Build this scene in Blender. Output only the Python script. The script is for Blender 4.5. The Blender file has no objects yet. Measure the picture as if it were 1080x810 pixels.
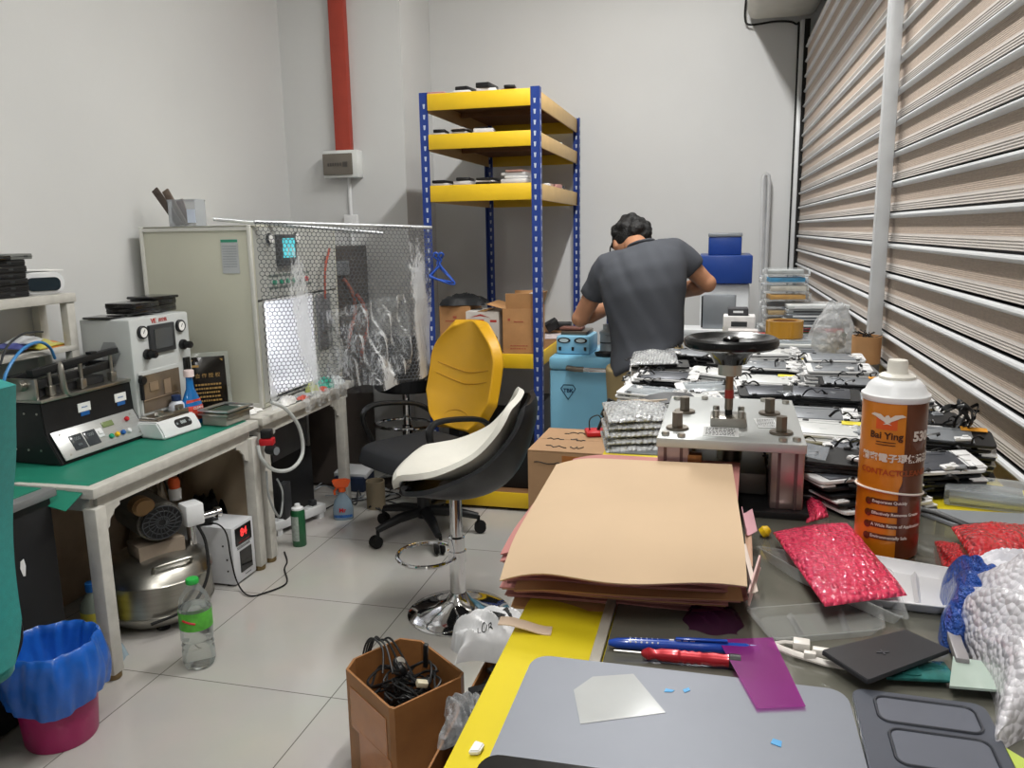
import bpy, bmesh, math, random
from mathutils import Vector, Matrix, Euler
PI = math.pi
def rad(a): return math.radians(a)
SC = bpy.context.scene
COL = SC.collection
random.seed(7)

# ------------------------------------------------------------------ camera
FPX, YAW, PITCH, ROLL = 850.0, rad(14.25), rad(10.74), rad(-.96)
CAM = Vector((0, 0, 1.45))
_f = Vector((-math.sin(YAW)*math.cos(PITCH), math.cos(YAW)*math.cos(PITCH), -math.sin(PITCH)))
_r = Vector((math.cos(YAW), math.sin(YAW), 0))
_u = _r.cross(_f)
_r2 = _r*math.cos(ROLL) + _u*math.sin(ROLL)
_u2 = -_r*math.sin(ROLL) + _u*math.cos(ROLL)
def P(x, y, X=None, Y=None, Z=None):
    """the place on the plane X=.., Y=.. or Z=.. that the photograph shows at pixel x, y of 1080 x 810"""
    d = _r2*((x-540)/FPX) + _u2*((405-y)/FPX) + _f
    if X is not None: t = (X-CAM.x)/d.x
    elif Y is not None: t = (Y-CAM.y)/d.y
    else: t = (Z-CAM.z)/d.z
    return CAM + d*t
cd = bpy.data.cameras.new('camera'); cam = bpy.data.objects.new('camera', cd); COL.objects.link(cam)
cam.matrix_world = Matrix(((_r2.x, _u2.x, -_f.x, CAM.x), (_r2.y, _u2.y, -_f.y, CAM.y), (_r2.z, _u2.z, -_f.z, CAM.z), (0, 0, 0, 1)))
cd.sensor_width = 36; cd.lens = 36*FPX/1080; cd.clip_start = .02; cd.clip_end = 60
SC.camera = cam

# ------------------------------------------------------------------ materials
def lin(h):
    if isinstance(h, str): h = [int(h[i:i+2], 16)/255 for i in (0, 2, 4)]
    return tuple(c/12.92 if c <= .04045 else ((c+.055)/1.055)**2.4 for c in h)
_mats = {}
def mat(name, col, rough=.5, metal=0, var=.06, scale=12, bump=0, bscale=90, trans=0, alpha=1, emit=0, coat=0, ior=1.45, sheen=0, stretch=None, spec=.5):
    if name in _mats: return _mats[name]
    m = bpy.data.materials.new(name); m.use_nodes = True
    nt = m.node_tree; N = nt.nodes; L = nt.links
    b = N['Principled BSDF']; c = lin(col)
    b.inputs['Roughness'].default_value = rough; b.inputs['Metallic'].default_value = metal
    b.inputs['IOR'].default_value = ior; b.inputs['Transmission Weight'].default_value = trans
    b.inputs['Alpha'].default_value = alpha; b.inputs['Coat Weight'].default_value = coat
    b.inputs['Sheen Weight'].default_value = sheen; b.inputs['Specular IOR Level'].default_value = spec
    tc = N.new('ShaderNodeTexCoord'); src = tc.outputs['Object']
    if stretch:
        mp = N.new('ShaderNodeMapping'); mp.inputs['Scale'].default_value = stretch
        L.new(src, mp.inputs['Vector']); src = mp.outputs['Vector']
    nz = N.new('ShaderNodeTexNoise'); nz.inputs['Scale'].default_value = scale; nz.inputs['Detail'].default_value = 4
    L.new(src, nz.inputs['Vector'])
    rp = N.new('ShaderNodeValToRGB')
    rp.color_ramp.elements[0].position = .3; rp.color_ramp.elements[1].position = .7
    rp.color_ramp.elements[0].color = (*[max(0, x*(1-var)) for x in c], 1)
    rp.color_ramp.elements[1].color = (*[min(1, x*(1+var)) for x in c], 1)
    L.new(nz.outputs['Fac'], rp.inputs['Fac']); L.new(rp.outputs['Color'], b.inputs['Base Color'])
    if emit:
        b.inputs['Emission Color'].default_value = (*c, 1); b.inputs['Emission Strength'].default_value = emit
    if bump:
        n2 = N.new('ShaderNodeTexNoise'); n2.inputs['Scale'].default_value = bscale; n2.inputs['Detail'].default_value = 3
        L.new(src, n2.inputs['Vector'])
        bp = N.new('ShaderNodeBump'); bp.inputs['Strength'].default_value = bump; bp.inputs['Distance'].default_value = .01
        L.new(n2.outputs['Fac'], bp.inputs['Height']); L.new(bp.outputs['Normal'], b.inputs['Normal'])
    _mats[name] = m
    return m
def bubble_wrap(name, col, rough=.15, alpha=.75, cell=90, strength=.9, trans=0, rand=.45):
    """plastic sheet with rows of air bubbles"""
    m = mat(name, col, rough, alpha=alpha, trans=trans, coat=.6)
    nt = m.node_tree; N = nt.nodes; L = nt.links; b = N['Principled BSDF']
    tc = N.new('ShaderNodeTexCoord'); v = N.new('ShaderNodeTexVoronoi'); v.inputs['Scale'].default_value = cell
    v.inputs['Randomness'].default_value = rand
    L.new(tc.outputs['Object'], v.inputs['Vector'])
    n = N.new('ShaderNodeTexNoise'); n.inputs['Scale'].default_value = cell*.35; L.new(tc.outputs['Object'], n.inputs['Vector'])
    ma = N.new('ShaderNodeMath'); ma.operation = 'SUBTRACT'; L.new(n.outputs['Fac'], ma.inputs[0]); L.new(v.outputs['Distance'], ma.inputs[1])
    bp = N.new('ShaderNodeBump'); bp.inputs['Strength'].default_value = strength; bp.inputs['Distance'].default_value = .012
    L.new(ma.outputs[0], bp.inputs['Height']); L.new(bp.outputs['Normal'], b.inputs['Normal'])
    return m
def film(name, col, alpha=.15, rough=.08, bump=0, bscale=30, tint=(1, 1, 1)):
    """thin clear plastic: mostly see-through with a glossy sheen"""
    if name in _mats: return _mats[name]
    m = bpy.data.materials.new(name); m.use_nodes = True; nt = m.node_tree; N = nt.nodes; L = nt.links
    b = N['Principled BSDF']; b.inputs['Base Color'].default_value = (*lin(col), 1); b.inputs['Roughness'].default_value = rough
    t = N.new('ShaderNodeBsdfTransparent'); t.inputs['Color'].default_value = (*tint, 1)
    mx = N.new('ShaderNodeMixShader'); lw = N.new('ShaderNodeLayerWeight'); lw.inputs['Blend'].default_value = .25
    ad = N.new('ShaderNodeMath'); ad.operation = 'MULTIPLY_ADD'; ad.use_clamp = True
    L.new(lw.outputs['Fresnel'], ad.inputs[0]); ad.inputs[1].default_value = .5; ad.inputs[2].default_value = alpha
    L.new(ad.outputs[0], mx.inputs['Fac']); L.new(t.outputs[0], mx.inputs[1]); L.new(b.outputs[0], mx.inputs[2])
    if bump:
        tc = N.new('ShaderNodeTexCoord'); n = N.new('ShaderNodeTexNoise'); n.inputs['Scale'].default_value = bscale; n.inputs['Detail'].default_value = 5
        L.new(tc.outputs['Object'], n.inputs['Vector']); bp = N.new('ShaderNodeBump'); bp.inputs['Strength'].default_value = bump; bp.inputs['Distance'].default_value = .02
        L.new(n.outputs['Fac'], bp.inputs['Height']); L.new(bp.outputs['Normal'], b.inputs['Normal']); L.new(bp.outputs['Normal'], lw.inputs['Normal'])
    L.new(mx.outputs[0], N['Material Output'].inputs['Surface'])
    _mats[name] = m
    return m

M_ = dict(
 black=mat('black plastic', '17181a', .42), blackgloss=mat('glossy black plastic', '0e0f11', .12, coat=.5),
 blackmetal=mat('black painted metal', '141517', .38, bump=.05), darkgrey=mat('dark grey plastic', '35373a', .5),
 grey=mat('grey metal plate', '8d9297', .38, .35), white=mat('white plastic', 'e4e6e8', .35), offwhite=mat('off white paint', 'd9dcdb', .45, bump=.03),
 steel=mat('steel', 'b8b5ae', .3, 1), darksteel=mat('dark steel', '857d73', .35, 1), chrome=mat('chrome', 'd8d8da', .06, 1, var=.01),
 alu=mat('aluminium', 'cfd2d4', .3, .9), card=mat('cardboard', 'b88a5c', .8, var=.1, bump=.08), cardd=mat('cardboard inside', '96693f', .85, var=.1),
 kraft=mat('kraft paper', 'c5ab8c', .8, var=.04, scale=6), pinkpaper=mat('pink paper', 'c48a80', .85), paper=mat('white paper', 'eeeeec', .8),
 blue=mat('blue plastic', '1d5fa8', .4), red=mat('red plastic', 'c3222b', .35), orange=mat('orange plastic', 'e8612c', .4), green=mat('green plastic', '149a78', .4),
 yellow=mat('yellow plastic', 'edc21f', .4), rubber=mat('black rubber', '101010', .75), screen=mat('dark lcd', '2d3a3c', .12),
)
G = type('G', (), M_)

# ------------------------------------------------------------------ mesh builder
class MB:
    def __init__(s): s.bm = bmesh.new(); s.mi = 0
    def _in(s, t, M=None):
        if M is not None: bmesh.ops.transform(t, matrix=M, verts=t.verts)
        for f in t.faces: f.material_index = s.mi
        me = bpy.data.meshes.new('t'); t.to_mesh(me); t.free(); s.bm.from_mesh(me); bpy.data.meshes.remove(me)
        return s
    def mat(s, i): s.mi = i; return s
    def box(s, c, d, rot=(0, 0, 0), bev=0, seg=2, M=None):
        t = bmesh.new(); bmesh.ops.create_cube(t, size=1)
        bmesh.ops.scale(t, vec=Vector(d), verts=t.verts)
        if bev: bmesh.ops.bevel(t, geom=list(t.edges), offset=min(bev, .49*min(d)), segments=seg, affect='EDGES', profile=.5)
        X = Matrix.Translation(Vector(c)) @ Euler(rot).to_matrix().to_4x4()
        return s._in(t, X if M is None else M @ X)
    def cyl(s, a, b, r, r2=None, seg=16, cap=True, bev=0):
        a, b = Vector(a), Vector(b); d = b-a; t = bmesh.new()
        bmesh.ops.create_cone(t, cap_ends=cap, segments=seg, radius1=r, radius2=r if r2 is None else r2, depth=d.length)
        if bev: bmesh.ops.bevel(t, geom=[e for e in t.edges if all(abs(abs(v.co.z)-d.length/2) < 1e-6 for v in e.verts)], offset=bev, segments=2, affect='EDGES')
        return s._in(t, Matrix.Translation((a+b)/2) @ d.to_track_quat('Z', 'Y').to_matrix().to_4x4())
    def lathe(s, prof, loc=(0, 0, 0), rot=(0, 0, 0), seg=24, sx=1, sy=1):
        t = bmesh.new(); rings = []
        for r, z in prof:
            if r < 1e-6: rings.append([t.verts.new((0, 0, z))])
            else: rings.append([t.verts.new((r*sx*math.cos(2*PI*k/seg), r*sy*math.sin(2*PI*k/seg), z)) for k in range(seg)])
        for A, B in zip(rings, rings[1:]):
            for k in range(seg):
                k2 = (k+1) % seg
                q = [A[k % len(A)], A[k2 % len(A)], B[k2 % len(B)], B[k % len(B)]]
                u = []
                for v in q:
                    if v not in u: u.append(v)
                if len(u) > 2:
                    try: t.faces.new(u)
                    except ValueError: pass
        bmesh.ops.recalc_face_normals(t, faces=t.faces)
        return s._in(t, Matrix.Translation(Vector(loc)) @ Euler(rot).to_matrix().to_4x4())
    def tube(s, pts, r, seg=8, closed=False, cap=True, flat=None):
        pts = [Vector(p) for p in pts]; n = len(pts); t = bmesh.new(); rings = []
        nrm = None
        for i, p in enumerate(pts):
            a = pts[(i-1) % n] if (closed or i) else p
            b = pts[(i+1) % n] if (closed or i < n-1) else p
            d = (b-a).normalized()
            if nrm is None:
                nrm = d.orthogonal().normalized()
                if flat is not None:
                    q = d.cross(Vector(flat))
                    if q.length > 1e-4: nrm = q.normalized()
            else:
                q = nrm - d*nrm.dot(d); nrm = q.normalized() if q.length > 1e-6 else d.orthogonal().normalized()
            bn = d.cross(nrm)
            rr = r[i] if isinstance(r, list) else r
            if isinstance(rr, (int, float)): rr = (rr, rr)
            rings.append([t.verts.new(p + nrm*(rr[0]*math.cos(2*PI*k/seg)) + bn*(rr[1]*math.sin(2*PI*k/seg))) for k in range(seg)])
        m = n if closed else n-1
        for i in range(m):
            A, B = rings[i], rings[(i+1) % n]
            for k in range(seg): t.faces.new((A[k], A[(k+1) % seg], B[(k+1) % seg], B[k]))
        if cap and not closed:
            t.faces.new(list(reversed(rings[0]))); t.faces.new(rings[-1])
        bmesh.ops.recalc_face_normals(t, faces=t.faces)
        return s._in(t)
    def prism(s, poly, z0, z1, M=None, bev=0):
        t = bmesh.new()
        a = [t.verts.new((x, y, z0)) for x, y in poly]; b = [t.verts.new((x, y, z1)) for x, y in poly]
        t.faces.new(list(reversed(a))); t.faces.new(b)
        for i in range(len(poly)): j = (i+1) % len(poly); t.faces.new((a[i], a[j], b[j], b[i]))
        bmesh.ops.recalc_face_normals(t, faces=t.faces)
        if bev: bmesh.ops.bevel(t, geom=list(t.edges), offset=bev, segments=2, affect='EDGES')
        return s._in(t, M)
    def sheet(s, fn, nu, nv, th=0.0, M=None):
        t = bmesh.new(); g = [[t.verts.new(fn(i/nu, j/nv)) for j in range(nv+1)] for i in range(nu+1)]
        for i in range(nu):
            for j in range(nv): t.faces.new((g[i][j], g[i+1][j], g[i+1][j+1], g[i][j+1]))
        if th:
            t.normal_update(); fs = list(t.faces); bd = [e for e in t.edges if len(e.link_faces) == 1]
            nv = {v: t.verts.new(v.co-v.normal*th) for v in list(t.verts)}
            for f in fs: t.faces.new([nv[v] for v in reversed(f.verts)])
            for e in bd:
                l = e.link_loops[0]; a, b = l.vert, l.link_loop_next.vert
                try: t.faces.new((b, a, nv[a], nv[b]))
                except ValueError: pass
        return s._in(t, M)
    def ball(s, c, r, sub=2, sc=(1, 1, 1)):
        t = bmesh.new(); bmesh.ops.create_icosphere(t, subdivisions=sub, radius=r); bmesh.ops.scale(t, vec=Vector(sc), verts=t.verts)
        return s._in(t, Matrix.Translation(Vector(c)))
    def mesh(s, me, M=None):
        t = bmesh.new(); t.from_mesh(me); return s._in(t, M)
    def build(s, name, mats, parent=None, loc=None, smooth=38, label=None):
        me = bpy.data.meshes.new(name); s.bm.to_mesh(me); s.bm.free()
        if not isinstance(mats, (list, tuple)): mats = [mats]
        for m in mats: me.materials.append(m)
        if smooth and len(me.polygons):
            me.polygons.foreach_set('use_smooth', [True]*len(me.polygons)); me.set_sharp_from_angle(angle=rad(smooth))
        o = bpy.data.objects.new(name, me); COL.objects.link(o)
        if parent is not None: o.parent = parent
        if loc is not None: o.location = loc
        if label: o['label'] = label
        return o
def thing(name, label, cat, loc=(0, 0, 0), rz=0, group=None, rot=None):
    o = bpy.data.objects.new(name, None); COL.objects.link(o); o.empty_display_size = .05
    o.location = loc; o.rotation_euler = rot if rot else (0, 0, rz); o['label'] = label; o['category'] = cat
    if group: o['group'] = group
    return o
def tag(o, label, cat, group=None, kind=None, loc=None, rz=None, rot=None):
    o['label'] = label; o['category'] = cat
    if group: o['group'] = group
    if kind: o['kind'] = kind
    if loc is not None: o.location = loc
    if rz is not None: o.rotation_euler = (0, 0, rz)
    if rot is not None: o.rotation_euler = rot
    return o
def structure(o): o['kind'] = 'structure'; return o
_kids = {}
def kids(o): return [c for c in bpy.data.objects if c.parent == o]
def copy_tree(o, loc, rz=None, label=None, rot=None):
    c = o.copy(); COL.objects.link(c); c.location = loc
    if rz is not None: c.rotation_euler = (0, 0, rz)
    if rot is not None: c.rotation_euler = rot
    if label: c['label'] = label
    if o.name not in _kids: _kids[o.name] = kids(o)
    for k in _kids[o.name]:
        d = k.copy(); COL.objects.link(d); d.parent = c
        if k.name not in _kids: _kids[k.name] = kids(k)
        for g in _kids[k.name]:
            e = g.copy(); COL.objects.link(e); e.parent = d
    return c
_txt = {}
def text_mesh(body, size, ext=.0004, bold=0, align='CENTER', spacing=1):
    key = (body, size, ext, bold, align, spacing)
    if key in _txt: return _txt[key]
    cu = bpy.data.curves.new('t', 'FONT'); cu.body = body; cu.size = size; cu.extrude = ext; cu.align_x = align; cu.align_y = 'CENTER'
    cu.offset = bold; cu.space_character = spacing; cu.resolution_u = 3
    o = bpy.data.objects.new('t', cu); COL.objects.link(o)
    dg = bpy.context.evaluated_depsgraph_get(); me = bpy.data.meshes.new_from_object(o.evaluated_get(dg))
    bpy.data.objects.remove(o); bpy.data.curves.remove(cu); _txt[key] = me
    return me
FRONT = Euler((PI/2, 0, 0)).to_matrix().to_4x4()          # turns text that lies flat up to face -Y
def T(x, y, z): return Matrix.Translation((x, y, z))
def RZ(a): return Matrix.Rotation(a, 4, 'Z')
def RX(a): return Matrix.Rotation(a, 4, 'X')
def RY(a): return Matrix.Rotation(a, 4, 'Y')
def rrect(w, h, r, n=5, cx=0, cy=0):
    o = []
    for sx, sy, a0 in ((1, 1, 0), (-1, 1, 90), (-1, -1, 180), (1, -1, 270)):
        for k in range(n+1):
            a = rad(a0+90*k/n); o.append((cx+sx*(w/2-r)+r*math.cos(a), cy+sy*(h/2-r)+r*math.sin(a)))
    return o
def spline(pts, n=8, closed=False):
    pts = [Vector(p) for p in pts]; N = len(pts); out = []
    for i in range(N if closed else N-1):
        p0 = pts[(i-1) % N] if (closed or i) else pts[0]; p1 = pts[i]; p2 = pts[(i+1) % N]; p3 = pts[(i+2) % N] if (closed or i+2 < N) else pts[-1]
        for k in range(n):
            t = k/n
            out.append(.5*((2*p1)+(p2-p0)*t+(2*p0-5*p1+4*p2-p3)*t*t+(3*p1-p0-3*p2+p3)*t**3))
    if not closed: out.append(pts[-1])
    return out
def rnd(a): return random.uniform(-a, a)
def hatch(z, w, h, rows, ch=.5):
    """rows of small unreadable print as strokes; returns boxes (x, y, w, h) in a w x h panel centred on 0"""
    out = []
    for r in range(rows):
        y = h/2-(r+.5)*h/rows; x = -w/2
        while x < w/2:
            ww = random.uniform(.04, .12)*w
            if x+ww > w/2: break
            out.append((x+ww/2, y, ww, h/rows*ch)); x += ww+.03*w
    return out
BZ, DZ, YB, XS, XL = 1.077, .67, 5.2, .465, -2.61      # bench top, desk top, back wall, shutter, left wall
# ------------------------------------------------------------------ the room
def floor_mat():
    m = bpy.data.materials.new('polished tile'); m.use_nodes = True; nt = m.node_tree; N = nt.nodes; L = nt.links; b = N['Principled BSDF']
    tc = N.new('ShaderNodeTexCoord'); mp = N.new('ShaderNodeMapping'); mp.inputs['Location'].default_value = (1.15+.63*4, -2.12+.63*6, 0)
    L.new(tc.outputs['Object'], mp.inputs['Vector'])
    br = N.new('ShaderNodeTexBrick'); br.offset = 0; br.squash = 1
    br.inputs['Scale'].default_value = 1; br.inputs['Brick Width'].default_value = .63; br.inputs['Row Height'].default_value = .63
    br.inputs['Mortar Size'].default_value = .0022; br.inputs['Mortar Smooth'].default_value = .3; br.inputs['Bias'].default_value = 0
    br.inputs['Color1'].default_value = (*lin('bdb9b0'), 1); br.inputs['Color2'].default_value = (*lin('b9b5ac'), 1); br.inputs['Mortar'].default_value = (*lin('6f6a60'), 1)
    L.new(mp.outputs['Vector'], br.inputs['Vector'])
    n = N.new('ShaderNodeTexNoise'); n.inputs['Scale'].default_value = 3.5; n.inputs['Detail'].default_value = 8; L.new(tc.outputs['Object'], n.inputs['Vector'])
    mx = N.new('ShaderNodeMix'); mx.data_type = 'RGBA'; mx.blend_type = 'MULTIPLY'; mx.inputs['Factor'].default_value = .22
    L.new(br.outputs['Color'], mx.inputs['A']); L.new(n.outputs['Color'], mx.inputs['B'])
    h = N.new('ShaderNodeHueSaturation'); h.inputs['Saturation'].default_value = .6; h.inputs['Value'].default_value = 1.08; L.new(mx.outputs['Result'], h.inputs['Color']); L.new(h.outputs['Color'], b.inputs['Base Color'])
    n2 = N.new('ShaderNodeTexNoise'); n2.inputs['Scale'].default_value = 9; n2.inputs['Detail'].default_value = 6; L.new(tc.outputs['Object'], n2.inputs['Vector'])
    mr = N.new('ShaderNodeMapRange'); mr.inputs['From Min'].default_value = .3; mr.inputs['From Max'].default_value = .7; mr.inputs['To Min'].default_value = .08; mr.inputs['To Max'].default_value = .2
    L.new(n2.outputs['Fac'], mr.inputs['Value']); L.new(mr.outputs['Result'], b.inputs['Roughness'])
    return m
wallm = mat('painted plaster', 'd2d3d3', .75, var=.025, scale=1.6, bump=.03, bscale=40)
ceilm = mat('ceiling paint', 'd9d9d6', .85)
X0, X1, Y0, Y1, HC = XL, 1.5, -2.2, YB, 3.45
def wall(name, c, d, m=wallm): return structure(MB().box(c, d).build(name, m, smooth=0))
wall('floor', ((X0+X1)/2, (Y0+Y1)/2, -.05), (X1-X0+.4, Y1-Y0+.4, .1), floor_mat())
wall('ceiling', ((X0+X1)/2, (Y0+Y1)/2, HC+.05), (X1-X0+.4, Y1-Y0+.4, .1), ceilm)
wall('wall_left', (X0-.1, (Y0+Y1)/2, HC/2), (.2, Y1-Y0+.4, HC))
wall('wall_back', ((X0+X1)/2, Y1+.1, HC/2), (X1-X0+.4, .2, HC))
wall('wall_front', ((X0+X1)/2, Y0-.1, HC/2), (X1-X0+.4, .2, HC))
wall('wall_right', (XS+.35, (Y0+Y1)/2, HC/2), (.2, Y1-Y0+.4, HC))
COLX, COLY = -1.827, 4.69
wall('wall_column', ((X0+COLX)/2, (COLY+Y1)/2, HC/2), (COLX-X0, Y1-COLY, HC))

# lamps: a row of ceiling battens along the room
lampbody = mat('lamp body', 'e8e8e6', .5)
tubem = mat('lit tube', 'ffffff', .3, emit=6)
for i, (ly, pw) in enumerate(((3.25, 60), (1.45, 25), (-.5, 29))):
    t = thing('ceiling_lamp', ['white batten lamp on the ceiling above the blue posts', 'white batten lamp on the ceiling above the office chair', 'white batten lamp on the ceiling behind the workbench end'][i], 'lamp', (-.25, ly, HC))
    MB().box((0, 0, -.03), (.12, 1.25, .06), bev=.01).build('housing', lampbody, t)
    MB().cyl((0, -.59, -.085), (0, .59, -.085), .014).build('tube', tubem, t)
    MB().box((0, -.6, -.075), (.03, .02, .05)).box((0, .6, -.075), (.03, .02, .05)).build('holder', lampbody, t)
    ld = bpy.data.lights.new('tube_light', 'AREA'); ld.shape = 'RECTANGLE'; ld.size = .1; ld.size_y = 1.2; ld.energy = pw; ld.color = (1, .985, .955)
    lo = bpy.data.objects.new('tube_light', ld); COL.objects.link(lo); lo.location = (-.25, ly, HC-.11)
w = bpy.data.worlds.new('world'); SC.world = w; w.use_nodes = True
w.node_tree.nodes['Background'].inputs['Color'].default_value = (.8, .85, .9, 1); w.node_tree.nodes['Background'].inputs['Strength'].default_value = .1

# roller shutter down the side of the room
slat_tan = mat('dusty slat', 'b5a496', .6, .1, var=.10, scale=60, stretch=(1, 1, 4))
def ribbed(m, sc):
    nt = m.node_tree; N = nt.nodes; L = nt.links; b = N['Principled BSDF']
    tc = N.new('ShaderNodeTexCoord'); wv = N.new('ShaderNodeTexWave'); wv.bands_direction = 'Z'; wv.inputs['Scale'].default_value = sc; wv.inputs['Distortion'].default_value = 0
    L.new(tc.outputs['Object'], wv.inputs['Vector']); bp = N.new('ShaderNodeBump'); bp.inputs['Strength'].default_value = .35; bp.inputs['Distance'].default_value = .001
    L.new(wv.outputs['Fac'], bp.inputs['Height']); L.new(bp.outputs['Normal'], b.inputs['Normal']); return m
ribbed(slat_tan, 85)
slat_metal = mat('galvanised slat', 'dadcde', .35, .2, var=.08, stretch=(1, .3, 4))
frame_m = mat('grey aluminium frame', 'cdcfd1', .4, .2)
sh = thing('roller_shutter', 'tall roller shutter of ribbed galvanised and dusty tan slats along the side wall', 'shutter', (XS, 0, 0))
m = MB(); pitch = .0815; z = 0
prof = []
k = 0
while z < 2.52:
    # from below: rounded nose, dark joint, fine flutes, broad dusty face; the material belongs to the strip that ends there
    prof += [(0, z, 0), (-.006, z+.0015, 1), (-.0105, z+.0045, 1), (-.0115, z+.008, 1), (-.0095, z+.012, 1), (-.004, z+.0145, 1), (.010, z+.015, 2), (.010, z+.0185, 2), (.001, z+.019, 2)]
    for q in range(4): prof += [(-.0022, z+.0205+q*.0052, 3), (-.0009, z+.0235+q*.0052, 3)]
    prof += [(0, z+.0425, 3)]
    z += pitch
t = bmesh.new()
va = [t.verts.new((x, -2.0, zz)) for x, zz, _ in prof]; vb = [t.verts.new((x, 5.12, zz)) for x, zz, _ in prof]
mids = []
for i in range(len(prof)-1):
    f = t.faces.new((va[i], va[i+1], vb[i+1], vb[i])); mids.append(prof[i+1][2])
idx = mids
for f, q in zip(t.faces, idx): f.material_index = q
me = bpy.data.meshes.new('slat_curtain'); t.to_mesh(me); t.free()
for mm in (slat_tan, slat_metal, G.blackmetal, mat('dusty fluted slat', 'c6bfb9', .5, .1, var=.1, stretch=(1, .3, 4))): me.materials.append(mm)
me.polygons.foreach_set('use_smooth', [True]*len(me.polygons)); me.set_sharp_from_angle(angle=rad(30))
o = bpy.data.objects.new('slat_curtain', me); COL.objects.link(o); o.parent = sh
MB().box((-.03, 2.435, 1.3), (.035, .036, 2.6), bev=.003).build('post', frame_m, sh)
MB().box((-.022, 5.15, 1.3), (.04, .05, 2.6), bev=.003).build('guide_rail', frame_m, sh)
MB().box((-.006, 5.118, 1.3), (.03, .012, 2.6)).build('rail_seal', G.rubber, sh)
hs = MB().box((0, 0, 0), (.38, 7.2, .5), bev=.05, seg=4)
ho = hs.build('shutter_housing', mat('cream enamel', 'cfccc2', .5)); tag(ho, 'cream rounded shutter housing high above the roller shutter', 'shutter housing', loc=(.32, 1.57, 2.87))
# black cable round the housing and down the corner
cb = MB().tube(spline([(.12, 5.17, 2.75), (.118, 5.17, 2.64), (.15, 5.16, 2.6), (.30, 5.17, 2.61), (.40, 5.18, 2.59), (.418, 5.18, 2.5), (.42, 5.18, 1.6), (.42, 5.18, 1.0)], 6), .006)
tag(cb.build('wall_cable', G.rubber), 'thin black cable running down the corner beside the shutter', 'cable')

# red trunking, breaker box and conduit on the column
redp = mat('red painted metal', 'a63f30', .5)
p0, p1 = P(361, 0, Y=COLY), P(365.5, 160, Y=COLY)
o = MB().box((0, 0, 0), (.098, .05, 1.6), bev=.004).box((.052, 0, .1), (.012, .02, .02)).box((.052, 0, .45), (.012, .02, .02)).build('cable_trunking', redp)
tag(o, 'red vertical metal trunking coming down to the breaker box', 'trunking', loc=(p1.x, COLY-.026, p1.z+.8))
pb = P(363, 174, Y=COLY)
t = thing('breaker_box', 'white breaker box with smoked window under the red trunking', 'breaker box', (pb.x, COLY, pb.z))
MB().box((.012, -.04, 0), (.225, .08, .16), bev=.006).build('casing', G.offwhite, t)
MB().box((-.002, -.085, -.002), (.19, .014, .125), bev=.004).build('window', mat('smoked window', '6f6961', .2), t)
b_ = MB()
for k in range(6): b_.box((-.06+k*.016, -.093, -.004), (.008, .004, .02))
b_.box((.05, -.093, -.004), (.03, .004, .03)); b_.build('breaker_switch', mat('switch grey', '4a4643', .4), t)
pc = P(370, 205, Y=COLY)
t = thing('white_conduit', 'thin white conduit below the breaker box ending in a socket', 'conduit', (pc.x, COLY-.012, 0))
MB().cyl((0, 0, 1.3), (0, 0, pb.z-.08), .011).build('pipe', G.white, t)
MB().box((0, 0, 1.52), (.09, .024, .09), bev=.006).box((0, -.013, 1.52), (.02, .006, .02)).build('socket_plate', G.white, t)
# aluminium rail leaning in the far corner
pt, pf = P(806, 184, Y=5.15), P(806, 300, Y=5.15)
t = tag(MB().tube([(pf.x, 5.12, .03), (pt.x, 5.15, pt.z-.03), (pt.x+.003, 5.15, pt.z-.01), (pt.x+.012, 5.15, pt.z), (pt.x+.025, 5.15, pt.z-.006), (pt.x+.03, 5.15, pt.z-.04), (pt.x+.032, 5.13, .03)], (.019, .012), 8).build('metal_rail', frame_m),
 'pale metal rail bent over at the top leaning in the far corner', 'rail')
# ------------------------------------------------------------------ desks along the side wall
deskp = mat('worn white paint', 'c6c4bd', .5, var=.09, scale=22, bump=.05)
brass = mat('tarnished brass', '8a7654', .4, .8)
def desk(y0, y1, label, end=.03):
    t = thing('desk', label, 'desk', (0, 0, 0), 0)
    xa, xb = -2.58, -1.89
    MB().box(((xa+xb)/2, (y0+y1)/2, DZ-.0175), (xb-xa, y1-y0, .035), bev=.004).build('tabletop', deskp, t)
    a = MB()
    a.box((xb-.035, (y0+y1)/2, DZ-.06), (.02, y1-y0-.08, .05)).box((xa+.035, (y0+y1)/2, DZ-.06), (.02, y1-y0-.08, .05))
    a.box(((xa+xb)/2, y0+.035, DZ-.06), (xb-xa-.08, .02, .05)).box(((xa+xb)/2, y1-.035, DZ-.06), (xb-xa-.08, .02, .05))
    a.build('apron', deskp, t)
    for x in (xb-.03, xa+.03):
        for y, s in ((y0+.03, 1), (y1-end, -1)):
            lg = MB().box((x, y, .31), (.05, .05, .58), bev=.006).build('leg', deskp, t)
            MB().cyl((x, y, 0), (x, y, .025), .026, bev=.004).build('foot_glide', brass, lg)
            if x > -2.2:
                MB().prism([(0, 0), (.085, 0), (.085, .012), (.06, .02), (.05, .035), (.035, .045), (.03, .07), (0, .085)], -.004, .004,
                    T(x, y+s*.024, DZ-.085) @ RZ(PI/2 if s > 0 else -PI/2) @ RX(-PI/2) ).build('gusset', deskp, lg)
    return t
desk(2.04, 3.005, 'white metal desk holding the green mat and the black control box')
desk(3.035, 3.96, 'white metal desk holding the big cream machine, under the wire netting', .12)
matm = mat('green cutting mat', '1f7f68', .55, var=.05)
m = MB(); t = bmesh.new()
poly = [(-2.56, 1.99), (-2.16, 1.97), (-1.935, 2.03), (-1.93, 2.98), (-2.56, 2.98)]
def gm(u, v):
    x = -2.56+.63*u; y = 2.035+.94*v; z = DZ+.0025
    if v < .01: y -= .05*u
    if v < .01 and u > .4: z -= .05*max(0, (u-.4))/.6; y -= .02
    return Vector((x, y, z))
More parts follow.
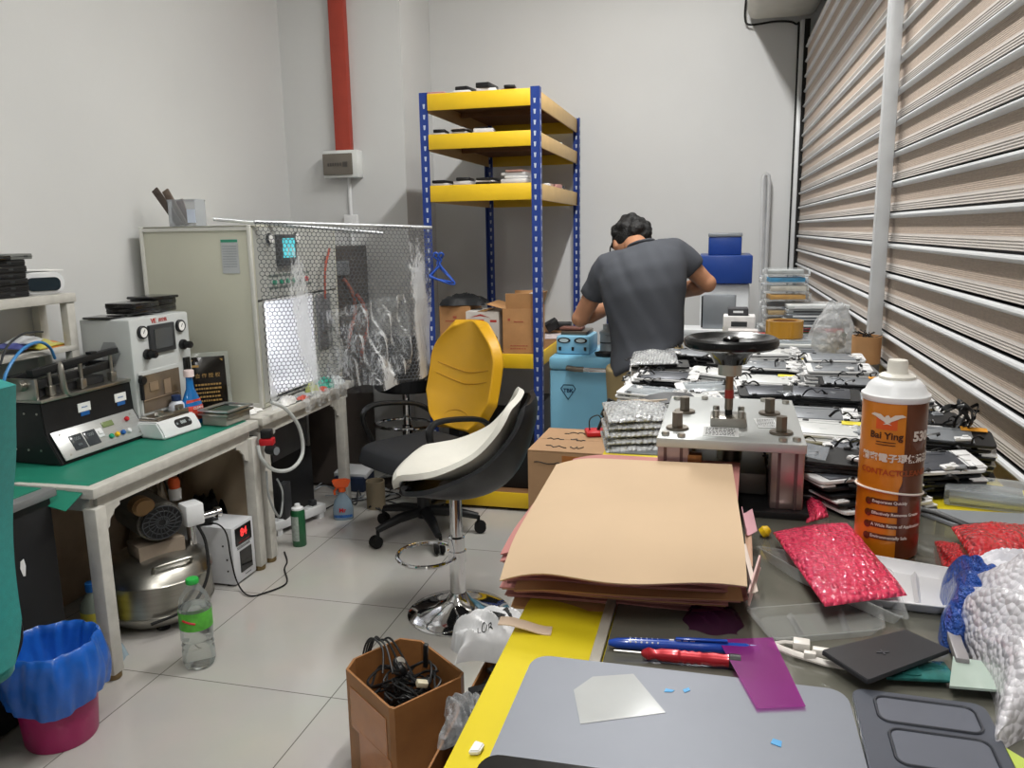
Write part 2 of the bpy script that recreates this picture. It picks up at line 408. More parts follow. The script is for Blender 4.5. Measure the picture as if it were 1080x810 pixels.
tag(MB().sheet(gm, 12, 24, .002).build('cutting_mat', matm), 'green cutting mat covering the desk, one corner drooping over its end', 'mat')

# black cabinet standing at the end of the desks
t = thing('side_cabinet', 'black side cabinet with grey edged top and scuffed side', 'cabinet', (-2.29, 1.785, 0))
MB().box((0, 0, .335), (.58, .40, .65), bev=.006).build('body', mat('scuffed black board', '1b1b1d', .5, var=.3, scale=6), t)
MB().box((0, 0, .673), (.62, .415, .026), bev=.004).build('top', mat('grey edging', '77797a', .4), t)
MB().box((-.01, 0, .687), (.56, .38, .003)).build('mat', matm, t, label='dark green mat')
MB().prism([(0, 0), (.012, .004), (.016, -.02), (.01, -.05), (.003, -.048), (-.004, -.02)], 0, .001, T(.291, .06, .5) @ RZ(PI/2) @ RX(PI/2)).build('paper_scrap', G.paper, t)
c0 = P(46, 480, X=-2.1)
t = thing('hand_drill', 'small green and black cordless tool lying on the black cabinet', 'tool', (-2.14, 1.87, .689), .2)
MB().tube([(-.06, 0, .03), (.03, 0, .03)], (.028, .03), 12).build('body', G.green, t)
MB().cyl((.03, 0, .03), (.065, 0, .034), .02, .012).build('chuck', G.black, t)
MB().box((-.05, .02, .015), (.04, .06, .03), bev=.006).build('grip', G.black, t)
t = thing('small_box', 'black carton with white top and printed mark on the black cabinet', 'carton', (-2.17, 1.735, .689), rad(-12))
MB().box((0, 0, .05), (.09, .08, .1), bev=.002).build('carton', G.black, t)
MB().box((0, 0, .102), (.092, .082, .004)).build('lid', G.paper, t)
MB().mesh(text_mesh('CE', .022), T(.046, .015, .03) @ RZ(PI/2) @ FRONT).build('printing', G.paper, t)

# teal office chair, cut by the edge of the photograph
teal = mat('teal fabric', '0f8a86', .8, var=.08, scale=60, bump=.1, bscale=300, sheen=.2)
t = thing('teal_office_chair', 'teal fabric office chair with black arms beside the blue lined bin', 'chair', (-1.672, 1.26, 0), rad(84))
def tb(u, v):
    a = (u-.5)*1.5; w = .235*(1-.25*max(0, v-.75)*4*.5)*(1 if v > .12 else .85+.15*v/.12)
    return Vector((math.sin(a)/math.sin(.75)*w, .05-.09*math.cos(a)+.05*math.sin(v*PI)-.12*v, .43+.70*v))
MB().sheet(tb, 16, 14, .05).build('backrest', teal, t)
MB().box((0, .22, .42), (.46, .44, .09), bev=.04, seg=4).build('seat', teal, t)
MB().tube(spline([(-.2, .0, .44), (.0, -.02, .40), (.2, .01, .44), (.225, .02, .5)], 6), .006).build('piping', G.white, t)
for s in (-1, 1):
    MB().tube(spline([(s*.24, .06, .40), (s*.285, .08, .46), (s*.285, .12, .62), (s*.275, .2, .67), (s*.27, .36, .665), (s*.25, .4, .6), (s*.235, .36, .4)], 6), (.014, .02)).build('armrest', G.black, t)
MB().cyl((0, .2, .1), (0, .2, .38), .028).build('column', G.blackmetal, t)
for k in range(5):
    a = 2*PI*k/5+.35; p = Vector((math.cos(a)*.28, .2+math.sin(a)*.28, .09))
    lg = MB().tube([(0, .2, .12), p], (.018, .024)).build('leg', G.black, t)
    MB().cyl(p+Vector((-.02, .0, -.06)), p+Vector((.02, 0, -.06)), .03).box(p+Vector((0, 0, -.02)), (.02, .02, .04)).build('caster', G.rubber, lg)

# bin with liner
t = thing('waste_bin', 'magenta waste bin lined with a blue bag', 'bin', (-1.845, 1.765, 0))
MB().lathe([(0, .004), (.094, 0), (.098, .008), (.118, .27), (.121, .27), (.121, .275), (.114, .275), (.093, .014), (0, .012)], seg=40).build('bin', mat('magenta plastic', 'a81f62', .35), t)
bagm = mat('blue bin liner', '1f63c4', .3, var=.12, bump=.25, bscale=25, coat=.3)
random.seed(3); ph = [random.uniform(0, 6) for _ in range(6)]
def bag(u, v):
    a = 2*PI*u; wob = .0035*math.sin(7*a+ph[0])+.003*math.sin(13*a+ph[1]+5*v)+.0018*math.sin(23*a+ph[2]-7*v)
    if v < .45: q = v/.45; r = .132+.012*math.sin(q*PI)+wob*1.2; z = .135+q*.155+.012*math.sin(3*a+1)*(1-q)
    elif v < .55: q = (v-.45)/.1; r = .132-.022*q+wob; z = .29+.018*math.sin(q*PI)+.004*math.sin(2*a)
    else: q = (v-.55)/.45; r = (.110-.025*q-.07*q*q)+wob*(1-q); z = .29-.2*q
    return Vector((r*math.cos(a), r*math.sin(a), z))
MB().sheet(bag, 140, 40).build('bin_liner', bagm, t)

# ------------------------------------------------------------------ small shelf over the desk
t = thing('small_shelf', 'small white metal shelf raised over the desk end', 'shelf', (0, 0, 0))
MB().box((-2.51, 2.17, 1.225), (.18, .95, .035), bev=.004).build('board', deskp, t)
MB().box((-2.51, 2.17, 1.03), (.17, .93, .02), bev=.003).build('lower_board', deskp, t)
for x in (-2.445, -2.58):
    for y in (1.73, 2.62): MB().box((x, y, .96 if y < 2 else .94), (.035, .04, .5 if y < 2 else .54), bev=.004).build('post', deskp, t)
slab_b = [mat('black slab', '19191b', .45), mat('black gloss slab', '121214', .2, coat=.4), mat('grey slab', '7d807e', .45, .3)]
def slab(loc, d, rz, label, name='hard_drive_case', cat='case', mi=0, grp=None):
    t = thing(name, label, cat, loc, rz, grp)
    MB().box((0, 0, d[2]/2), d, bev=.003).build('shell', slab_b[mi], t)
    MB().box((0, 0, d[2]*.5), (d[0]+.0015, d[1]+.0015, .0015)).build('seam', slab_b[1 if mi != 1 else 0], t)
    MB().box((d[0]/2, d[1]*.2, d[2]*.5), (.002, .02, d[2]*.3)).build('latch', G.darkgrey, t)
    return t
ORD = ['topmost', 'second', 'third', 'fourth', 'fifth', 'sixth', 'seventh', 'eighth', 'ninth', 'tenth', 'eleventh', 'twelfth']
def nth(i): return 'topmost' if i == 0 else ORD[i]+' from the top'
z = 1.2435
for k in range(6):
    slab((-2.525+rnd(.005), 2.33+rnd(.006), z), (.16, .24, .0222), rad(rnd(3)), f'flat black case on the white shelf, {nth(5-k)} of its stack', grp='black cases on the white shelf'); z += .0225
slab((-2.51, 2.43, z), (.12, .12, .02), rad(8), 'grey metal drive lying on top of the black cases', mi=2)
slab((-2.50, 2.31, z), (.13, .14, .016), rad(-4), 'black drive with red edge on top of the black cases', mi=1)
t = thing('curing_lamp', 'white rounded nail curing lamp on the white shelf beside black cases', 'lamp', (-2.50, 2.55, 1.2435), rad(60))
MB().prism(rrect(.15, .085, .035, 6, 0, .0425), -.065, .065, RX(PI/2), bev=.006).build('housing', G.white, t)
MB().prism(rrect(.115, .05, .02, 5, 0, .04), 0, .006, T(0, -.0655, 0) @ RX(PI/2)).build('opening', mat('dark opening', '1c2a33', .2), t)
MB().box((.0, .0, .092), (.15, .1, .004), rot=(0, .04, .2)).build('flap', G.paper, t)
# loose plastic pouches under the shelf
for k, (px_, py_, c, nm) in enumerate(((60, 358, 'd8862f', 'orange'), (52, 350, 'c9c14a', 'yellow'), (30, 366, '5a62a8', 'violet'), (40, 372, 'd7dade', 'white'))):
    p = P(px_, py_, X=-2.45)
    def pk(u, v, s=k): return Vector(((u-.5)*.10, (v-.5)*.16, .02*math.sin(u*PI)*math.sin(v*PI)+.004*math.sin(9*u+s)*math.sin(7*v)))
    tag(MB().sheet(pk, 12, 12, .004).build('pouch', mat(nm+' pouch', c, .3, coat=.3)), f'{nm} plastic pouch among the things under the small white shelf', 'pouch', loc=(-2.50, p.y, 1.042+.012*k), rot=(0, .1, .2*k))

# ------------------------------------------------------------------ black screen separating machine
panelm = mat('brushed panel', 'c6c8c8', .35, .6, stretch=(1, 30, 1))
t = thing('screen_separator', 'black box machine with silver control panel and clamp frame on the desk corner', 'machine', (-2.175, 2.445, DZ+.005), rad(88))
W = .43
# local: x along the front, -y towards the viewer of the panel
MB().prism([(.0, 0), (-.225, 0), (-.225, .218), (-.062, .218), (-.055, .105), (-.004, .014)], -W/2, W/2, RZ(PI/2) @ RX(PI/2) if False else Matrix(((0, 0, 1, 0), (-1, 0, 0, 0), (0, 1, 0, 0), (0, 0, 0, 1))), bev=.003).build('body', G.blackmetal, t)
# sloped panel: from (y=.055,z=.09) to (y=.004,z=.012)
pm = MB(); A = Vector((0, .053, .109)); B = Vector((0, -.004, .012)); sl = math.atan2(A.z-B.z, A.y-B.y)
PM = T(0, (A.y+B.y)/2, (A.z+B.z)/2) @ RX(sl)
pn = MB().box((0.0, 0, .002), (.40, .112, .005), bev=.002, M=PM).build('control_panel', panelm, t)
MB().box((-.115, -.004, .006), (.055, .058, .006), bev=.002, M=PM).box((-.052, -.004, .006), (.055, .058, .006), bev=.002, M=PM).build('temperature_display', mat('display cover', '3f4348', .15), pn)
MB().mesh(text_mesh('000', .018, .0005), PM @ T(-.115, .008, .0095)).mesh(text_mesh('000', .018, .0005), PM @ T(-.052, .008, .0095)).mesh(text_mesh('000', .012, .0005), PM @ T(-.115, -.016, .0095)).build('digit', mat('display digits', '7d858a', .3), pn)
MB().box((.045, .028, .006), (.055, .022, .005), bev=.002, M=PM).build('lcd_window', mat('olive lcd', '7b8a5c', .2), pn)
MB().box((-.008, .004, .006), (.03, .036, .005), bev=.002, M=PM).box((-.008, .004, .010), (.018, .012, .005), M=PM).build('rocker_switch', G.white, pn)
for i, (bx_, by_, c) in enumerate(((.03, -.022, 'green'), (.06, -.022, 'yellow'), (.09, -.022, 'blue'), (.12, -.022, 'white'), (.14, .024, 'red'))):
    mm = MB(); p0 = PM @ Vector((bx_, by_, .003)); p1 = PM @ Vector((bx_, by_, .015)); mm.cyl(p0, p1, .0095, bev=.002)
    mm.build('push_button', M_[c], pn, label=c+' push button')
for i in range(8):
    pass
for sx in (-.17, .17):
    for sy in (-.04, .04): MB().cyl(PM @ Vector((sx, sy, .003)), PM @ Vector((sx, sy, .006)), .004).build('screw', G.steel, pn)
for sx in (-.03, .15):
    lb = MB().box((sx, .0577, .168), (.058, .003, .032)).build('label_sticker', G.paper, t)
    MB().mesh(text_mesh('ENGLISH', .007, .0004), T(sx, .0558, .168) @ FRONT).box((sx, .0562, .144), (.04, .002, .014)).build('printing', G.blue, lb)
for i in range(5): MB().cyl((-.2155, .08+.055*(i % 3), .05+.13*(i//3)), (-.2175, .08+.055*(i % 3), .05+.13*(i//3)), .004).build('screw', G.steel, t)
# top: steel bed and the hinged clamp frame
MB().box((0, .145, .224), (.43, .18, .012), bev=.002).build('bed_plate', G.steel, t)
MB().box((-.02, .16, .245), (.30, .11, .03), bev=.003).build('heating_block', mat('graphite', '3a3b3d', .4, .5), t)
fr = MB()
fr.box((-.02, .10, .285), (.38, .022, .028), rot=(0, -.05, 0), bev=.002).box((-.02, .20, .30), (.36, .022, .028), rot=(0, -.05, 0), bev=.002)
fr.box((-.195, .15, .28), (.02, .12, .024), bev=.002).box((.16, .15, .296), (.02, .12, .024), bev=.002)
fr.build('clamp_frame', G.black, t)
MB().box((-.02, .085, .335), (.40, .03, .022), rot=(0, -.06, 0), bev=.002).box((.06, .085, .353), (.03, .026, .012), bev=.002).build('clamp_bar', G.black, t)
for sx in (-.14, .0, .15):
    MB().cyl((sx, .085, .22), (sx, .085, .335), .007).box((sx, .085, .25), (.028, .022, .035), bev=.003).build('guide_pin', G.steel, t)
MB().tube(spline([(-.10, .08, .34), (-.108, .065, .32), (-.106, .06, .25), (-.09, .06, .225), (-.05, .062, .222)], 6), (.012, .008)).build('lever', G.steel, t)
MB().box((-.211, .14, .265), (.012, .14, .075), bev=.002).build('side_plate', G.steel, t)
MB().cyl((-.217, .12, .28), (-.24, .12, .28), .02, bev=.003).build('adjusting_knob', G.steel, t)
for sx in (-.12, -.04, .05, .12): MB().cyl((sx, .07, .218), (sx, .07, .224), .006).build('screw', G.darksteel, t)
pts = [P(2, 425, X=-2.30), P(6, 395, X=-2.31), P(22, 370, X=-2.34), P(40, 361, X=-2.38), P(52, 366, X=-2.40), P(58, 378, X=-2.42)]
tag(MB().tube(spline(pts, 8), .0055).build('air_hose', mat('blue hose', '3f86c4', .3)), 'blue air hose looping over the end of the black control box', 'hose')
pts = [P(0, 385, X=-2.36), P(8, 365, X=-2.37), P(25, 352, X=-2.4), P(45, 350, X=-2.45)]
tag(MB().tube(spline(pts, 8), .004).build('air_hose', G.darkgrey), 'grey air hose arching beside the blue hose', 'hose')

# ------------------------------------------------------------------ grey white bubble removing chamber
t = thing('bubble_remover', 'pale grey machine with two gauges, small screen and windowed chamber', 'machine', (-2.20, 2.835, DZ+.005), rad(89))
W, D, H = .355, .235, .46
bodym = mat('pale enamel', 'c4c8c8', .4, var=.03)
MB().box((0, D/2, H/2), (W, D, H), bev=.008).build('casing', bodym, t)
MB().prism(rrect(.25, .18, .01, 4, 0, 0), 0, .012, T(-.04, .004, .16) @ FRONT, bev=.003).build('window_frame', bodym, t)
wn = MB().box((-.04, -.010, .16), (.225, .004, .15)).build('chamber_window', mat('dark window', '6b5f52', .12, var=.3, scale=8), t)
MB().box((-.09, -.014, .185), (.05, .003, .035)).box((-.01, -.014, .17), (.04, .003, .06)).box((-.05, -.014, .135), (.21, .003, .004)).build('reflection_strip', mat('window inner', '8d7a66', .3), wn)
for sx in (-.115, .115):
    g = MB().lathe([(0, 0), (.026, 0), (.026, .012), (.022, .016), (.02, .012), (0, .012)], (sx, 0, .405), (PI/2, 0, 0)).build('gauge', G.black, t)
    MB().lathe([(0, 0), (.0195, 0), (.0195, .001)], (sx, -.0125, .405), (PI/2, 0, 0)).build('dial', G.paper, g)
    MB().box((sx, -.0145, .408), (.002, .001, .018), rot=(0, .6, 0)).build('needle', G.black, g)
sc = MB().box((-.005, -.006, .37), (.15, .014, .115), bev=.003).build('touch_screen', G.darkgrey, t)
MB().box((-.005, -.0145, .37), (.105, .003, .08)).build('display', mat('grey lcd', '4b4f52', .12), sc)
for sx, sz in ((-.1, .315), (.12, .325)):
    MB().cyl((sx, 0, sz), (sx, -.018, sz), .022, bev=.003).cyl((sx, -.018, sz), (sx, -.05, sz), .015, bev=.004).build('pressure_knob', G.black, t)
MB().box((.135, -.006, .24), (.036, .012, .055), bev=.002).box((.135, -.012, .24), (.02, .008, .03)).build('power_switch', G.black, t)
MB().mesh(text_mesh('VE', .026, .001, .0006), T(-.04, -.001, .442) @ FRONT).mesh(text_mesh('真空机', .017, .001), T(.015, -.001, .442) @ FRONT).build('lettering', mat('red print', 'b83a35', .5), t)
hexp = [(.05*math.cos(PI/3*k), .05*math.sin(PI/3*k)) for k in range(6)]
MB().prism(hexp, 0, .003, T(-W/2-.001, .10, .33) @ RZ(-PI/2) @ FRONT).build('hexagon_vent', mat('vent grey', '9da0a2', .5), t)
MB().cyl((-.16, -.012, .22), (-.16, -.03, .22), .018, bev=.003).box((-.16, -.014, .19), (.012, .014, .1), bev=.003).build('door_latch', G.black, t)
for k, (dx, dy, rz, w_) in enumerate(((-.05, .14, 3, .2), (-.04, .13, -4, .17), (.04, .15, 2, .14))): pass
lz = .46+.675
def trayslab(i, dx, dy, dz, d, rz, lab): return slab((-2.32+dx, 2.82+dy, lz+dz), d, rad(rz), lab, 'black_tray', 'tray', 1)
trayslab(0, -.03, -.115, .002, (.12, .11, .008), 4, 'thin black tray lying flat at the corner of the pale grey machine')
trayslab(0, .0, .015, .0105, (.14, .15, .022), -3, 'black tray at the bottom of the pair on the pale machine')
trayslab(0, .0, .01, .033, (.14, .15, .022), 2, 'black tray resting on another tray on the pale machine')
trayslab(0, -.02, .165, .002, (.13, .13, .03), 6, 'lowest black tray in the farther stack on the pale machine')
trayslab(0, -.02, .165, .0325, (.13, .13, .024), 0, 'middle black tray in the farther stack on the pale machine')
trayslab(0, -.02, .165, .057, (.14, .15, .012), -5, 'wide black tray topping the farther stack on the pale machine')

# ------------------------------------------------------------------ white heating plate with digital display
pp = P(180, 462, X=-2.02)
t = thing('heating_plate', 'white tabletop heater with black digital display near the desk edge', 'heater', (-2.045, 2.715, DZ+.005), rad(84))
MB().prism([(0, 0), (-.15, 0), (-.15, .06), (-.035, .066), (-.006, .022)], -.105, .105, Matrix(((0, 0, 1, 0), (-1, 0, 0, 0), (0, 1, 0, 0), (0, 0, 0, 1))), bev=.006).build('housing', G.white, t)
aa = math.atan2(.042, .029)
PM = T(.02, .0215, .041) @ RX(aa)
ds = MB().prism(rrect(.088, .038, .016, 5), 0, .004, PM, bev=.001).build('display', G.black, t)
MB().mesh(text_mesh('888', .02, .0003), PM @ T(0, .001, .0045)).build('digit', mat('display white', 'c9d3d6', .4), ds)
for sx in (-.034, .034): MB().cyl(PM @ Vector((sx, 0, .004)), PM @ Vector((sx, 0, .006)), .005).build('key', G.grey, ds)
MB().box((-.0, .093, .067), (.17, .1, .008), bev=.002).build('hot_plate', G.darksteel, t)
MB().box((-.03, .095, .075), (.1, .08, .008), bev=.002).build('silver_carrier', G.steel, t)
MB().box((.02, .065, .075), (.16, .012, .018), bev=.002).box((-.05, .07, .09), (.03, .02, .02), bev=.002).box((.06, .07, .092), (.03, .02, .022), bev=.002).build('clamp_rail', G.steel, t)

# bottles
t = thing('squeeze_bottle', 'white plastic bottle with blue cap behind the white heater', 'bottle', (-2.155, 2.83, DZ+.005))
MB().lathe([(0, 0), (.032, 0), (.034, .006), (.034, .075), (.03, .095), (.017, .108), (.015, .112)], seg=24).build('body', mat('frosted plastic', 'd5dbe4', .35), t)
MB().lathe([(.019, .108), (.019, .13), (.016, .132), (0, .132)], seg=20).build('cap', mat('navy plastic', '23365e', .4), t)
t = thing('window_cleaner_bottle', 'blue cleaning spray bottle with pale cap and red label beside the white heater', 'bottle', (-2.125, 2.885, DZ+.005), rad(80))
MB().lathe([(0, 0), (.05, 0), (.053, .006), (.054, .05), (.05, .085), (.034, .12), (.02, .15), (.017, .185), (.017, .2)], seg=28, sy=.6).build('body', mat('blue liquid', '1c6fb5', .1, var=.1, coat=.5), t)
MB().lathe([(.021, .2), (.021, .225), (.019, .228), (0, .228)], seg=20).build('cap', mat('pale pink cap', 'e6d3d2', .4), t)
MB().sheet(lambda u, v: Vector((.0555*math.sin((u-.5)*2.1)*(1-.45*max(0, v-.5)), -.0335*math.cos((u-.5)*2.1)*(1-.5*max(0, v-.5)), .02+.085*v)), 14, 8).build('label', mat('red orange label', 'c9483a', .4, var=.3, scale=25), t)
MB().mesh(text_mesh('CLEAN', .016, .0005), T(.0, -.036, .07) @ FRONT).build('lettering', G.paper, t)
# plaque
t = thing('award_plaque', 'black plaque with gold writing in a clear stand beside the cream machine', 'plaque', (-2.175, 3.085, DZ+.005), rad(40), rot=(rad(-10), 0, rad(38)))
MB().box((0, 0, .125), (.155, .012, .25), bev=.002).build('board', mat('plaque black', '15120f', .15), t)
pl = MB(); pl.mesh(text_mesh('合 作 授 权', .022, .0005), T(0, -.0065, .165) @ FRONT)
random.seed(11)
for x, y, w_, h_ in hatch(0, .11, .09, 5, .45): pl.box((x, -.0065, .09+y), (w_, .001, h_))
pl.box((-.05, -.0065, .21), (.03, .001, .01))
pl.build('gold_lettering', mat('gold', 'b3925a', .35, .7), t)
for sx, sz in ((-.068, .238), (.068, .238), (-.068, .012), (.068, .012)): MB().prism([(0, 0), (.012*(-1 if sx > 0 else 1), 0), (0, .012*(-1 if sz > .1 else 1))], 0, .001, T(sx, -.006, sz) @ FRONT).build('corner_ornament', mat('gold', 'b3925a', .35, .7), t)
MB().box((.0, .010, .135), (.19, .006, .27), bev=.002).build('clear_backing', film('clear acrylic', 'dfe8e6', .12), t)
# frames and trays on the desk
t = thing('frame_stack', 'metal mould frame on a clear box at the desk edge', 'mould', (-2.0, 2.94, DZ+.005), rad(86))
MB().box((0, 0, .02), (.16, .12, .04), bev=.003).build('clear_box', mat('clear box', 'b7b5ac', .15, trans=.4), t)
for k in range(2):
    z = .045+.016*k
    f = MB()
    for sx in (-1, 1): f.box((sx*.08, 0, z), (.014, .15, .008), bev=.001)
    for sy in (-1, 1): f.box((0, sy*.068, z), (.16, .014, .008), bev=.001)
    f.build('mould_frame', [G.steel, G.alu][k], t)
MB().box((0, .0, .05), (.14, .12, .004)).build('dark_insert', mat('dark green board', '28443a', .4), t)
def scrap(name, label, cat, poly, z, rz, loc, m, th=.002): return tag(MB().prism(poly, 0, th, bev=0).build(name, m), label, cat, loc=loc, rz=rz)
def crumple(name, label, cat, loc, w, d, h, m, seed, rz=0, n=14):
    random.seed(seed); f = [(random.uniform(5, 17), random.uniform(5, 17), random.uniform(0, 6)) for _ in range(5)]
    def fn(u, v):
        e = math.sin(PI*min(1, max(0, u)))**.35*math.sin(PI*min(1, max(0, v)))**.35
        z = h*(.55*e+sum(.16*abs(math.sin(a*u+b*v+c))*e for a, b, c in f))
        return Vector(((u-.5)*w*(1+.14*math.sin(9*v+seed)), (v-.5)*d*(1+.14*math.sin(8*u+seed)), z))
    return tag(MB().sheet(fn, n, n).build(name, m), label, cat, loc=loc, rz=rz)
zt = DZ+.004
crumple('tissue', 'crumpled white tissue near the middle of the desks', 'tissue', Vector((-2.04, 3.125, zt)), .14, .10, .025, G.paper, 5)
crumple('tissue', 'crumpled white wipe lying against the edge of the netting', 'tissue', Vector((-1.94, 3.33, zt)), .07, .13, .03, G.paper, 9, .1)
crumple('green_wrapper', 'bright green crumpled wrapper at the far desk end', 'wrapper', Vector((-1.94, 3.72, zt)), .08, .10, .05, mat('green foil', '20a58c', .3, coat=.3), 2)
crumple('white_wrapper', 'white crumpled wrapper beside the green one', 'wrapper', Vector((-1.935, 3.83, zt)), .08, .10, .04, mat('white film', 'dfe6e8', .2), 4)
crumple('red_wrapper', 'orange red wrapper in front of the green one', 'wrapper', Vector((-1.915, 3.645, zt)), .04, .05, .02, mat('orange red foil', 'd5553f', .4), 8)
crumple('red_wrapper', 'small orange wrapper by the white wipe', 'wrapper', Vector((-1.915, 3.44, zt)), .035, .07, .015, mat('orange red foil', 'd5553f', .4), 12)
crumple('yellow_wrapper', 'pale yellow green bag in the far corner of the desk', 'wrapper', Vector((-1.95, 3.60, zt)), .05, .06, .045, mat('pale lime bag', 'b9c36a', .4), 6)
tag(MB().box((0, 0, .002), (.46, .075, .004)).build('work_mat', mat('dark work mat', '39473f', .5, var=.2)), 'dark work mat at the far end of the desks', 'mat', loc=(-1.943, 3.56, DZ+.0005), rz=rad(90))
tag(MB().box((0, 0, .004), (.05, .14, .008), bev=.001).build('parts_tray', G.white), 'white slip of paper at the desk edge with a green board on it', 'slip', loc=P(246, 426, Z=zt), rz=.2)
tag(MB().box((0, 0, .002), (.05, .12, .004)).build('circuit_board', mat('dark green board', '28443a', .4)), 'dark green board lying on the white slip', 'circuit board', loc=P(262, 418, Z=zt+.01), rz=.3)
# ------------------------------------------------------------------ big cream machine, netting, stool behind it
creamm = mat('cream enamel panel', 'c9c9b9', .4, var=.03, scale=3)
greym = mat('pale grey front', 'b9bbb6', .4)
x0, x1, y0, y1, zb, zt = -2.55, -1.985, 3.21, 4.02, DZ+.005, 1.495
t = thing('coating_machine', 'big cream cabinet machine with lit opening and touch screen behind netting', 'machine', (x1, y0, zb))
W, D, H = y1-y0, x1-x0, zt-zb
# carcass with an open chamber in the front (+X) face
b_ = MB(); wc0, wc1, hc0, hc1 = .06, .52, .03, .48
b_.box((-D/2, .008, H/2), (D, .016, H), bev=.004)
b_.box((-D/2, W-.008, H/2), (D, .016, H), bev=.004).box((-D/2, W/2, H-.008), (D, W, .016), bev=.004).box((-D+.008, W/2, H/2), (.016, W, H)).box((-D/2, W/2, .008), (D, W, .016))
b_.build('casing', creamm, t)
b_ = MB()
b_.box((-.006, W/2, (hc1+H)/2), (.012, W-.03, H-hc1-.02)).box((-.006, (wc0)/2+.008, hc1/2+.01), (.012, wc0-.016, hc1-.02)).box((-.006, (wc1+W)/2, hc1/2+.01), (.012, W-wc1-.03, hc1-.02)).box((-.006, (wc0+wc1)/2, hc0/2+.008), (.012, wc1-wc0, hc0))
b_.build('front_panel', greym, t)
c_ = MB(); c_.box((-.3, (wc0+wc1)/2, (hc0+hc1)/2), (.012, wc1-wc0, hc1-hc0)).box((-.15, wc0, (hc0+hc1)/2), (.3, .01, hc1-hc0)).box((-.15, wc1, (hc0+hc1)/2), (.3, .01, hc1-hc0)).box((-.15, (wc0+wc1)/2, hc1), (.3, wc1-wc0, .01)).box((-.15, (wc0+wc1)/2, hc0), (.3, wc1-wc0, .01))
c_.build('lit_chamber', mat('white chamber', 'f4f5f7', .5), t)
MB().box((-.27, (wc0+wc1)/2, (hc0+hc1)/2+.05), (.03, wc1-wc0-.06, hc1-hc0-.16)).build('light_panel', mat('glowing chamber panel', 'fbfcff', .5, emit=1.7), t)
MB().box((-.2, .2, .14), (.12, .2, .07), bev=.01).build('violet_tray', mat('violet tray', '7a6fc4', .4), t)
MB().box((-.26, .22, .33), (.02, .05, .02), bev=.004).build('red_knob', G.red, t)
fr = MB()
for z in (.006, H-.022): fr.box((-D/2, -.004, z+.008), (D, .01, .016))
for x in (-.008, -D+.008): fr.box((x, -.004, H/2), (.018, .012, H), bev=.003)
fr.build('corner_trim', mat('pale trim', 'd2d2cc', .4), t)
lab = MB().box((-.11, -.003, H-.135), (.085, .002, .15)).build('spec_label', mat('label grey', 'c3c7ca', .5), t)
l2 = MB(); random.seed(4); l2.box((-.11, -.0045, H-.067), (.083, .001, .012)); l2.build('label_header', mat('label green', '3d9b7d', .5), lab)
l3 = MB()
for x, y, w_, h_ in hatch(0, .07, .10, 9, .25): l3.box((-.11+x, -.0045, H-.135+y), (w_, .001, h_))
l3.build('printing', mat('faded print', '9097a0', .6), lab)
s_ = MB().box((.012, .27, H-.115), (.03, .15, .145), bev=.004).build('touch_screen', G.darkgrey, t)
MB().box((.028, .27, H-.105), (.003, .11, .09)).build('display', mat('lit cyan display', '54c9d6', .2, emit=.55), s_)
for yy in (.14, .38):
    g = MB().cyl((0, yy, H-.06), (.014, yy, H-.06), .026, bev=.003).build('gauge', G.black, t); MB().cyl((.0145, yy, H-.06), (.016, yy, H-.06), .021).build('dial', G.paper, g)
for k in range(6): MB().cyl((0, .16+k*.06, H-.26), (.012, .16+k*.06, H-.26), .012, bev=.002).build('push_button', M_['green' if k < 4 else 'black'] if k != 5 else G.red, t)
random.seed(8); k_ = MB()
for k in range(2):
    for x, y, w_, h_ in hatch(0, .4, .03, 1, .4): k_.box((.001, .32+x, H-.23-.055*k+y), (.002, w_, h_))
k_.build('button_lettering', mat('panel print', '5d6a63', .6), t)
kc = MB().box((0, .62, .33), (.03, .14, .28), bev=.006).box((.02, .62, .33), (.02, .1, .1), bev=.004).build('valve_block', mat('valve grey', '8c8d90', .4, .5), t)
MB().tube(spline([(.03, .6, .45), (.05, .58, .6), (.04, .66, .7), (.0, .68, .62)], 6), .006).build('red_hose', mat('red hose', 'b5533f', .4), t)
MB().tube(spline([(.03, .66, .3), (.06, .7, .2), (.04, .72, .06)], 6), .008).build('clear_hose', mat('grey hose', '9a9a96', .3), t)

# clear tub with tools standing on the machine
q = Vector((-2.36, 3.30, zt+.001))
t = thing('clear_tub', 'clear plastic tub standing on the cream machine', 'tub', q, .1)
tub = film('clear tub plastic', 'c7ccd2', .25, .1)
m = MB()
for a, d in (((0, -.045, .06), (.13, .003, .12)), ((0, .045, .06), (.13, .003, .12)), ((-.065, 0, .06), (.003, .09, .12)), ((.065, 0, .06), (.003, .09, .12)), ((0, 0, .002), (.13, .09, .003))): m.box(a, d)
m.box((0, -.046, .115), (.135, .005, .008)).box((0, .046, .115), (.135, .005, .008))
m.build('tub', tub, t)
MB().box((.045, -.047, .045), (.04, .002, .06)).build('sticker', mat('pale blue sticker', 'c9d3e6', .5), t)
for k, (dx, an, ln, c) in enumerate(((-.03, -.62, .2, '4a3f38'), (-.012, -.5, .18, '6b5d52'), (.0, -.3, .12, '5c4038'))):
    o = MB().box((0, 0, ln/2), (.035, .01, ln), bev=.003).box((0, .0, ln-.02), (.02, .016, .02), bev=.002).build('hand_tool', mat('tool'+c, c, .5))
    tag(o, ['brown flat tool leaning out furthest from the clear tub', 'grey brown tool tucked behind the longest one in the clear tub', 'short dark tool low inside the clear tub'][k], 'tool', loc=q+Vector((dx, .01*k-.02, .006)), rot=(0, an, 0))

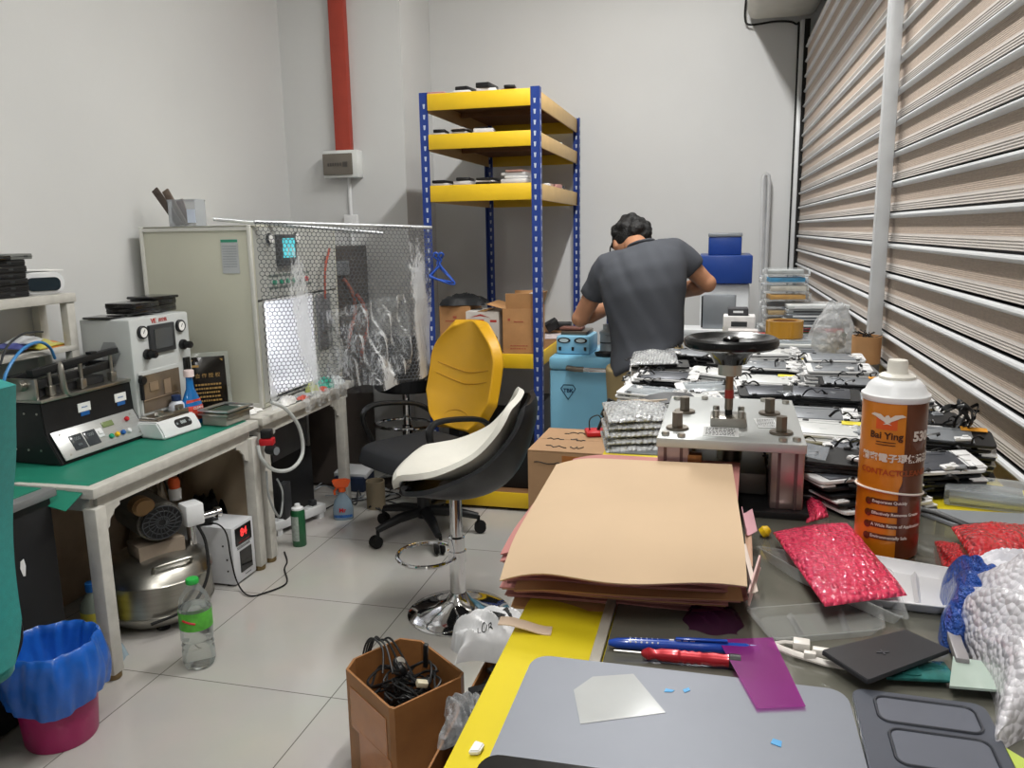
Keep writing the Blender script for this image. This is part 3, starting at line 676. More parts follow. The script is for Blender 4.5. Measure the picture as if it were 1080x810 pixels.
# wire netting and rods
rodm = mat('silver rod', 'c4c8cb', .3, .5, bump=.3, bscale=120)
ra, rb = P(268, 234, Y=3.22), P(455, 240, Y=3.90)
t = tag(MB().tube([ra, rb], .009, 10).build('netting_rod', rodm), 'silver rod carrying the netting from the cream machine to the blue post', 'rod')
r1a, r1b = P(225, 231, Y=3.19), P(403, 246, Y=3.74)
tag(MB().tube([r1a, r1b], .009, 10).build('netting_rod', rodm), 'shorter silver rod slanting across the top of the netting', 'rod')
nl = (rb-ra).length; dirv = (rb-ra).normalized(); out = Vector((0, 0, 1)).cross(dirv)*-1
out = out if out.x > 0 else -out
def curtain(s, d, off=0):
    """s metres along the rod, d metres down it"""
    amp = .012+.06*min(1, d/.75)
    p = ra+dirv*s+Vector((0, 0, -d))
    n = amp*(math.sin(9*s+1.2+2.0*d)+.5*math.sin(21*s-3*d))
    if d > .5: n += .10*(d-.5)
    return p+out*(n+off+.02*d)
m = MB(); bm_ = bmesh.new()
cw, ch = .0205, .0205*math.sqrt(3)
# hexagonal mesh as thin wires: edges of a honeycomb mapped on the curtain
edges = set(); R_ = cw/math.sqrt(3)
def key(p): return (round(p[0], 4), round(p[1], 4))
rows = int(.83/(R_*1.5)); cols = int(nl/cw)
for r in range(rows):
    for c in range(cols):
        cx, cy = (c+.5*(r % 2))*cw+cw/2, r*R_*1.5+R_
        pts = [(cx+R_*math.sin(PI/3*k), cy-R_*math.cos(PI/3*k)) for k in range(6)]
        for k in range(6):
            a, b = key(pts[k]), key(pts[(k+1) % 6]); edges.add((min(a, b), max(a, b)))
def bottom(s): return .80-.05*math.sin(4*s)-.12*max(0, s/nl-.62)
for a, b in edges:
    if max(a[0], b[0]) > nl or max(a[1], b[1]) > bottom(a[0]): continue
    A, B = curtain(*a), curtain(*b); d = (B-A)
    if d.length < 1e-5: continue
    w1 = d.cross(out).normalized()*.0015; w2 = out.normalized()*.0015
    v = [bm_.verts.new(q) for q in (A+w1, A+w2, A-w1, A-w2, B+w1, B+w2, B-w1, B-w2)]
    for k in range(4): bm_.faces.new((v[k], v[(k+1) % 4], v[4+(k+1) % 4], v[4+k]))
me = bpy.data.meshes.new('wires'); bm_.to_mesh(me); bm_.free()
t = thing('wire_netting', 'hexagonal netting sheet with clear film hung before the cream machine', 'netting', (0, 0, 0))
o = bpy.data.objects.new('wire_mesh', me); me.materials.append(mat('dull netting wire', '565a60', .45, .5)); COL.objects.link(o); o.parent = t
flm = film('wrinkled clear film', 'e9edf0', .02, .1, bump=.6, bscale=14)
MB().sheet(lambda u, v: curtain(u*nl, v*(.84-.1*u), .004), 46, 40).build('clear_film', flm, t)
# gathered film folds lower down
flm2 = film('creased clear film', 'f2f5f7', .05, .12, bump=1, bscale=30)
def fold(u, v):
    s = nl*(.36+.42*u); d = .40+.38*v-.08*u
    return curtain(s, d, .02+.03*math.sin(17*u+6*v)+.015*math.sin(41*u-9*v))
MB().sheet(fold, 50, 26).build('creased_film', flm2, t)
# film fringe over the desk edge
def fringe(u, v):
    y = 3.40+.44*u; x = -1.99+.115*v; z = DZ+.012+.008*math.sin(30*u)*math.sin(7*v)
    if v > .8: z -= (v-.8)*.35+.02*math.sin(20*u)*(v-.8); x = -1.884+.01*math.sin(26*u)
    return Vector((x, y, z))
tag(MB().sheet(fringe, 40, 20).build('plastic_film', flm2), 'crinkled clear film lying over the front edge of the far desk', 'film')

# added dark cabinet and hoses that imitate the brownish reflections beyond the machine
t = thing('stand_in_cabinet', 'added dark brown cabinet with red hoses for the brownish reflections behind the netting', 'equipment rack', (-2.30, 4.36, 0))
MB().box((0, 0, .70), (.46, .50, 1.36), bev=.006).box((0, 0, .01), (.42, .46, .02)).build('cabinet', mat('dark brown cabinet', '4d4540', .5, var=.25, scale=6), t)
for k, (yy, zz, c) in enumerate(((-.1, 1.2, 'a05a48'), (.06, 1.1, 'b05040'), (-.02, .95, '6a5a54'))):
    MB().tube(spline([(.235, yy, zz), (.27, yy+.03, zz-.08), (.25, yy+.1, zz-.2), (.27, yy-.03, zz-.32), (.236, yy+.02, zz-.4)], 7), .011).build('hose', mat('hose '+c, c, .4), t)
MB().box((.24, .1, .85), (.03, .16, .2), bev=.01).build('gauge_box', mat('brown gauge box', '6b5247', .4), t); MB().box((.24, -.12, 1.26), (.03, .14, .08), bev=.008).build('switch_box', G.grey, t)
# black bar stool behind the netting
def bar_stool_base(t, ring_z, top, rb_=.195):
    MB().lathe([(0, .0), (rb_, 0), (rb_+.003, .004), (rb_-.002, .008), (.15, .018), (.09, .034), (.05, .058), (.034, .085), (.032, .09)], seg=56).build('base', G.chrome, t)
    MB().lathe([(.031, .085), (.031, top*.62), (.027, top*.62+.004), (.0235, top*.63), (.0235, top)], seg=28).build('column', G.chrome, t)
b = (-1.735, 4.32)
t = thing('black_bar_stool', 'black bar stool with low curved backrest behind the netting', 'stool', (b[0], b[1], 0), rad(4))
bar_stool_base(t, .3, .55)
MB().tube([(.17*math.cos(2*PI*k/36), -.06+.13*math.sin(2*PI*k/36), .36) for k in range(36)], .009, closed=True).build('foot_ring', G.chrome, t)
def bk(u, v):
    a = (u-.5)*2.3; r = .20+.02*v
    return Vector((r*math.sin(a), -r*math.cos(a)*.85+.05, .60+.28*v*(1-.12*abs(2*u-1)**4)))
MB().sheet(bk, 22, 12, .035).build('backrest', G.black, t)
MB().prism([(.2*math.cos(2*PI*k/28), .04+.19*math.sin(2*PI*k/28)) for k in range(28)], .55, .64, bev=.015).build('seat', mat('black leatherette', '16171a', .4), t)

# ------------------------------------------------------------------ black office chair with yellow back
yel = mat('yellow vinyl', 'd9a41c', .45, var=.05, scale=5, bump=.04, bscale=60)
cx, cy = P(448, 551, Z=.06).x, P(448, 551, Z=.06).y
blackfab = mat('black seat fabric', '202226', .75, bump=.08, bscale=300)
t = thing('office_chair', 'black swivel office chair with tall yellow backrest', 'chair', (cx, cy, 0), rad(146))
# local: the sitter faces +y
for k in range(5):
    a = 2*PI*k/5+.25; c, s = math.cos(a), math.sin(a)
    lg = MB().tube([(.02*c, .02*s, .125), (.14*c, .14*s, .115), (.26*c, .26*s, .085)], [(.026, .03), (.023, .024), (.016, .016)], 10).build('leg', G.black, t)
    MB().cyl((.262*c-.008*s, .262*s+.008*c, .085), (.262*c-.008*s, .262*s+.008*c, .05), .008).cyl((.27*c+.022*s, .27*s-.022*c, .03), (.27*c+.006*s, .27*s-.006*c, .03), .03, bev=.005).cyl((.27*c-.022*s, .27*s+.022*c, .03), (.27*c-.006*s, .27*s+.006*c, .03), .03, bev=.005).build('caster', G.rubber, lg)
MB().cyl((0, 0, .09), (0, 0, .20), .034).cyl((0, 0, .2), (0, 0, .36), .024).build('gas_column', G.black, t)
MB().box((0, .0, .37), (.2, .26, .03), bev=.01).build('tilt_plate', G.blackmetal, t)
def seat(u, v):
    a = 2*PI*u; q = abs(math.cos(a))**.55*(1 if math.cos(a) > 0 else -1), abs(math.sin(a))**.55*(1 if math.sin(a) > 0 else -1)
    if v <= .5: r = v*2; return Vector((.245*r*q[0], .25*r*q[1]+.02, .385-.02*(1-r)+.0*r))
    r = (1-v)*2; return Vector((.245*r**.6*q[0], .25*r**.6*q[1]+.02, .465+.012*r*q[1]**2-.055*r**6))
MB().sheet(seat, 44, 20).build('seat', blackfab, t)
MB().tube([(0, -.16, .375), (0, -.25, .38), (0, -.285, .46), (0, -.30, .62)], (.03, .012), 8, flat=(1, 0, 0)).build('back_bar', G.blackmetal, t)
def yb(u, v, th=0):
    # tapering tall back, octagonal shoulders, curved
    w = .18+.085*min(1, v/.3)-.0*v
    if v > .62: w -= .14*((v-.62)/.38)**2.0
    if v < .08: w -= .03*(1-v/.08)
    x = (u-.5)*2*w; y = -.255-.12*v+.05*(2*u-1)**2-.02*math.sin(PI*v)
    return Vector((x, y, .475+.545*v))
m = MB(); m.sheet(yb, 20, 30, .055); o = m.build('backrest', yel, t)
sd = o.modifiers.new('s', 'BEVEL'); sd.width = .018; sd.segments = 3; sd.limit_method = 'ANGLE'
# stitched seams on the front of the back
for zc, dip, wv in ((.60, .06, .17), (.50, .065, .17)):
    pts = []
    for k in range(17):
        u = k/16; uu = .5+(u-.5)*.75; v = zc-dip*(1-abs(2*u-1)**1.5)
        p = yb(uu, v); pts.append(p+Vector((0, .0565, 0)))
    MB().tube(pts, .0035, 6).build('seam', mat('yellow seam', 'b98511', .5), t)
pts = [yb(.5+.24*math.cos(PI*k/14), .10+.1*math.sin(PI*k/14))+Vector((0, .0565, 0)) for k in range(15)]
MB().tube(pts, .0035, 6).build('seam', mat('yellow seam', 'b98511', .5), t)
for s in (-1, 1):
    MB().tube(spline([(s*.15, .06, .375), (s*.27, .07, .385), (s*.285, .10, .44), (s*.275, .15, .56), (s*.265, .12, .615), (s*.26, .02, .62), (s*.255, -.14, .595), (s*.235, -.22, .55), (s*.2, -.25, .5)], 7), (.019, .013), 10).build('armrest', G.black, t)

# ------------------------------------------------------------------ white and black bar stool
sp = P(484, 646, Z=0)
t = thing('white_bar_stool', 'white bar stool seat with black shell on a chrome pedestal', 'stool', (sp.x, sp.y, 0), rad(98))
bar_stool_base(t, .3, .50)
MB().tube([(.125*math.cos(2*PI*k/40), .115+.115*math.sin(2*PI*k/40), .235+.0*k) for k in range(40)], .0085, closed=True).build('foot_ring', G.chrome, t)
MB().cyl((0, 0, .21), (0, 0, .26), .036, bev=.003).build('ring_clamp', G.chrome, t)
MB().box((0, 0, .505), (.16, .16, .02), bev=.004).build('seat_plate', G.blackmetal, t)
# bucket: profile along y (front +), u across
def prof_pt(v, pts=None):
    pts = pts or [(.195, .555), (.188, .58), (.12, .578), (.0, .562), (-.08, .567), (-.15, .60), (-.20, .67), (-.235, .77), (-.25, .835), (-.262, .86)]
    q = v*(len(pts)-1); i = min(int(q), len(pts)-2); f = q-i
    p0 = pts[max(0, i-1)]; p1 = pts[i]; p2 = pts[i+1]; p3 = pts[min(len(pts)-1, i+2)]
    r = []
    for k in range(2): r.append(.5*((2*p1[k])+(p2[k]-p0[k])*f+(2*p0[k]-5*p1[k]+4*p2[k]-p3[k])*f*f+(3*p1[k]-p0[k]-3*p2[k]+p3[k])*f**3))
    return r
def width(v): return .13+.10*math.sin(PI*min(1, .15+v*.9))**.8 if v < .55 else .13+.10*math.sin(PI*min(1, .15+.55*.9))**.8-.085*((v-.55)/.45)**1.6
def bucket(u, v):
    y, z = prof_pt(v); w = width(v); x = (u-.5)*2
    yr, zr = prof_pt(v, [(.165, .565), (.155, .592), (.10, .602), (.03, .618), (-.045, .648), (-.12, .69), (-.18, .75), (-.215, .80), (-.235, .84), (-.25, .855)])
    a = abs(x)**2.4
    return Vector((x*w, y*(1-a)+yr*a, z*(1-a)+zr*a))
whitel = mat('white leatherette', 'dad8cf', .5, var=.03, bump=.04, bscale=40)
m = MB(); m.sheet(bucket, 24, 36, .022); o = m.build('seat_pad', whitel, t)
bv = o.modifiers.new('b', 'BEVEL'); bv.width = .008; bv.segments = 3; bv.limit_method = 'ANGLE'
def shell(u, v):
    p = bucket(.5+(u-.5)*1.04, v); y, z = prof_pt(v)
    # offset outwards: below for the seat, behind for the back
    y2, z2 = prof_pt(min(1, v+.02)); y1_, z1_ = prof_pt(max(0, v-.02)); d = Vector((0, y2-y1_, z2-z1_)).normalized(); n = Vector((0, d.z, -d.y))
    if n.z > 0: n = -n
    k = .05*math.sin(PI*min(1, max(0, v*.96+.02)))**.4*(1-.35*abs(2*u-1)**3)+.012
    n2 = Vector((0, d.z, -d.y)); n2 = n2 if (n2.y < 0 or n2.z < 0) else -n2
    q = Vector((0, -abs(d.z), -abs(d.y))).normalized()
    return p+q*k+Vector((0, 0, 0))
m = MB(); m.sheet(shell, 24, 36, -.018); m.build('shell', mat('black seat shell', '15161a', .45), t)
# ------------------------------------------------------------------ boltless rack
bluep = mat('blue powder coat', '213c88', .4, var=.04); slotm = mat('slot', 'b9c2d4', .5); yelp = mat('yellow shelf edge', 'e6bd22', .4, var=.03)
palebeam = mat('pale cream beam', 'cfae76', .5, var=.05); boardm = mat('brown hardboard', '8a6340', .75, var=.08)  # palebeam: paler cream colour for the upper side beams
RX0, RX1, RY0, RY1 = -1.425, -.862, 3.93, 5.12
t = thing('shelving_rack', 'tall blue and yellow boltless rack with blue slotted posts', 'rack', ((RX0+RX1)/2, (RY0+RY1)/2, 0))
ox, oy = (RX0+RX1)/2, (RY0+RY1)/2
hw, hd = (RX1-RX0)/2, (RY1-RY0)/2; PH = 2.125
for sx in (-1, 1):
    for sy in (-1, 1):
        m = MB(); x, y = sx*hw, sy*hd
        m.box((x, y-sy*.001, PH/2), (.044, .003, PH)).box((x+sx*.0205, y-sy*.02, PH/2), (.003, .04, PH))
        p = m.build('post', bluep, t)
        s_ = MB(); zz = .06
        while zz < PH-.03:
            for dy in (-.0018 if sy < 0 else .0018,):
                s_.prism([(-.006, .011), (.006, .011), (.0035, -.011), (-.0035, -.011)], -.0008, .0008, T(x-sx*.002, y-sy*.001+(-.0022 if sy < 0 else .0022), zz) @ FRONT)
                if sy > 0: s_.prism([(-.006, .011), (.006, .011), (.0035, -.011), (-.0035, -.011)], -.0008, .0008, T(x-sx*.002, y-.0032, zz) @ FRONT)
            s_.prism([(-.006, .011), (.006, .011), (.0035, -.011), (-.0035, -.011)], -.0008, .0008, T(x+sx*.0222, y-sy*.02, zz) @ RZ(sx*PI/2) @ FRONT)
            zz += .05
        s_.build('slot_holes', slotm, p)
for z0, z1 in ((2.038, 2.117), (1.853, 1.925), (1.60, 1.68), (.763, .838), (.018, .100)):
    s = MB().box((0, 0, z1-.006), (2*hw-.006, 2*hd-.006, .012)).build('shelf_board', boardm, t)
    zc, h = (z0+z1)/2, z1-z0
    for sy in (-1, 1): MB().box((0, sy*(hd+.003), zc), (2*hw-.045, .010, h), bev=.002).build('beam', yelp, s)
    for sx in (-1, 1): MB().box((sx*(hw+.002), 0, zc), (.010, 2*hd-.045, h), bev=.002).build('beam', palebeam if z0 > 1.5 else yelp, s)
    MB().box((0, 0, z1-.025), (2*hw-.02, .03, .025)).build('brace', boardm, s)

# piles of phone parts on the upper shelves
flatc = dict(black=mat('black phone case', '1a1a1c', .35), white=mat('white phone part', 'd6d6d6', .35), pink=mat('pinkish card', 'b98b86', .6), paper=mat('grey card', 'bcbab6', .6), dark=mat('charcoal pouch', '2b2d32', .5), rose=mat('rose gold part', 'c7978a', .35, .4))
def flat_item(name, label, cat, loc, d, rz, c, grp=None, tilt=(0, 0)):
    t = thing(name, label, cat, loc, rz, grp)
    if tilt != (0, 0): t.rotation_euler = (tilt[0], tilt[1], rz)
    MB().box((0, 0, d[2]/2), d, bev=min(.004, d[2]*.3)).build('body', flatc[c], t)
    MB().box((0, 0, d[2]), (d[0]*.86, d[1]*.88, .001)).build('face', flatc['dark' if c == 'black' else 'paper' if c == 'white' else c], t)
    return t
SHN = {2.118: 'top', 1.926: 'second', 1.681: 'third'}
piles = [  # shelf z, pixel x of centre, layers: (colour, width, thickness)
 (2.118, 465, [('pink', .10, .008), ('pink', .09, .006)]), (2.118, 491, [('white', .085, .016), ('black', .065, .018)]), (2.118, 514, [('white', .095, .02), ('black', .07, .024)]), (2.118, 540, [('pink', .09, .012), ('black', .055, .014)]),
 (1.926, 465, [('white', .085, .012), ('black', .06, .016)]), (1.926, 488, [('white', .08, .014), ('black', .075, .008), ('white', .07, .008)]), (1.926, 512, [('white', .10, .022), ('black', .06, .008)]),
 (1.681, 467, [('white', .08, .012), ('black', .07, .014)]), (1.681, 491, [('white', .09, .02), ('black', .07, .016)]), (1.681, 515, [('black', .085, .01), ('white', .09, .008), ('black', .08, .012)]), (1.681, 546, [('white', .135, .022), ('white', .12, .014), ('white', .13, .016), ('rose', .09, .01)]),
]
cn = dict(black='black', white='white', pink='pinkish', paper='grey', dark='charcoal', rose='rose gold')
seq = ['first', 'second', 'third', 'fourth']
cnt = {}
for z, pxx, lay in piles:
    k = cnt.get(z, 0); cnt[z] = k+1
    x = P(pxx, 150 if z > 1.9 else 190, Y=RY0+.09).x; zz = z
    for i, (c, w_, th) in enumerate(lay):
        pos = 'topmost' if i == len(lay)-1 else ORD[len(lay)-1-i]+' down'
        flat_item('phone_part', f'{cn[c]} phone part, {pos} in {seq[k]} pile from the netting, {SHN[z]} rack board', 'phone part', (x+rnd(.006), RY0+.10+rnd(.01), zz), (w_, .13+rnd(.02), th), rad(rnd(9)), c, 'phone parts on the upper rack boards'); zz += th+.0012
random.seed(21)
for z, n in ((1.926, 5), (1.681, 7)):
    for k in range(n):
        y = RY0+.42+.62*k/n+rnd(.02); x = RX1-.085+rnd(.012); c = random.choice(['white', 'rose', 'black', 'paper', 'pink'])
        th = random.uniform(.012, .03)
        flat_item('phone_part', f'{cn[c]} phone part, {ORD[k] if k else "first"} along the side edge of the {SHN[z]} rack board', 'phone part', (x, y, z), (.1, .07, th), rad(rnd(25)), c, 'phone parts along the rack side')

# cartons on the waist high shelf
def carton(name, label, loc, d, rz, parts=(), m=None, open_=False):
    t = thing(name, label, 'box', loc, rz); w_, dp, h = d
    b = MB(); th = .004
    b.box((0, -dp/2, h/2), (w_, th, h)).box((0, dp/2, h/2), (w_, th, h)).box((-w_/2, 0, h/2), (th, dp, h)).box((w_/2, 0, h/2), (th, dp, h)).box((0, 0, th/2), (w_, dp, th))
    b.build('box_body', m or G.card, t)
    if not open_:
        MB().box((0, -dp/4, h+.001), (w_, dp/2-.002, th)).build('flap', m or G.card, t); MB().box((0, dp/4, h+.001), (w_, dp/2-.002, th)).build('flap', m or G.card, t)
        MB().box((0, 0, h+.0035), (.05, dp+.004, .001)).build('tape', mat('packing tape', 'a9804f', .25), t)
    return t
sz = .839
redprint = mat('red print on card', 'a8523f', .7); blackprint = mat('black print', '1e1d1d', .6)
c1 = carton('cardboard_box', 'brown carton at the blue post with a black bag on top', (-1.335, 4.16, sz), (.165, .24, .225), rad(2))
random.seed(5); pr = MB()
for x, y, w_, h_ in hatch(0, .06, .012, 1, .5): pr.box((x-.02, -.1232, .15+y), (w_, .001, h_))
pr.box((.0, -.1232, .17), (.02, .001, .012)); pr.build('printing', redprint, c1)
c2 = carton('printed_box', 'white carton with red print and black diamond mark between brown cartons', (-1.155, 4.07, sz), (.175, .2, .205), rad(-3), m=mat('printed white board', 'd3cfca', .6, var=.08, scale=15))
pr = MB(); pr.box((-.035, -.102, .15), (.09, .001, .035)); pr.prism([(0, 0), (.06, .01), (.12, 0), (.06, .02)], 0, .001, T(-.07, -.101, .175) @ FRONT); pr.box((.06, -.102, .16), (.035, .001, .012)); pr.build('printing', mat('red print', 'b83a35', .5), c2)
pr = MB(); pr.box((-.05, -.102, .07), (.06, .001, .055)); pr.build('printed_panel', blackprint, c2)
pr = MB()
sq = [(.036*math.cos(PI/2*k), .036*math.sin(PI/2*k)) for k in range(4)]
for a, b in zip(sq, sq[1:]+sq[:1]): pr.box(((a[0]+b[0])/2+.045, -.102, (a[1]+b[1])/2+.075), (.052, .001, .003), rot=(0, -math.atan2(b[1]-a[1], b[0]-a[0]), 0))
pr.box((.045, -.102, .075), (.03, .001, .012)); pr.build('diamond_mark', blackprint, c2)
MB().box((.045, -.1015, .075), (.075, .0008, .075)).build('label', G.paper, c2)
pr = MB(); random.seed(15)
for x, y, w_, h_ in hatch(0, .05, .045, 5, .35): pr.box((-.05+x, -.1028, .07+y), (w_, .001, h_))
pr.build('print_lines', G.paper, c2)
c3 = carton('open_box', 'tall open brown carton with raised flaps against the front blue post', (-.965, 4.08, sz), (.165, .26, .225), rad(1), open_=True)
for nm, c, d, r in (('flap', (-.12, .0, .235), (.1, .25, .003), (0, .25, 0)), ('flap', (.09, 0, .26), (.003, .25, .08), (0, .3, 0)), ('flap', (0, .135, .26), (.16, .003, .08), (-.3, 0, 0)), ('flap', (0.01, -.125, .262), (.155, .003, .08), (.12, .0, .0))): MB().box(c, d, rot=r).build(nm, G.card, c3)
pr = MB(); random.seed(6); pr.box((-.05, -.1325, .17), (.012, .001, .012))
for x, y, w_, h_ in hatch(0, .05, .012, 1, .5): pr.box((x, -.1325, .16+y), (w_, .001, h_))
for x, y, w_, h_ in hatch(0, .09, .03, 2, .3): pr.box((x, -.1325, .03+y), (w_, .001, h_))
pr.build('printing', redprint, c3)
crumple('black_pouch', 'black zipped pouch lying on the brown carton by the netting', 'pouch', (-1.305, 4.13, sz+.232), .22, .2, .05, mat('black nylon', '1c1e21', .6), 31, .1)
crumple('crumpled_paper', 'small pale crumpled paper sticking out of the open carton', 'paper', (-.93, 4.14, sz+.235), .07, .07, .05, G.paper, 33)
MB()
# blue hangers hooked on the front post
hp = P(463, 285, Y=3.90)
for k, an in enumerate((0, .35)):
    pts = [(0, 0, .05), (.004, -.01, .065), (-.008, -.014, .07), (-.012, -.01, .055), (0, 0, .04), (0, -.002, .02), (.055+.01*k, -.004, -.035), (.05, -.004, -.045), (-.03, -.002, -.03), (-.028, 0, -.02), (0, 0, .02)]
    o = MB().tube(spline(pts, 5), .0045).build('clothes_hanger', mat('blue hanger plastic', '2b55b5', .35)); o.scale = (1.25, 1.25, 1.25); tag(o, ['blue plastic hanger hooked on the front post of the rack', 'second blue hanger hanging behind the first on the rack post'][k], 'hanger', loc=(hp.x+.01*k, 3.89-.012*k, hp.z), rot=(0, .2*k, an))
# printed sheet and trays on the near side of that shelf
carton('flat_carton', 'flat brown tray under the white carton edge on the rack', (-1.38, 3.985, sz), (.06, .08, .02), 0, open_=True)
p = P(600, 358, Y=4.35)
tag(MB().box((0, 0, .001), (.16, .25, .002)).build('printed_sheet', mat('printed paper', 'dccfcf', .7, var=.2, scale=40)), 'printed sheet lying on the rack board behind the blue heater', 'paper', loc=(-.925, 4.62, sz+.001), rz=.2)
flat_item('dark_case', 'small dark case leaning up at the end of the rack board', 'case', (-.94, 4.75, sz+.03), (.08, .12, .05), .3, 'black', tilt=(0, -.5))
flat_item('green_case', 'green edged dark case near the far end of the rack board', 'case', (-.93, 4.95, sz), (.12, .1, .045), .1, 'black')
# dark goods on the floor shelf
for k, (x, y, w_, d_, h, lab) in enumerate(((-1.27, 4.3, .24, .5, .33, 'black crate on the floor board of the rack under the cartons'), (-1.0, 4.25, .2, .5, .42, 'black case on the floor board close to the front post'))):
    t = thing('black_crate', lab, 'crate', (x, y, .101))
    MB().box((0, 0, h/2), (w_, d_, h), bev=.01).build('body', mat('black crate', '131416', .6), t); MB().box((0, -d_/2-.003, h-.05), (w_*.5, .008, .02), bev=.003).build('handle', G.darkgrey, t)

# ------------------------------------------------------------------ blue cabinet freezer
fb = mat('sky blue enamel', '7ab4d0', .3, var=.02, scale=4, coat=.2)
fx, fy = -.755, 3.70
t = thing('chest_freezer', 'sky blue freezer cabinet with a long chrome handle', 'freezer', (fx, fy, 0))
MB().box((.25, .22, .42), (.50, .44, .76), bev=.012).box((.25, .22, .02), (.46, .38, .04)).build('cabinet', fb, t)
MB().box((.25, .215, .833), (.505, .45, .062), bev=.016).build('lid', fb, t)
MB().tube([(.09, -.02, .815), (.13, -.035, .812), (.2, -.038, .811), (.47, -.038, .808), (.49, -.02, .808)], (.012, .010), 10).build('handle', G.chrome, t)
MB().tube([(.088, -.02, .815), (.13, -.0365, .812), (.17, -.0385, .812)], (.0135, .0115), 10).build('handle_end', G.darksteel, t)
lg = MB(); dpts = [(-.035, .012), (-.022, .03), (.022, .03), (.035, .012), (0, -.04)]
for a, b in zip(dpts, dpts[1:]+dpts[:1]):
    L_ = math.hypot(b[0]-a[0], b[1]-a[1]); lg.box((.09+(a[0]+b[0])/2, -.002, .70+(a[1]+b[1])/2), (L_+.003, .002, .0035), rot=(0, -math.atan2(b[1]-a[1], b[0]-a[0]), 0))
lg.mesh(text_mesh('TBK', .026, .001, .0008), T(.09, -.001, .702) @ FRONT); lg.build('logo', mat('dark blue print', '173a5c', .4), t)
# blue twin dial heater on it
hb = mat('light blue enamel', '86bcd8', .35)
q = P(606, 371, Y=3.76)
t = thing('blue_heater', 'light blue tabletop heater with two oval dials on the freezer', 'heater', (-.653, 3.80, .8645), rad(-3))
MB().box((0, .07, .045), (.165, .2, .09), bev=.012).build('housing', hb, t)
for sx in (-.043, .038):
    e = MB().prism([(.032*math.cos(2*PI*k/24), .014*math.sin(2*PI*k/24)) for k in range(24)], 0, .004, T(sx, -.029, .068) @ FRONT, bev=.001).build('dial_bezel', G.black, t)
    MB().prism([(.022*math.cos(2*PI*k/24), .009*math.sin(2*PI*k/24)) for k in range(24)], .003, .005, T(sx, -.029, .068) @ FRONT).build('display', mat('pale display', 'b9c7c9', .3), e)
for sx in (-.063, -.0, .06): MB().box((sx, -.031, .028), (.012, .005, .018)).build('switch', G.blackgloss, t)
MB().box((.0, .07, .10), (.13, .15, .02), bev=.004).build('heating_plate', G.darksteel, t)
MB().box((-.02, .05, .118), (.11, .08, .012), bev=.003).build('phone_frame', mat('reddish frame', '6d463d', .5), t)
t = thing('grey_bottle', 'pale grey reel bottle beside the blue heater', 'bottle', (-.50, 3.84, .8645))
MB().lathe([(0, 0), (.04, 0), (.04, .01), (.033, .015), (.033, .09), (.037, .095), (.037, .105), (.02, .115), (.02, .14), (0, .142)], seg=24).build('body', mat('grey plastic', '9fa6ab', .4), t)
MB().cyl((0, 0, .05), (0, 0, .056), .0345, seg=24).build('band', G.darkgrey, t)
t = thing('black_dish', 'flat black dish on the freezer lid by the man', 'dish', (-.49, 3.745, .8645)); MB().lathe([(0, .004), (.045, .004), (.055, .018), (.058, .018), (.05, 0), (0, 0)], seg=28, sy=.7).build('dish', G.black, t)
t = thing('blue_carton', 'small dark blue carton standing behind the grey bottle', 'carton', (-.47, 3.98, .8645), .2)
MB().box((0, 0, .1), (.1, .05, .2), bev=.002).build('carton', mat('dark blue carton', '1d3c86', .4), t); MB().box((0, -.0255, .14), (.05, .001, .012)).build('printing', G.paper, t)

# ------------------------------------------------------------------ things along the back wall
t = thing('blue_top_machine', 'white machine with a deep blue upper housing by the back wall', 'machine', (.045, 4.49, 0))
bd = mat('deep blue enamel', '1f3f87', .35)
MB().box((0, .1, .58), (.25, .4, 1.16), bev=.008).build('body', mat('white enamel', 'd5d9dc', .4), t)
MB().box((0, .09, 1.235), (.27, .44, .145), bev=.006).build('upper_housing', bd, t)
MB().box((-.005, .1, 1.355), (.17, .3, .095), bev=.006).build('top_housing', bd, t)
MB().box((-.005, .1, 1.412), (.175, .31, .02), bev=.004).build('top_lid', G.grey, t)
MB().box((.0, -.102, .75), (.24, .006, .05)).build('blue_stripe', bd, t)
tb_ = thing('far_table', 'white topped table by the back wall behind the man', 'table', (-.14, 4.26, 0))
MB().box((.05, 0, .93), (.5, .2, .03), bev=.004).build('tabletop', G.white, tb_)
for sx in (-.18, .28):
    for sy in (-.08, .08): MB().box((sx, sy, .458), (.03, .03, .915)).build('leg', G.grey, tb_)
t = thing('grey_panel_case', 'plain grey case standing on the far table', 'case', (.02, 4.22, .9455), rad(-4))
MB().box((0, 0, .085), (.16, .05, .17), bev=.004).build('body', G.grey, t); MB().box((-.083, .0, .085), (.01, .045, .16), bev=.002).build('side_trim', G.black, t)

# ------------------------------------------------------------------ the man at the freezer
skin = mat('skin', 'b58263', .5, var=.04, scale=30); hairm = mat('black hair', '0d0c0d', .6, var=.3, scale=60, bump=.6, bscale=120)
shirt = mat('charcoal cotton', '44474e', .85, var=.05, scale=4, bump=.04, bscale=60); khaki = mat('khaki cotton', '9c8a63', .85, var=.06, bump=.06, bscale=60)
def ring_loft(t, rings, seg=28):
    """rings: (centre, axis across, axis front, rx, ry)"""
    R_ = []
    for c, ax, ay, rx, ry in rings:
        R_.append([t.verts.new(Vector(c)+Vector(ax)*(rx*math.copysign(abs(math.cos(2*PI*k/seg))**.85, math.cos(2*PI*k/seg)))+Vector(ay)*(ry*math.sin(2*PI*k/seg))) for k in range(seg)])
    for A, B in zip(R_, R_[1:]):
        for k in range(seg): t.faces.new((A[k], A[(k+1) % seg], B[(k+1) % seg], B[k]))
    t.faces.new(list(reversed(R_[0]))); t.faces.new(R_[-1])
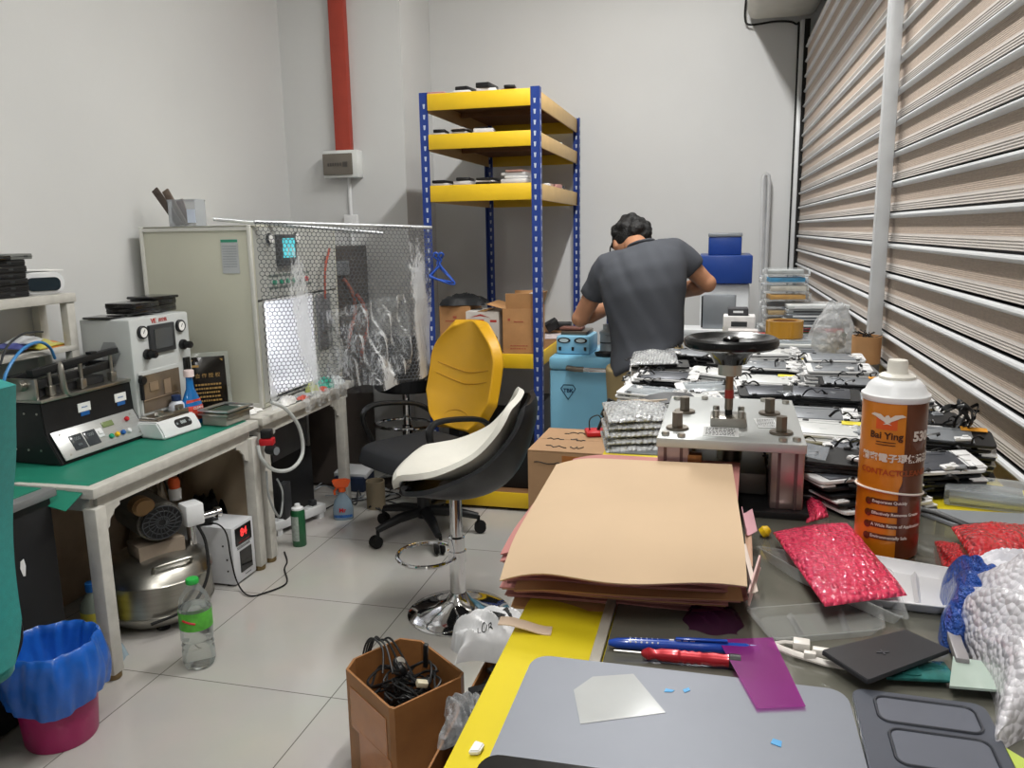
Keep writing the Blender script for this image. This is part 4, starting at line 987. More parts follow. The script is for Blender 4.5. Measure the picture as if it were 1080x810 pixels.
def add_tube(t, pts, rad_, seg=16):
    m = MB(); m.tube(pts, rad_, seg); me = bpy.data.meshes.new('q'); m.bm.to_mesh(me); m.bm.free(); t.from_mesh(me); bpy.data.meshes.remove(me)
def add_ball(t, c, r, sc=(1, 1, 1), rot=None):
    q = bmesh.new(); bmesh.ops.create_icosphere(q, subdivisions=3, radius=r); bmesh.ops.scale(q, vec=Vector(sc), verts=q.verts)
    M = Matrix.Translation(Vector(c))
    if rot is not None: M = M @ rot
    bmesh.ops.transform(q, matrix=M, verts=q.verts); me = bpy.data.meshes.new('q'); q.to_mesh(me); q.free(); t.from_mesh(me); bpy.data.meshes.remove(me)
def remeshed(name, t, m, voxel, smooth=6, fac=.5, parent=None):
    bmesh.ops.recalc_face_normals(t, faces=t.faces)
    me = bpy.data.meshes.new(name); t.to_mesh(me); t.free()
    o = bpy.data.objects.new(name, me); COL.objects.link(o)
    r = o.modifiers.new('r', 'REMESH'); r.mode = 'VOXEL'; r.voxel_size = voxel; r.use_smooth_shade = True
    if smooth: s = o.modifiers.new('s', 'SMOOTH'); s.iterations = smooth; s.factor = fac
    dg = bpy.context.evaluated_depsgraph_get(); n = bpy.data.meshes.new_from_object(o.evaluated_get(dg)); o.modifiers.clear(); o.data = n; n.name = name
    n.materials.clear(); n.materials.append(m); n.polygons.foreach_set('use_smooth', [True]*len(n.polygons))
    if parent is not None: o.parent = parent
    return o
# joints (metres); the figure leans forward and to one side over the heater
MY = 3.46
hipc = Vector((-.27, MY-.02, .90)); 
shL = P(641, 283, Y=MY+.10); shR = P(712, 266, Y=MY+.13); neckb = (shL+shR)/2+Vector((0.0, .01, .055))
headc = P(665, 257, Y=MY+.28)
elL = P(612, 336, Y=MY+.16); elR = P(746, 299, Y=MY+.18)
wrL = P(648, 322, Y=MY+.36); wrR = Vector((-.20, MY+.36, 1.15))
up = (neckb-hipc).normalized(); across = (shR-shL).normalized(); fwd = up.cross(across).normalized()*-1
if fwd.y < 0: fwd = -fwd
across2 = Vector((.99, -.05, .06)).normalized(); fwd2 = Vector((.05, .98, -.15)).normalized()
def mix(a, b, f): return a*(1-f)+b*f
def torso_rings(g=0):
    c = lambda f, d=0: hipc+(neckb-hipc)*f-fwd*d
    return [(c(-.02), across2, fwd2, .135+g, .09+g), (c(.12, -.0), mix(across2, across, .2), mix(fwd2, fwd, .2), .14+g, .105+g), (c(.32, .02), mix(across2, across, .5), mix(fwd2, fwd, .6), .15+g, .10+g), (c(.55, .04), mix(across2, across, .8), fwd, .165+g, .105+g),
            (c(.74, .035), across, fwd, .175+g, .105+g), (c(.87, .02), across, fwd, .165+g, .088+g), (c(.96, 0), across, fwd, .115+g, .065+g), (c(1.02, -.005), across, fwd, .06+g*.5, .05+g*.5)]
bt = bmesh.new()
ring_loft(bt, torso_rings())
add_tube(bt, [neckb-Vector((0, .01, .03)), mix(neckb, headc, .5), headc-Vector((0, .0, .03))], [.056, .052, .05])
hq = Euler((rad(-38), rad(6), rad(22))).to_matrix().to_4x4()
add_ball(bt, headc, .095, (.80, 1.0, 1.12), hq)
add_ball(bt, headc+hq.to_3x3() @ Vector((0, .045, -.055)), .058, (.95, 1, 1), hq)          # jaw
add_ball(bt, headc+hq.to_3x3() @ Vector((0, .1, -.022)), .017, (.8, 1.2, 1.3), hq)           # nose
for s in (-1, 1): add_ball(bt, headc+hq.to_3x3() @ Vector((s*.077, -.008, -.018)), .026, (.35, .8, 1.15), hq)   # ears
for sh, el, wr, s in ((shL, elL, wrL, -1), (shR, elR, wrR, 1)):
    add_tube(bt, [sh-across*s*.05, mix(sh, el, .25), mix(sh, el, .6), el, mix(el, wr, .25), mix(el, wr, .6), wr], [.055, .05, .043, .039, .041, .035, .026], 18)
    add_ball(bt, el, .04)
    d = (wr-el).normalized(); d = (d*.55+Vector((-.1 if s > 0 else .1, .5, -.45))).normalized(); sd_ = d.cross(Vector((0, 0, 1))).normalized(); nn = sd_.cross(d).normalized()
    palm = wr+d*.05
    add_ball(bt, palm, .042, (1, 1, 1), None)
    for k in range(4):
        f0 = palm+d*.025+sd_*((k-1.5)*.019); L_ = (.062, .072, .068, .054)[k]; cu = -nn if nn.z > 0 else nn
        add_tube(bt, [f0, f0+d*L_*.5+cu*.004, f0+d*L_*.8+cu*.02, f0+d*L_*.95+cu*.04], [.0105, .0098, .009, .0078], 10)
    f0 = palm+sd_*(.032*-s)-d*.01
    add_tube(bt, [f0, f0+d*.03+sd_*(-s*.012), f0+d*.055+sd_*(-s*.008)+cu*.012], [.0125, .011, .009], 10)
feet = [Vector((-.37, MY+.0, .03)), Vector((-.14, MY-.1, .03))]; hips = [hipc+Vector((-.085, 0, -.03)), hipc+Vector((.085, 0, -.03))]
for h, f, s in zip(hips, feet, (-1, 1)):
    kn = mix(h, f, .5)+Vector((0, .05, 0))
    add_tube(bt, [h+Vector((0, 0, -.03)), mix(h, kn, .5), kn, mix(kn, f, .35), mix(kn, f, .9), f+Vector((0, 0, .02))], [.07, .068, .055, .053, .036, .036], 18)
    add_tube(bt, [f+Vector((0, -.03, .01)), f+Vector((0, .08, .0)), f+Vector((0, .16, -.008))], [.038, .038, .03], 14)
body = remeshed('person', bt, skin, .0065, 3)
tag(body, 'man seen from behind in charcoal t-shirt and khaki trousers bending over the blue freezer', 'person')
# shirt
st = bmesh.new()
rg = torso_rings(.016)
hem = hipc+Vector((-.03, -.0, .015))
rg[0] = (hipc+Vector((-.01, -.005, -.012)), Vector((.89, 0, .46)).normalized(), Vector((.05, .98, -.1)).normalized(), .170, .130)
ring_loft(st, rg[:-1]+[(rg[-1][0]-up*.0, across, fwd, .062, .056)])
for sh, el, s in ((shL, elL, -1), (shR, elR, 1)):
    add_tube(st, [sh-across*s*.07, mix(sh, el, .0), mix(sh, el, .3), mix(sh, el, .58)], [.075, .07, .066, .063], 20)
so = remeshed('tshirt', st, shirt, .010, 22, parent=body)
# cloth folds running from the raised shoulder down to the waist
vg = so.data
from mathutils import noise
for v in vg.vertices:
    p = v.co; s = (p-shR).dot(Vector((.8, 0, .45))); q = (p-shR).dot(Vector((-.45, 0, .8)))
    k = noise.noise(Vector((s*15, q*1.6, p.y*2)))*.010+noise.noise(Vector((s*30+9, q*2.6, p.y*2)))*.004
    v.co = p+v.normal*k
MB().tube([rg[-1][0]+Vector((0, -.002, .004))+across*(.058*math.cos(2*PI*k/24))+fwd*(.054*math.sin(2*PI*k/24)) for k in range(24)], .007, closed=True).build('collar', shirt, so)
# trousers
tt = bmesh.new()
ring_loft(tt, [(hipc+Vector((0, 0, -.13)), across2, fwd2, .16, .12), (hipc+Vector((0, 0, -.05)), across2, fwd2, .166, .125), (hipc+Vector((.0, 0, .03)), across2, fwd2, .152, .106), (hipc+Vector((.005, .01, .06)), across2, fwd2, .138, .094)])
for h, f, s in zip(hips, feet, (-1, 1)):
    kn = mix(h, f, .5)+Vector((0, .05, 0))
    add_tube(tt, [h+Vector((0, 0, .0)), mix(h, kn, .5), kn, mix(kn, f, .5), f+Vector((0, -.0, .03))], [.10, .088, .072, .068, .066], 20)
to = remeshed('trousers', tt, khaki, .010, 5, parent=body)
MB().box(hipc+Vector((.075, -.118, .0)), (.075, .006, .003)).box(hipc+Vector((.075, -.115, -.045)), (.075, .005, .09), bev=.002).build('back_pocket', khaki, to)
for f in feet:
    m = MB(); m.tube([f+Vector((0, -.055, .012)), f+Vector((0, -.04, .02)), f+Vector((0, .05, .022)), f+Vector((0, .13, .01)), f+Vector((0, .19, -.002))], [(.03, .03), (.043, .04), (.047, .042), (.045, .03), (.025, .018)], 16)
    m.box(f+Vector((0, .065, -.02)), (.088, .25, .02), bev=.009); m.build('shoe', mat('dark shoe', '222326', .6), body)
ht = bmesh.new(); q3 = hq.to_3x3()
add_ball(ht, headc+q3 @ Vector((0, -.014, .026)), .099, (.86, 1.02, 1.06), hq)
random.seed(2)
for k in range(46):
    d = Vector((random.gauss(0, 1), random.gauss(-.5, .8), random.gauss(.5, .7))).normalized()
    if d.z < -.35 and d.y > -.2: continue
    if d.y > .75: continue
    add_ball(ht, headc+q3 @ (Vector((0, -.014, .02))+Vector((d.x*.083, d.y*.1, d.z*.103))*.93), .016+.009*random.random())
ho = remeshed('hair', ht, hairm, .006, 2, parent=body)
m = MB()
for s in (-1, 1):
    m.tube([headc+q3 @ Vector((s*.078, -.01, .005)), headc+q3 @ Vector((s*.08, .05, .008)), headc+q3 @ Vector((s*.07, .098, .004))], .0035, 6)
    m.tube([headc+q3 @ Vector((s*.037+.027*math.cos(2*PI*k/20), .104, .0+.02*math.sin(2*PI*k/20))) for k in range(20)], .0025, 6, closed=True)
m.build('eyeglasses', G.black, body)
m = MB()
for s in (-1, 1): m.ball(headc+q3 @ Vector((s*.032, .082, .0)), .012, 2)
m.build('eye', G.paper, body)
m = MB(); m.box((0, 0, 0), (.04, .006, .008), bev=.003, M=Matrix.Translation(headc+q3 @ Vector((0, .098, -.068))) @ hq); m.build('mouth', mat('lips', '9a5f52', .5), body)
# ------------------------------------------------------------------ under the desks
t = thing('air_compressor', 'stainless air compressor tank with black motor under the first desk', 'compressor', (-2.075, 2.51, -.045), rad(60)); t.scale = (1.15, 1.15, .98)
ss = mat('brushed stainless', 'a6a49d', .3, 1, var=.08, stretch=(1, 1, 8))
MB().lathe([(0, .065), (.08, .06), (.15, .07), (.172, .10), (.176, .115), (.179, .117), (.176, .12), (.176, .235), (.18, .238), (.176, .243), (.165, .275), (.12, .31), (.06, .325), (0, .328)], seg=56).build('tank', ss, t)
for k in range(3):
    a = 2*PI*k/3+.2; MB().cyl((.12*math.cos(a), .12*math.sin(a), .045), (.12*math.cos(a), .12*math.sin(a), .085), .022, .018, bev=.003).build('foot', G.rubber, t)
MB().tube(spline([(-.06, -.13, .27), (-.062, -.145, .305), (-.05, -.155, .315), (.05, -.155, .315), (.062, -.145, .305), (.06, -.13, .27)], 6), .006).build('carry_handle', ss, t)
MB().box((0, -.02, .345), (.15, .1, .05), bev=.003).box((0, -.072, .335), (.15, .004, .07)).build('motor_bracket', mat('beige bracket', '97897a', .5), t)
mo = MB().cyl((0, -.085, .455), (0, .12, .455), .075, seg=32, bev=.008).build('motor', mat('motor grey', '77756f', .45, .5), t)
g = MB(); g.cyl((0, -.092, .455), (0, -.085, .455), .066, seg=32)
g.build('fan_shade', G.black, mo)
g = MB()
for r_ in (.022, .044, .064): g.tube([(r_*math.cos(2*PI*k/32), -.094, .455+r_*math.sin(2*PI*k/32)) for k in range(32)], .0025, 6, closed=True)
for k in range(18): a = 2*PI*k/18; g.tube([(.012*math.cos(a), -.094, .455+.012*math.sin(a)), (.045*math.cos(a+.35), -.095, .455+.045*math.sin(a+.35)), (.066*math.cos(a+.5), -.092, .455+.066*math.sin(a+.5))], .002, 5)
g.build('fan_guard', G.darkgrey, mo)
MB().cyl((-.05, -.09, .53), (-.05, -.04, .53), .036, seg=28, bev=.004).cyl((-.05, -.095, .53), (-.05, -.09, .53), .028, seg=28).build('air_filter', mat('bronze cap', '9a7c58', .45, .6), t)
MB().box((.12, -.04, .44), (.065, .07, .09), bev=.01).build('pressure_switch', G.white, t)
MB().lathe([(0, 0), (.02, 0), (.022, .04), (.017, .05), (0, .05)], (.10, .03, .485), seg=20).build('white_fitting', G.white, t)
MB().lathe([(.018, .0), (.02, .03), (.015, .045), (0, .047)], (.10, .03, .53), seg=16).build('orange_knob', G.orange, t)
MB().cyl((.15, -.05, .42), (.20, -.05, .42), .014, seg=14).cyl((.2, -.05, .42), (.215, -.05, .42), .022, seg=14).cyl((.12, -.03, .31), (.12, -.03, .4), .016, seg=14).build('outlet_pipe', G.chrome, t)
MB().tube(spline([(.12, -.08, .40), (.13, -.11, .33), (.10, -.165, .22), (.02, -.195, .14), (-.10, -.18, .115)], 8), .0055).build('power_cord', G.rubber, t)
hp = [P(151, 518, X=-2.15), P(160, 500, X=-2.12), P(178, 490, X=-2.1), P(208, 483, X=-2.1)]
tag(MB().tube(spline(hp, 6), .006).build('air_pipe', mat('yellowish hose', '948a72', .4)), 'yellowish air pipe curving up from the compressor motor', 'pipe')
for k, pts in enumerate(([P(178, 482, X=-2.15), P(172, 500, X=-2.15), P(178, 520, X=-2.15), P(186, 545, X=-2.15)], [P(184, 480, X=-2.2), P(188, 500, X=-2.2), P(186, 520, X=-2.18)])):
    tag(MB().tube(spline(pts, 6), .004).build('black_cable', G.rubber), ['black cable hanging down to the compressor switch', 'thinner black cable hanging beside the compressor cable'][k], 'cable')
tag(MB().box((0, 0, .27), (.015, .94, .54), bev=.003).build('brown_board', mat('brown board', 'b39f88', .8, var=.2, scale=5)), 'brown board leaning against the wall under the first desk', 'board', loc=(-2.50, 2.87, .001))
crumple('dark_backpack', 'dark rucksack slumped under the desk behind the white stabiliser', 'bag', (-2.26, 3.10, 0), .22, .22, .26, mat('dark rucksack', '15161a', .8), 41, 0, 22)
crumple('grey_sack', 'grey beige sack lying behind the compressor under the desk', 'sack', (-2.40, 2.93, 0), .18, .22, .36, mat('beige sack', '9a8f80', .85), 43, 0, 18)
def sheet_(u, v):
    x = -.25+.5*u; return Vector((x, .03*math.sin(7*u+3*v)+.02*math.sin(13*u-8*v)+.05*(1-v), .56*v*(1-.18*abs(math.sin(5*u))) ))
tag(MB().sheet(sheet_, 26, 20, .002).build('brown_paper_sheet', mat('creased brown paper', 'c9b79e', .85, var=.12, scale=7)), 'creased brown paper sheet standing behind the stabiliser under the desks', 'paper', loc=(-2.27, 3.20, .001))
# white voltage stabiliser
t = thing('voltage_stabiliser', 'white metal stabiliser box with red digits on a black display', 'stabiliser', (-1.915, 2.86, 0), rad(90))
wm = mat('white metal', 'd4d6da', .4)
MB().box((0, .135, .135), (.16, .27, .25), bev=.004).build('casing', wm, t)
for sx in (-.06, .06):
    for sy in (.04, .23): MB().cyl((sx, sy, 0), (sx, sy, .012), .012).build('foot', G.rubber, t)
d_ = MB().box((.0, -.002, .21), (.115, .004, .075)).build('display_panel', G.blackgloss, t)
MB().mesh(text_mesh('84', .048, .0006, .0012), T(0, -.0045, .218) @ FRONT).build('digit', mat('red digits', 'ff3b3b', .4, emit=.8), d_)
random.seed(3); q = MB()
for x, y, w_, h_ in hatch(0, .08, .008, 1, .6): q.box((x, -.0045, .182+y), (w_, .001, h_))
q.build('small_print', mat('dark red print', '7c2626', .5), d_)
MB().box((0.008, -.002, .095), (.085, .004, .095)).build('window', G.blackgloss, t)
q = MB()
for x, y, w_, h_ in hatch(0, .1, .012, 2, .4): q.box((x, -.0015, .158+y), (w_, .001, h_))
for x, y, w_, h_ in hatch(0, .05, .006, 1, .5): q.box((x+.02, -.0015, .03+y), (w_, .001, h_))
q.build('printing', G.darkgrey, t)
for sy, sz in ((.03, .12), (.045, .18), (.03, .07), (.19, .03), (.22, .03), (.25, .03)): MB().cyl((-.0805, sy, sz), (-.0825, sy, sz), .004).build('screw', G.black, t)
t = thing('power_adapter', 'black power adapter lying on top of the white stabiliser', 'adapter', (-2.07, 2.80, .2615), .5); MB().box((0, 0, .016), (.1, .055, .032), bev=.006).build('body', G.black, t); MB().cyl((.05, 0, .016), (.07, 0, .016), .008, .005).build('strain_relief', G.black, t)
pts = [Vector((-2.02, 2.78, .275)), Vector((-1.96, 2.765, .28)), Vector((-1.925, 2.762, .24)), Vector((-1.91, 2.755, .14)), Vector((-1.90, 2.77, .03)), P(262, 628, Z=.006), P(280, 625, Z=.006), P(302, 615, Z=.006), P(300, 600, Z=.006), P(303, 592, Z=.006), P(300, 582, Z=.006)]
tag(MB().tube(spline(pts, 7), .0032).build('black_cable', G.rubber), 'thin black cable running down the stabiliser and over the floor tiles', 'cable')
# bottles on the floor
def clear_bottle(name, label, loc, s, h, liquid, cap, band, bandtxt):
    t = thing(name, label, 'bottle', loc)
    r = .05*s
    prof = [(0, .008), (r*.6, .0), (r*.9, .004), (r, .02), (r, h*.2), (r*.93, h*.23), (r, h*.26), (r*.93, h*.3), (r, h*.33), (r, h*.66), (r*.93, h*.69), (r*.97, h*.72), (r*.85, h*.8), (r*.42, h*.91), (r*.32, h*.93), (r*.32, h*.96)]
    MB().lathe(prof, seg=32).build('shell', film('clear bottle', 'e8efee', .05, .04), t)
    MB().lathe([(0, .012)]+[(a*.96, b) for a, b in prof[2:11]]+[(0, h*.69)], seg=28).build('water', mat(liquid[0], liquid[1], .03, trans=.95, ior=1.33, var=.01), t)
    MB().lathe([(r*.38, h*.945), (r*.4, h*.95), (r*.4, h*.99), (r*.36, h), (0, h)], seg=22).build('cap', cap, t)
    MB().lathe([(r*1.012, h*.46), (r*1.012, h*.66)], seg=32).build('label', band, t)
    MB().tube([(r*1.02*math.sin(a), -r*1.02*math.cos(a), h*(.58-.05*a)) for a in [i*.1-.2 for i in range(9)]], (.004, .002)).build('label_mark', G.red, t)
    return t
bp_ = P(211, 700, Z=0)
clear_bottle('water_bottle', 'clear plastic water bottle with bright green cap and label on the tiles', (bp_.x, bp_.y, 0), 1.08, .315, ('bottle water', 'eef3f1'), mat('bright green cap', '2fb24a', .4), mat('lime label', '58b13c', .45, var=.3, scale=30), '')
t = thing('detergent_bottle', 'clear bottle with yellow label half hidden behind the desk leg', 'bottle', (-2.12, 2.23, 0))
MB().lathe([(0, 0), (.045, 0), (.045, .17), (.02, .21), (.018, .225)], seg=24).build('body', mat('greenish bottle', '8f9a8e', .2, trans=.3), t)
MB().lathe([(.0455, .04), (.0455, .15)], seg=24).build('label', mat('yellow label', 'c3b944', .5, var=.2), t); MB().lathe([(.021, .22), (.021, .25), (0, .25)], seg=16).build('cap', G.blue, t)
crumple('crumpled_film', 'crumpled clear bluish film by the foot of the desk leg', 'film', (-2.02, 2.16, 0), .1, .12, .06, mat('bluish film', '9db0bb', .2), 47)
t = thing('water_bottle', 'water bottle half out of sight behind the desk leg pair', 'bottle', (-1.99, 3.03, 0))
MB().lathe([(0, 0), (.03, 0), (.032, .01), (.032, .13), (.014, .17), (.013, .19)], seg=20).build('shell', film('clear bottle', 'e8efee', .10, .04), t); MB().lathe([(.015, .185), (.015, .2), (0, .2)], seg=14).build('cap', G.white, t)
gp = P(311, 577, Z=0)
t = thing('aerosol_can', 'dark green spray can with white cap standing beside the desk legs', 'can', (gp.x+.01, gp.y+.03, 0), rad(10))
MB().lathe([(0, 0), (.031, 0), (.033, .004), (.033, .165), (.028, .178)], seg=30).build('body', mat('dark green can', '1f5c38', .3, coat=.3), t)
MB().lathe([(.028, .176), (.028, .186), (.015, .192), (.012, .205), (0, .207)], seg=22).build('cap', G.white, t)
MB().sheet(lambda u, v: Vector((.0334*math.sin((u-.5)*1.7-.5), -.0334*math.cos((u-.5)*1.7-.5), .03+.12*v)), 10, 4).build('label', mat('grey label', 'a8b3ac', .5, var=.25, scale=60), t)
tp = P(357, 548, Z=0)
t = thing('trigger_spray_bottle', 'spray bottle with orange trigger and blue label by the far desk leg', 'bottle', (tp.x+.02, tp.y+.02, 0), rad(20))
MB().lathe([(0, 0), (.048, 0), (.052, .006), (.052, .06), (.042, .10), (.018, .135), (.015, .15)], seg=28, sy=.62).build('body', mat('pale blue body', '9fb6c8', .25, trans=.3), t)
MB().sheet(lambda u, v: Vector((.0535*math.sin((u-.5)*2.2)*(1-.2*v), -.0335*math.cos((u-.5)*2.2)*(1-.2*v), .015+.075*v)), 14, 6).build('label', mat('blue spray label', '2f5fa0', .4, var=.5, scale=28), t)
MB().mesh(text_mesh('Mr', .03, .0006, .001), T(0, -.0335, .055) @ FRONT).build('lettering', G.red, t)
MB().cyl((0, 0, .148), (0, 0, .17), .019).prism([(-.035, 0), (.03, 0), (.045, .035), (.02, .045), (-.05, .04)], -.014, .014, T(0, 0, .17) @ FRONT, bev=.004).build('trigger_head', G.orange, t)
MB().tube([(-.02, 0, .175), (-.04, 0, .15), (-.038, 0, .13)], .006).build('trigger', G.orange, t)
# things under the far desk
t = thing('drawer_unit', 'dark drawer unit with pale edge under the far desk', 'drawer unit', (-2.30, 3.62, 0))
MB().box((0, 0, .28), (.4, .42, .56), bev=.005).build('cabinet', mat('dark cabinet', '1c1d20', .5), t); MB().box((.202, -.02, .43), (.008, .34, .17), bev=.003).build('drawer', mat('grey drawer', '55565a', .45), t); MB().box((.208, .165, .43), (.012, .02, .18)).build('edge', G.alu, t)
tag(MB().box((0, 0, .09), (.04, .07, .18), bev=.004).build('grey_adapter', G.darkgrey), 'small grey upright adapter box under the far desk', 'adapter', loc=P(335, 515, X=-2.03)*1 if False else (-2.04, 3.42, .07))
t = thing('power_strip', 'long white power strip under the far desk', 'power strip', (-2.02, 3.50, .0), rad(72))
MB().box((0, 0, .05), (.34, .06, .045), bev=.005).box((-.14, 0, .014), (.03, .05, .028)).box((.14, 0, .014), (.03, .05, .028)).build('housing', G.white, t)
for k in range(4):
    s_ = MB().box((-.12+.075*k, 0, .0735), (.05, .045, .003)).build('socket', mat('socket white', 'cfd1d2', .4), t)
    if k in (1, 3): MB().box((-.12+.075*k, 0, .09), (.03, .035, .03), bev=.005).build('plug', G.white if k == 1 else G.darkgrey, s_)
t = thing('cardboard_tube', 'short beige paper tube standing behind the swivel chair', 'tube', (P(397, 535, Z=0).x, P(397, 535, Z=0).y, 0)); MB().lathe([(.05, 0), (.05, .15), (.044, .15), (.044, 0)], seg=32).build('tube', mat('beige tube', '8d8069', .7), t)
t = thing('router_box', 'flat white box leaning on cables beyond the far desk leg', 'box', (-2.0, 4.13, 0)); MB().box((0, 0, .10), (.2, .12, .03), rot=(.2, 0, 0), bev=.004).build('lid', G.white, t); MB().box((0, .0, .043), (.18, .16, .085), bev=.006).build('body', mat('navy box', '1d2a44', .5), t)
random.seed(17)
for k in range(9):
    x0_, y0_ = random.uniform(-2.1, -1.66), random.uniform(3.75, 4.3)
    pts = [Vector((x0_+rnd(.12), y0_+rnd(.16), .008+.02*random.random()*(i % 2))) for i in range(6)]
    m_ = [G.rubber, G.darkgrey, G.grey][k % 3]
    tag(MB().tube(spline(pts, 7), .004).build('loose_cable', m_), ['black', 'charcoal', 'grey'][k % 3]+' loose cable in the tangle on the floor behind the office chair', 'cable', 'cable tangle on the floor')
# hoses at the desk legs
pts = [P(286, 424, X=-1.87), P(302, 432, X=-1.84), P(316, 452, X=-1.83), P(319, 478, X=-1.83), P(308, 494, X=-1.83), P(290, 496, X=-1.84), P(276, 484, X=-1.85), P(272, 470, X=-1.86)]
tag(MB().tube(spline(pts, 8), .0085).build('air_hose', mat('milky hose', 'c7cbca', .3)), 'milky white air hose looping down beside the pair of desk legs', 'hose')
pts = [P(281, 497, X=-1.86), P(284, 525, X=-1.86), P(295, 545, X=-1.86), P(298, 520, X=-1.95), P(292, 505, X=-1.98)]
tag(MB().tube(spline(pts, 8), .005).build('air_hose', mat('thin grey hose', '9b9f9f', .3)), 'thin grey hose curling between the desk legs near the floor', 'hose')
rg_ = P(282, 468, X=-1.855)
t = thing('air_regulator', 'red and black air regulator hanging at the desk legs', 'regulator', rg_, rad(15))
MB().box((0, 0, .01), (.06, .05, .03), bev=.006).build('red_body', G.red, t); MB().box((-.0, 0, .045), (.045, .045, .035), bev=.005).build('black_top', G.black, t)
MB().cyl((.01, 0, -.03), (.01, 0, -.005), .018).cyl((.0, -.01, -.02), (.045, -.03, -.025), .022, bev=.004).build('gauge', G.black, t); MB().cyl((.0455, -.0302, -.025), (.047, -.031, -.025), .018).build('dial', G.grey, t)

# ------------------------------------------------------------------ boxes on the floor beside the workbench
oldc = mat('worn brown carton', '98683c', .6, var=.22, scale=7, bump=.06, coat=.15)
an = math.atan2(-.175, .227)
W, D, H = .285, .24, .30
t = thing('cable_box', 'worn brown carton full of tangled black cables', 'box', (-.785, 1.85, 0), an)
ch = .045
outl = [(-W/2+ch, -D/2), (W/2-.01, -D/2), (W/2, -D/2+.01), (W/2, D/2-.03), (W/2-.03, D/2), (-W/2+ch, D/2), (-W/2, D/2-ch), (-W/2, -D/2+ch)]
m = MB(); b_ = bmesh.new(); th = .006
oo = [(x*(1-2*th/W), y*(1-2*th/D)) for x, y in outl]; n = len(outl); random.seed(9)
hz = [H+rnd(.006) for _ in outl]
ring = lambda pts, zs: [b_.verts.new((x, y, z)) for (x, y), z in zip(pts, zs)]
r0, r1, r2, r3 = ring(outl, [0]*n), ring(outl, hz), ring(oo, hz), ring(oo, [th]*n)
for A, B in ((r0, r1), (r1, r2), (r2, r3)):
    for k in range(n): b_.faces.new((A[k], A[(k+1) % n], B[(k+1) % n], B[k]))
b_.faces.new(r3); b_.faces.new(list(reversed(r0))); bmesh.ops.recalc_face_normals(b_, faces=b_.faces)
m._in(b_); m.build('box_body', oldc, t, smooth=20)
tp_ = mat('brown parcel tape', 'b06a2a', .22, var=.12, coat=.4)
MB().box((.02, -D/2-.001, .20), (W-.09, .001, .12)).build('tape', tp_, t); MB().box((.05, -D/2-.0015, .09), (.17, .001, .12)).build('tape', tp_, t)
MB().box((-W/2-.001, -.0, .17), (.001, D-.1, .2)).build('tape', tp_, t)
random.seed(23)
cablem = mat('black cable rubber', '17181a', .45)
def W_(x, y, z): return Matrix.Translation((-.785, 1.85, 0)) @ RZ(an) @ Vector((x, y, z))
for k in range(16):
    cx_, cy_ = random.uniform(-.06, .07), random.uniform(-.04, .04); r_ = random.uniform(.035, .075); zb_ = .19+.006*k
    a0 = random.uniform(0, 6)
    pts = []
    for i in range(22):
        a = a0+i*.62; rr = r_*(1+.2*math.sin(1.7*i+k))
        x, y = cx_+rr*math.cos(a), cy_+rr*.75*math.sin(a); x = max(-.115, min(.115, x)); y = max(-.095, min(.095, y))
        pts.append(W_(x, y, zb_+.012*math.sin(i*1.3+k)+.01*math.cos(a)))
    tag(MB().tube(spline(pts, 5), .003+.0006*(k % 2), 6).build('coiled_cable', cablem), 'coiled black cable in the worn brown carton', 'cable', 'black cables in the worn carton')
for k in range(4):
    pts = [W_(-.06+.02*k, .02*k-.03, .27), W_(-.11, .0+.01*k, .31+.006*k), W_(-.15, -.01+.01*k, .33-.006*k), W_(-.175-.008*k, -.02+.015*k, .30), W_(-.18-.006*k, -.03+.012*k, .24), W_(-.165, -.03+.03*k, .2+.02*k)]
    tag(MB().tube(spline(pts, 7), .003, 6).build('loose_cable', cablem), 'black cable hanging over the rim of the worn brown carton', 'cable', 'cables over the carton rim')
for k, (x, y, z, ro) in enumerate(((-.03, .0, .295, (.3, .5, .4)), (.01, -.02, .305, (-.3, .9, .2)))):
    o = MB().lathe([(0, 0), (.016, .002), (.019, .01), (.016, .018), (0, .02)], seg=24).lathe([(0, .02), (.012, .0205), (0, .021)], seg=20).build('earphone', G.black)
    e2_ = MB().lathe([(0, .0212), (.0125, .0212), (.0125, .0225), (0, .023)], seg=22).build('silver_disc', G.steel, o)
    tag(o, ['round earphone with silver disc facing the carton rim', 'round earphone with silver disc tilted on the cables'][k], 'earphone', loc=W_(x, y, z), rot=ro)
tag(MB().box((0, 0, .0), (.012, .012, .075), bev=.002).build('cable_plug', G.black), 'black plug standing up from the cable carton', 'plug', loc=W_(.02, .06, .325), rot=(.15, .1, 0))
tag(MB().box((0, 0, .0), (.03, .02, .015), bev=.003).build('cable_plug', mat('cream plug', 'cfc6ac', .4)), 'cream plug lying in the cable carton', 'plug', loc=W_(.095, .0, .30), rot=(.1, .3, .6))
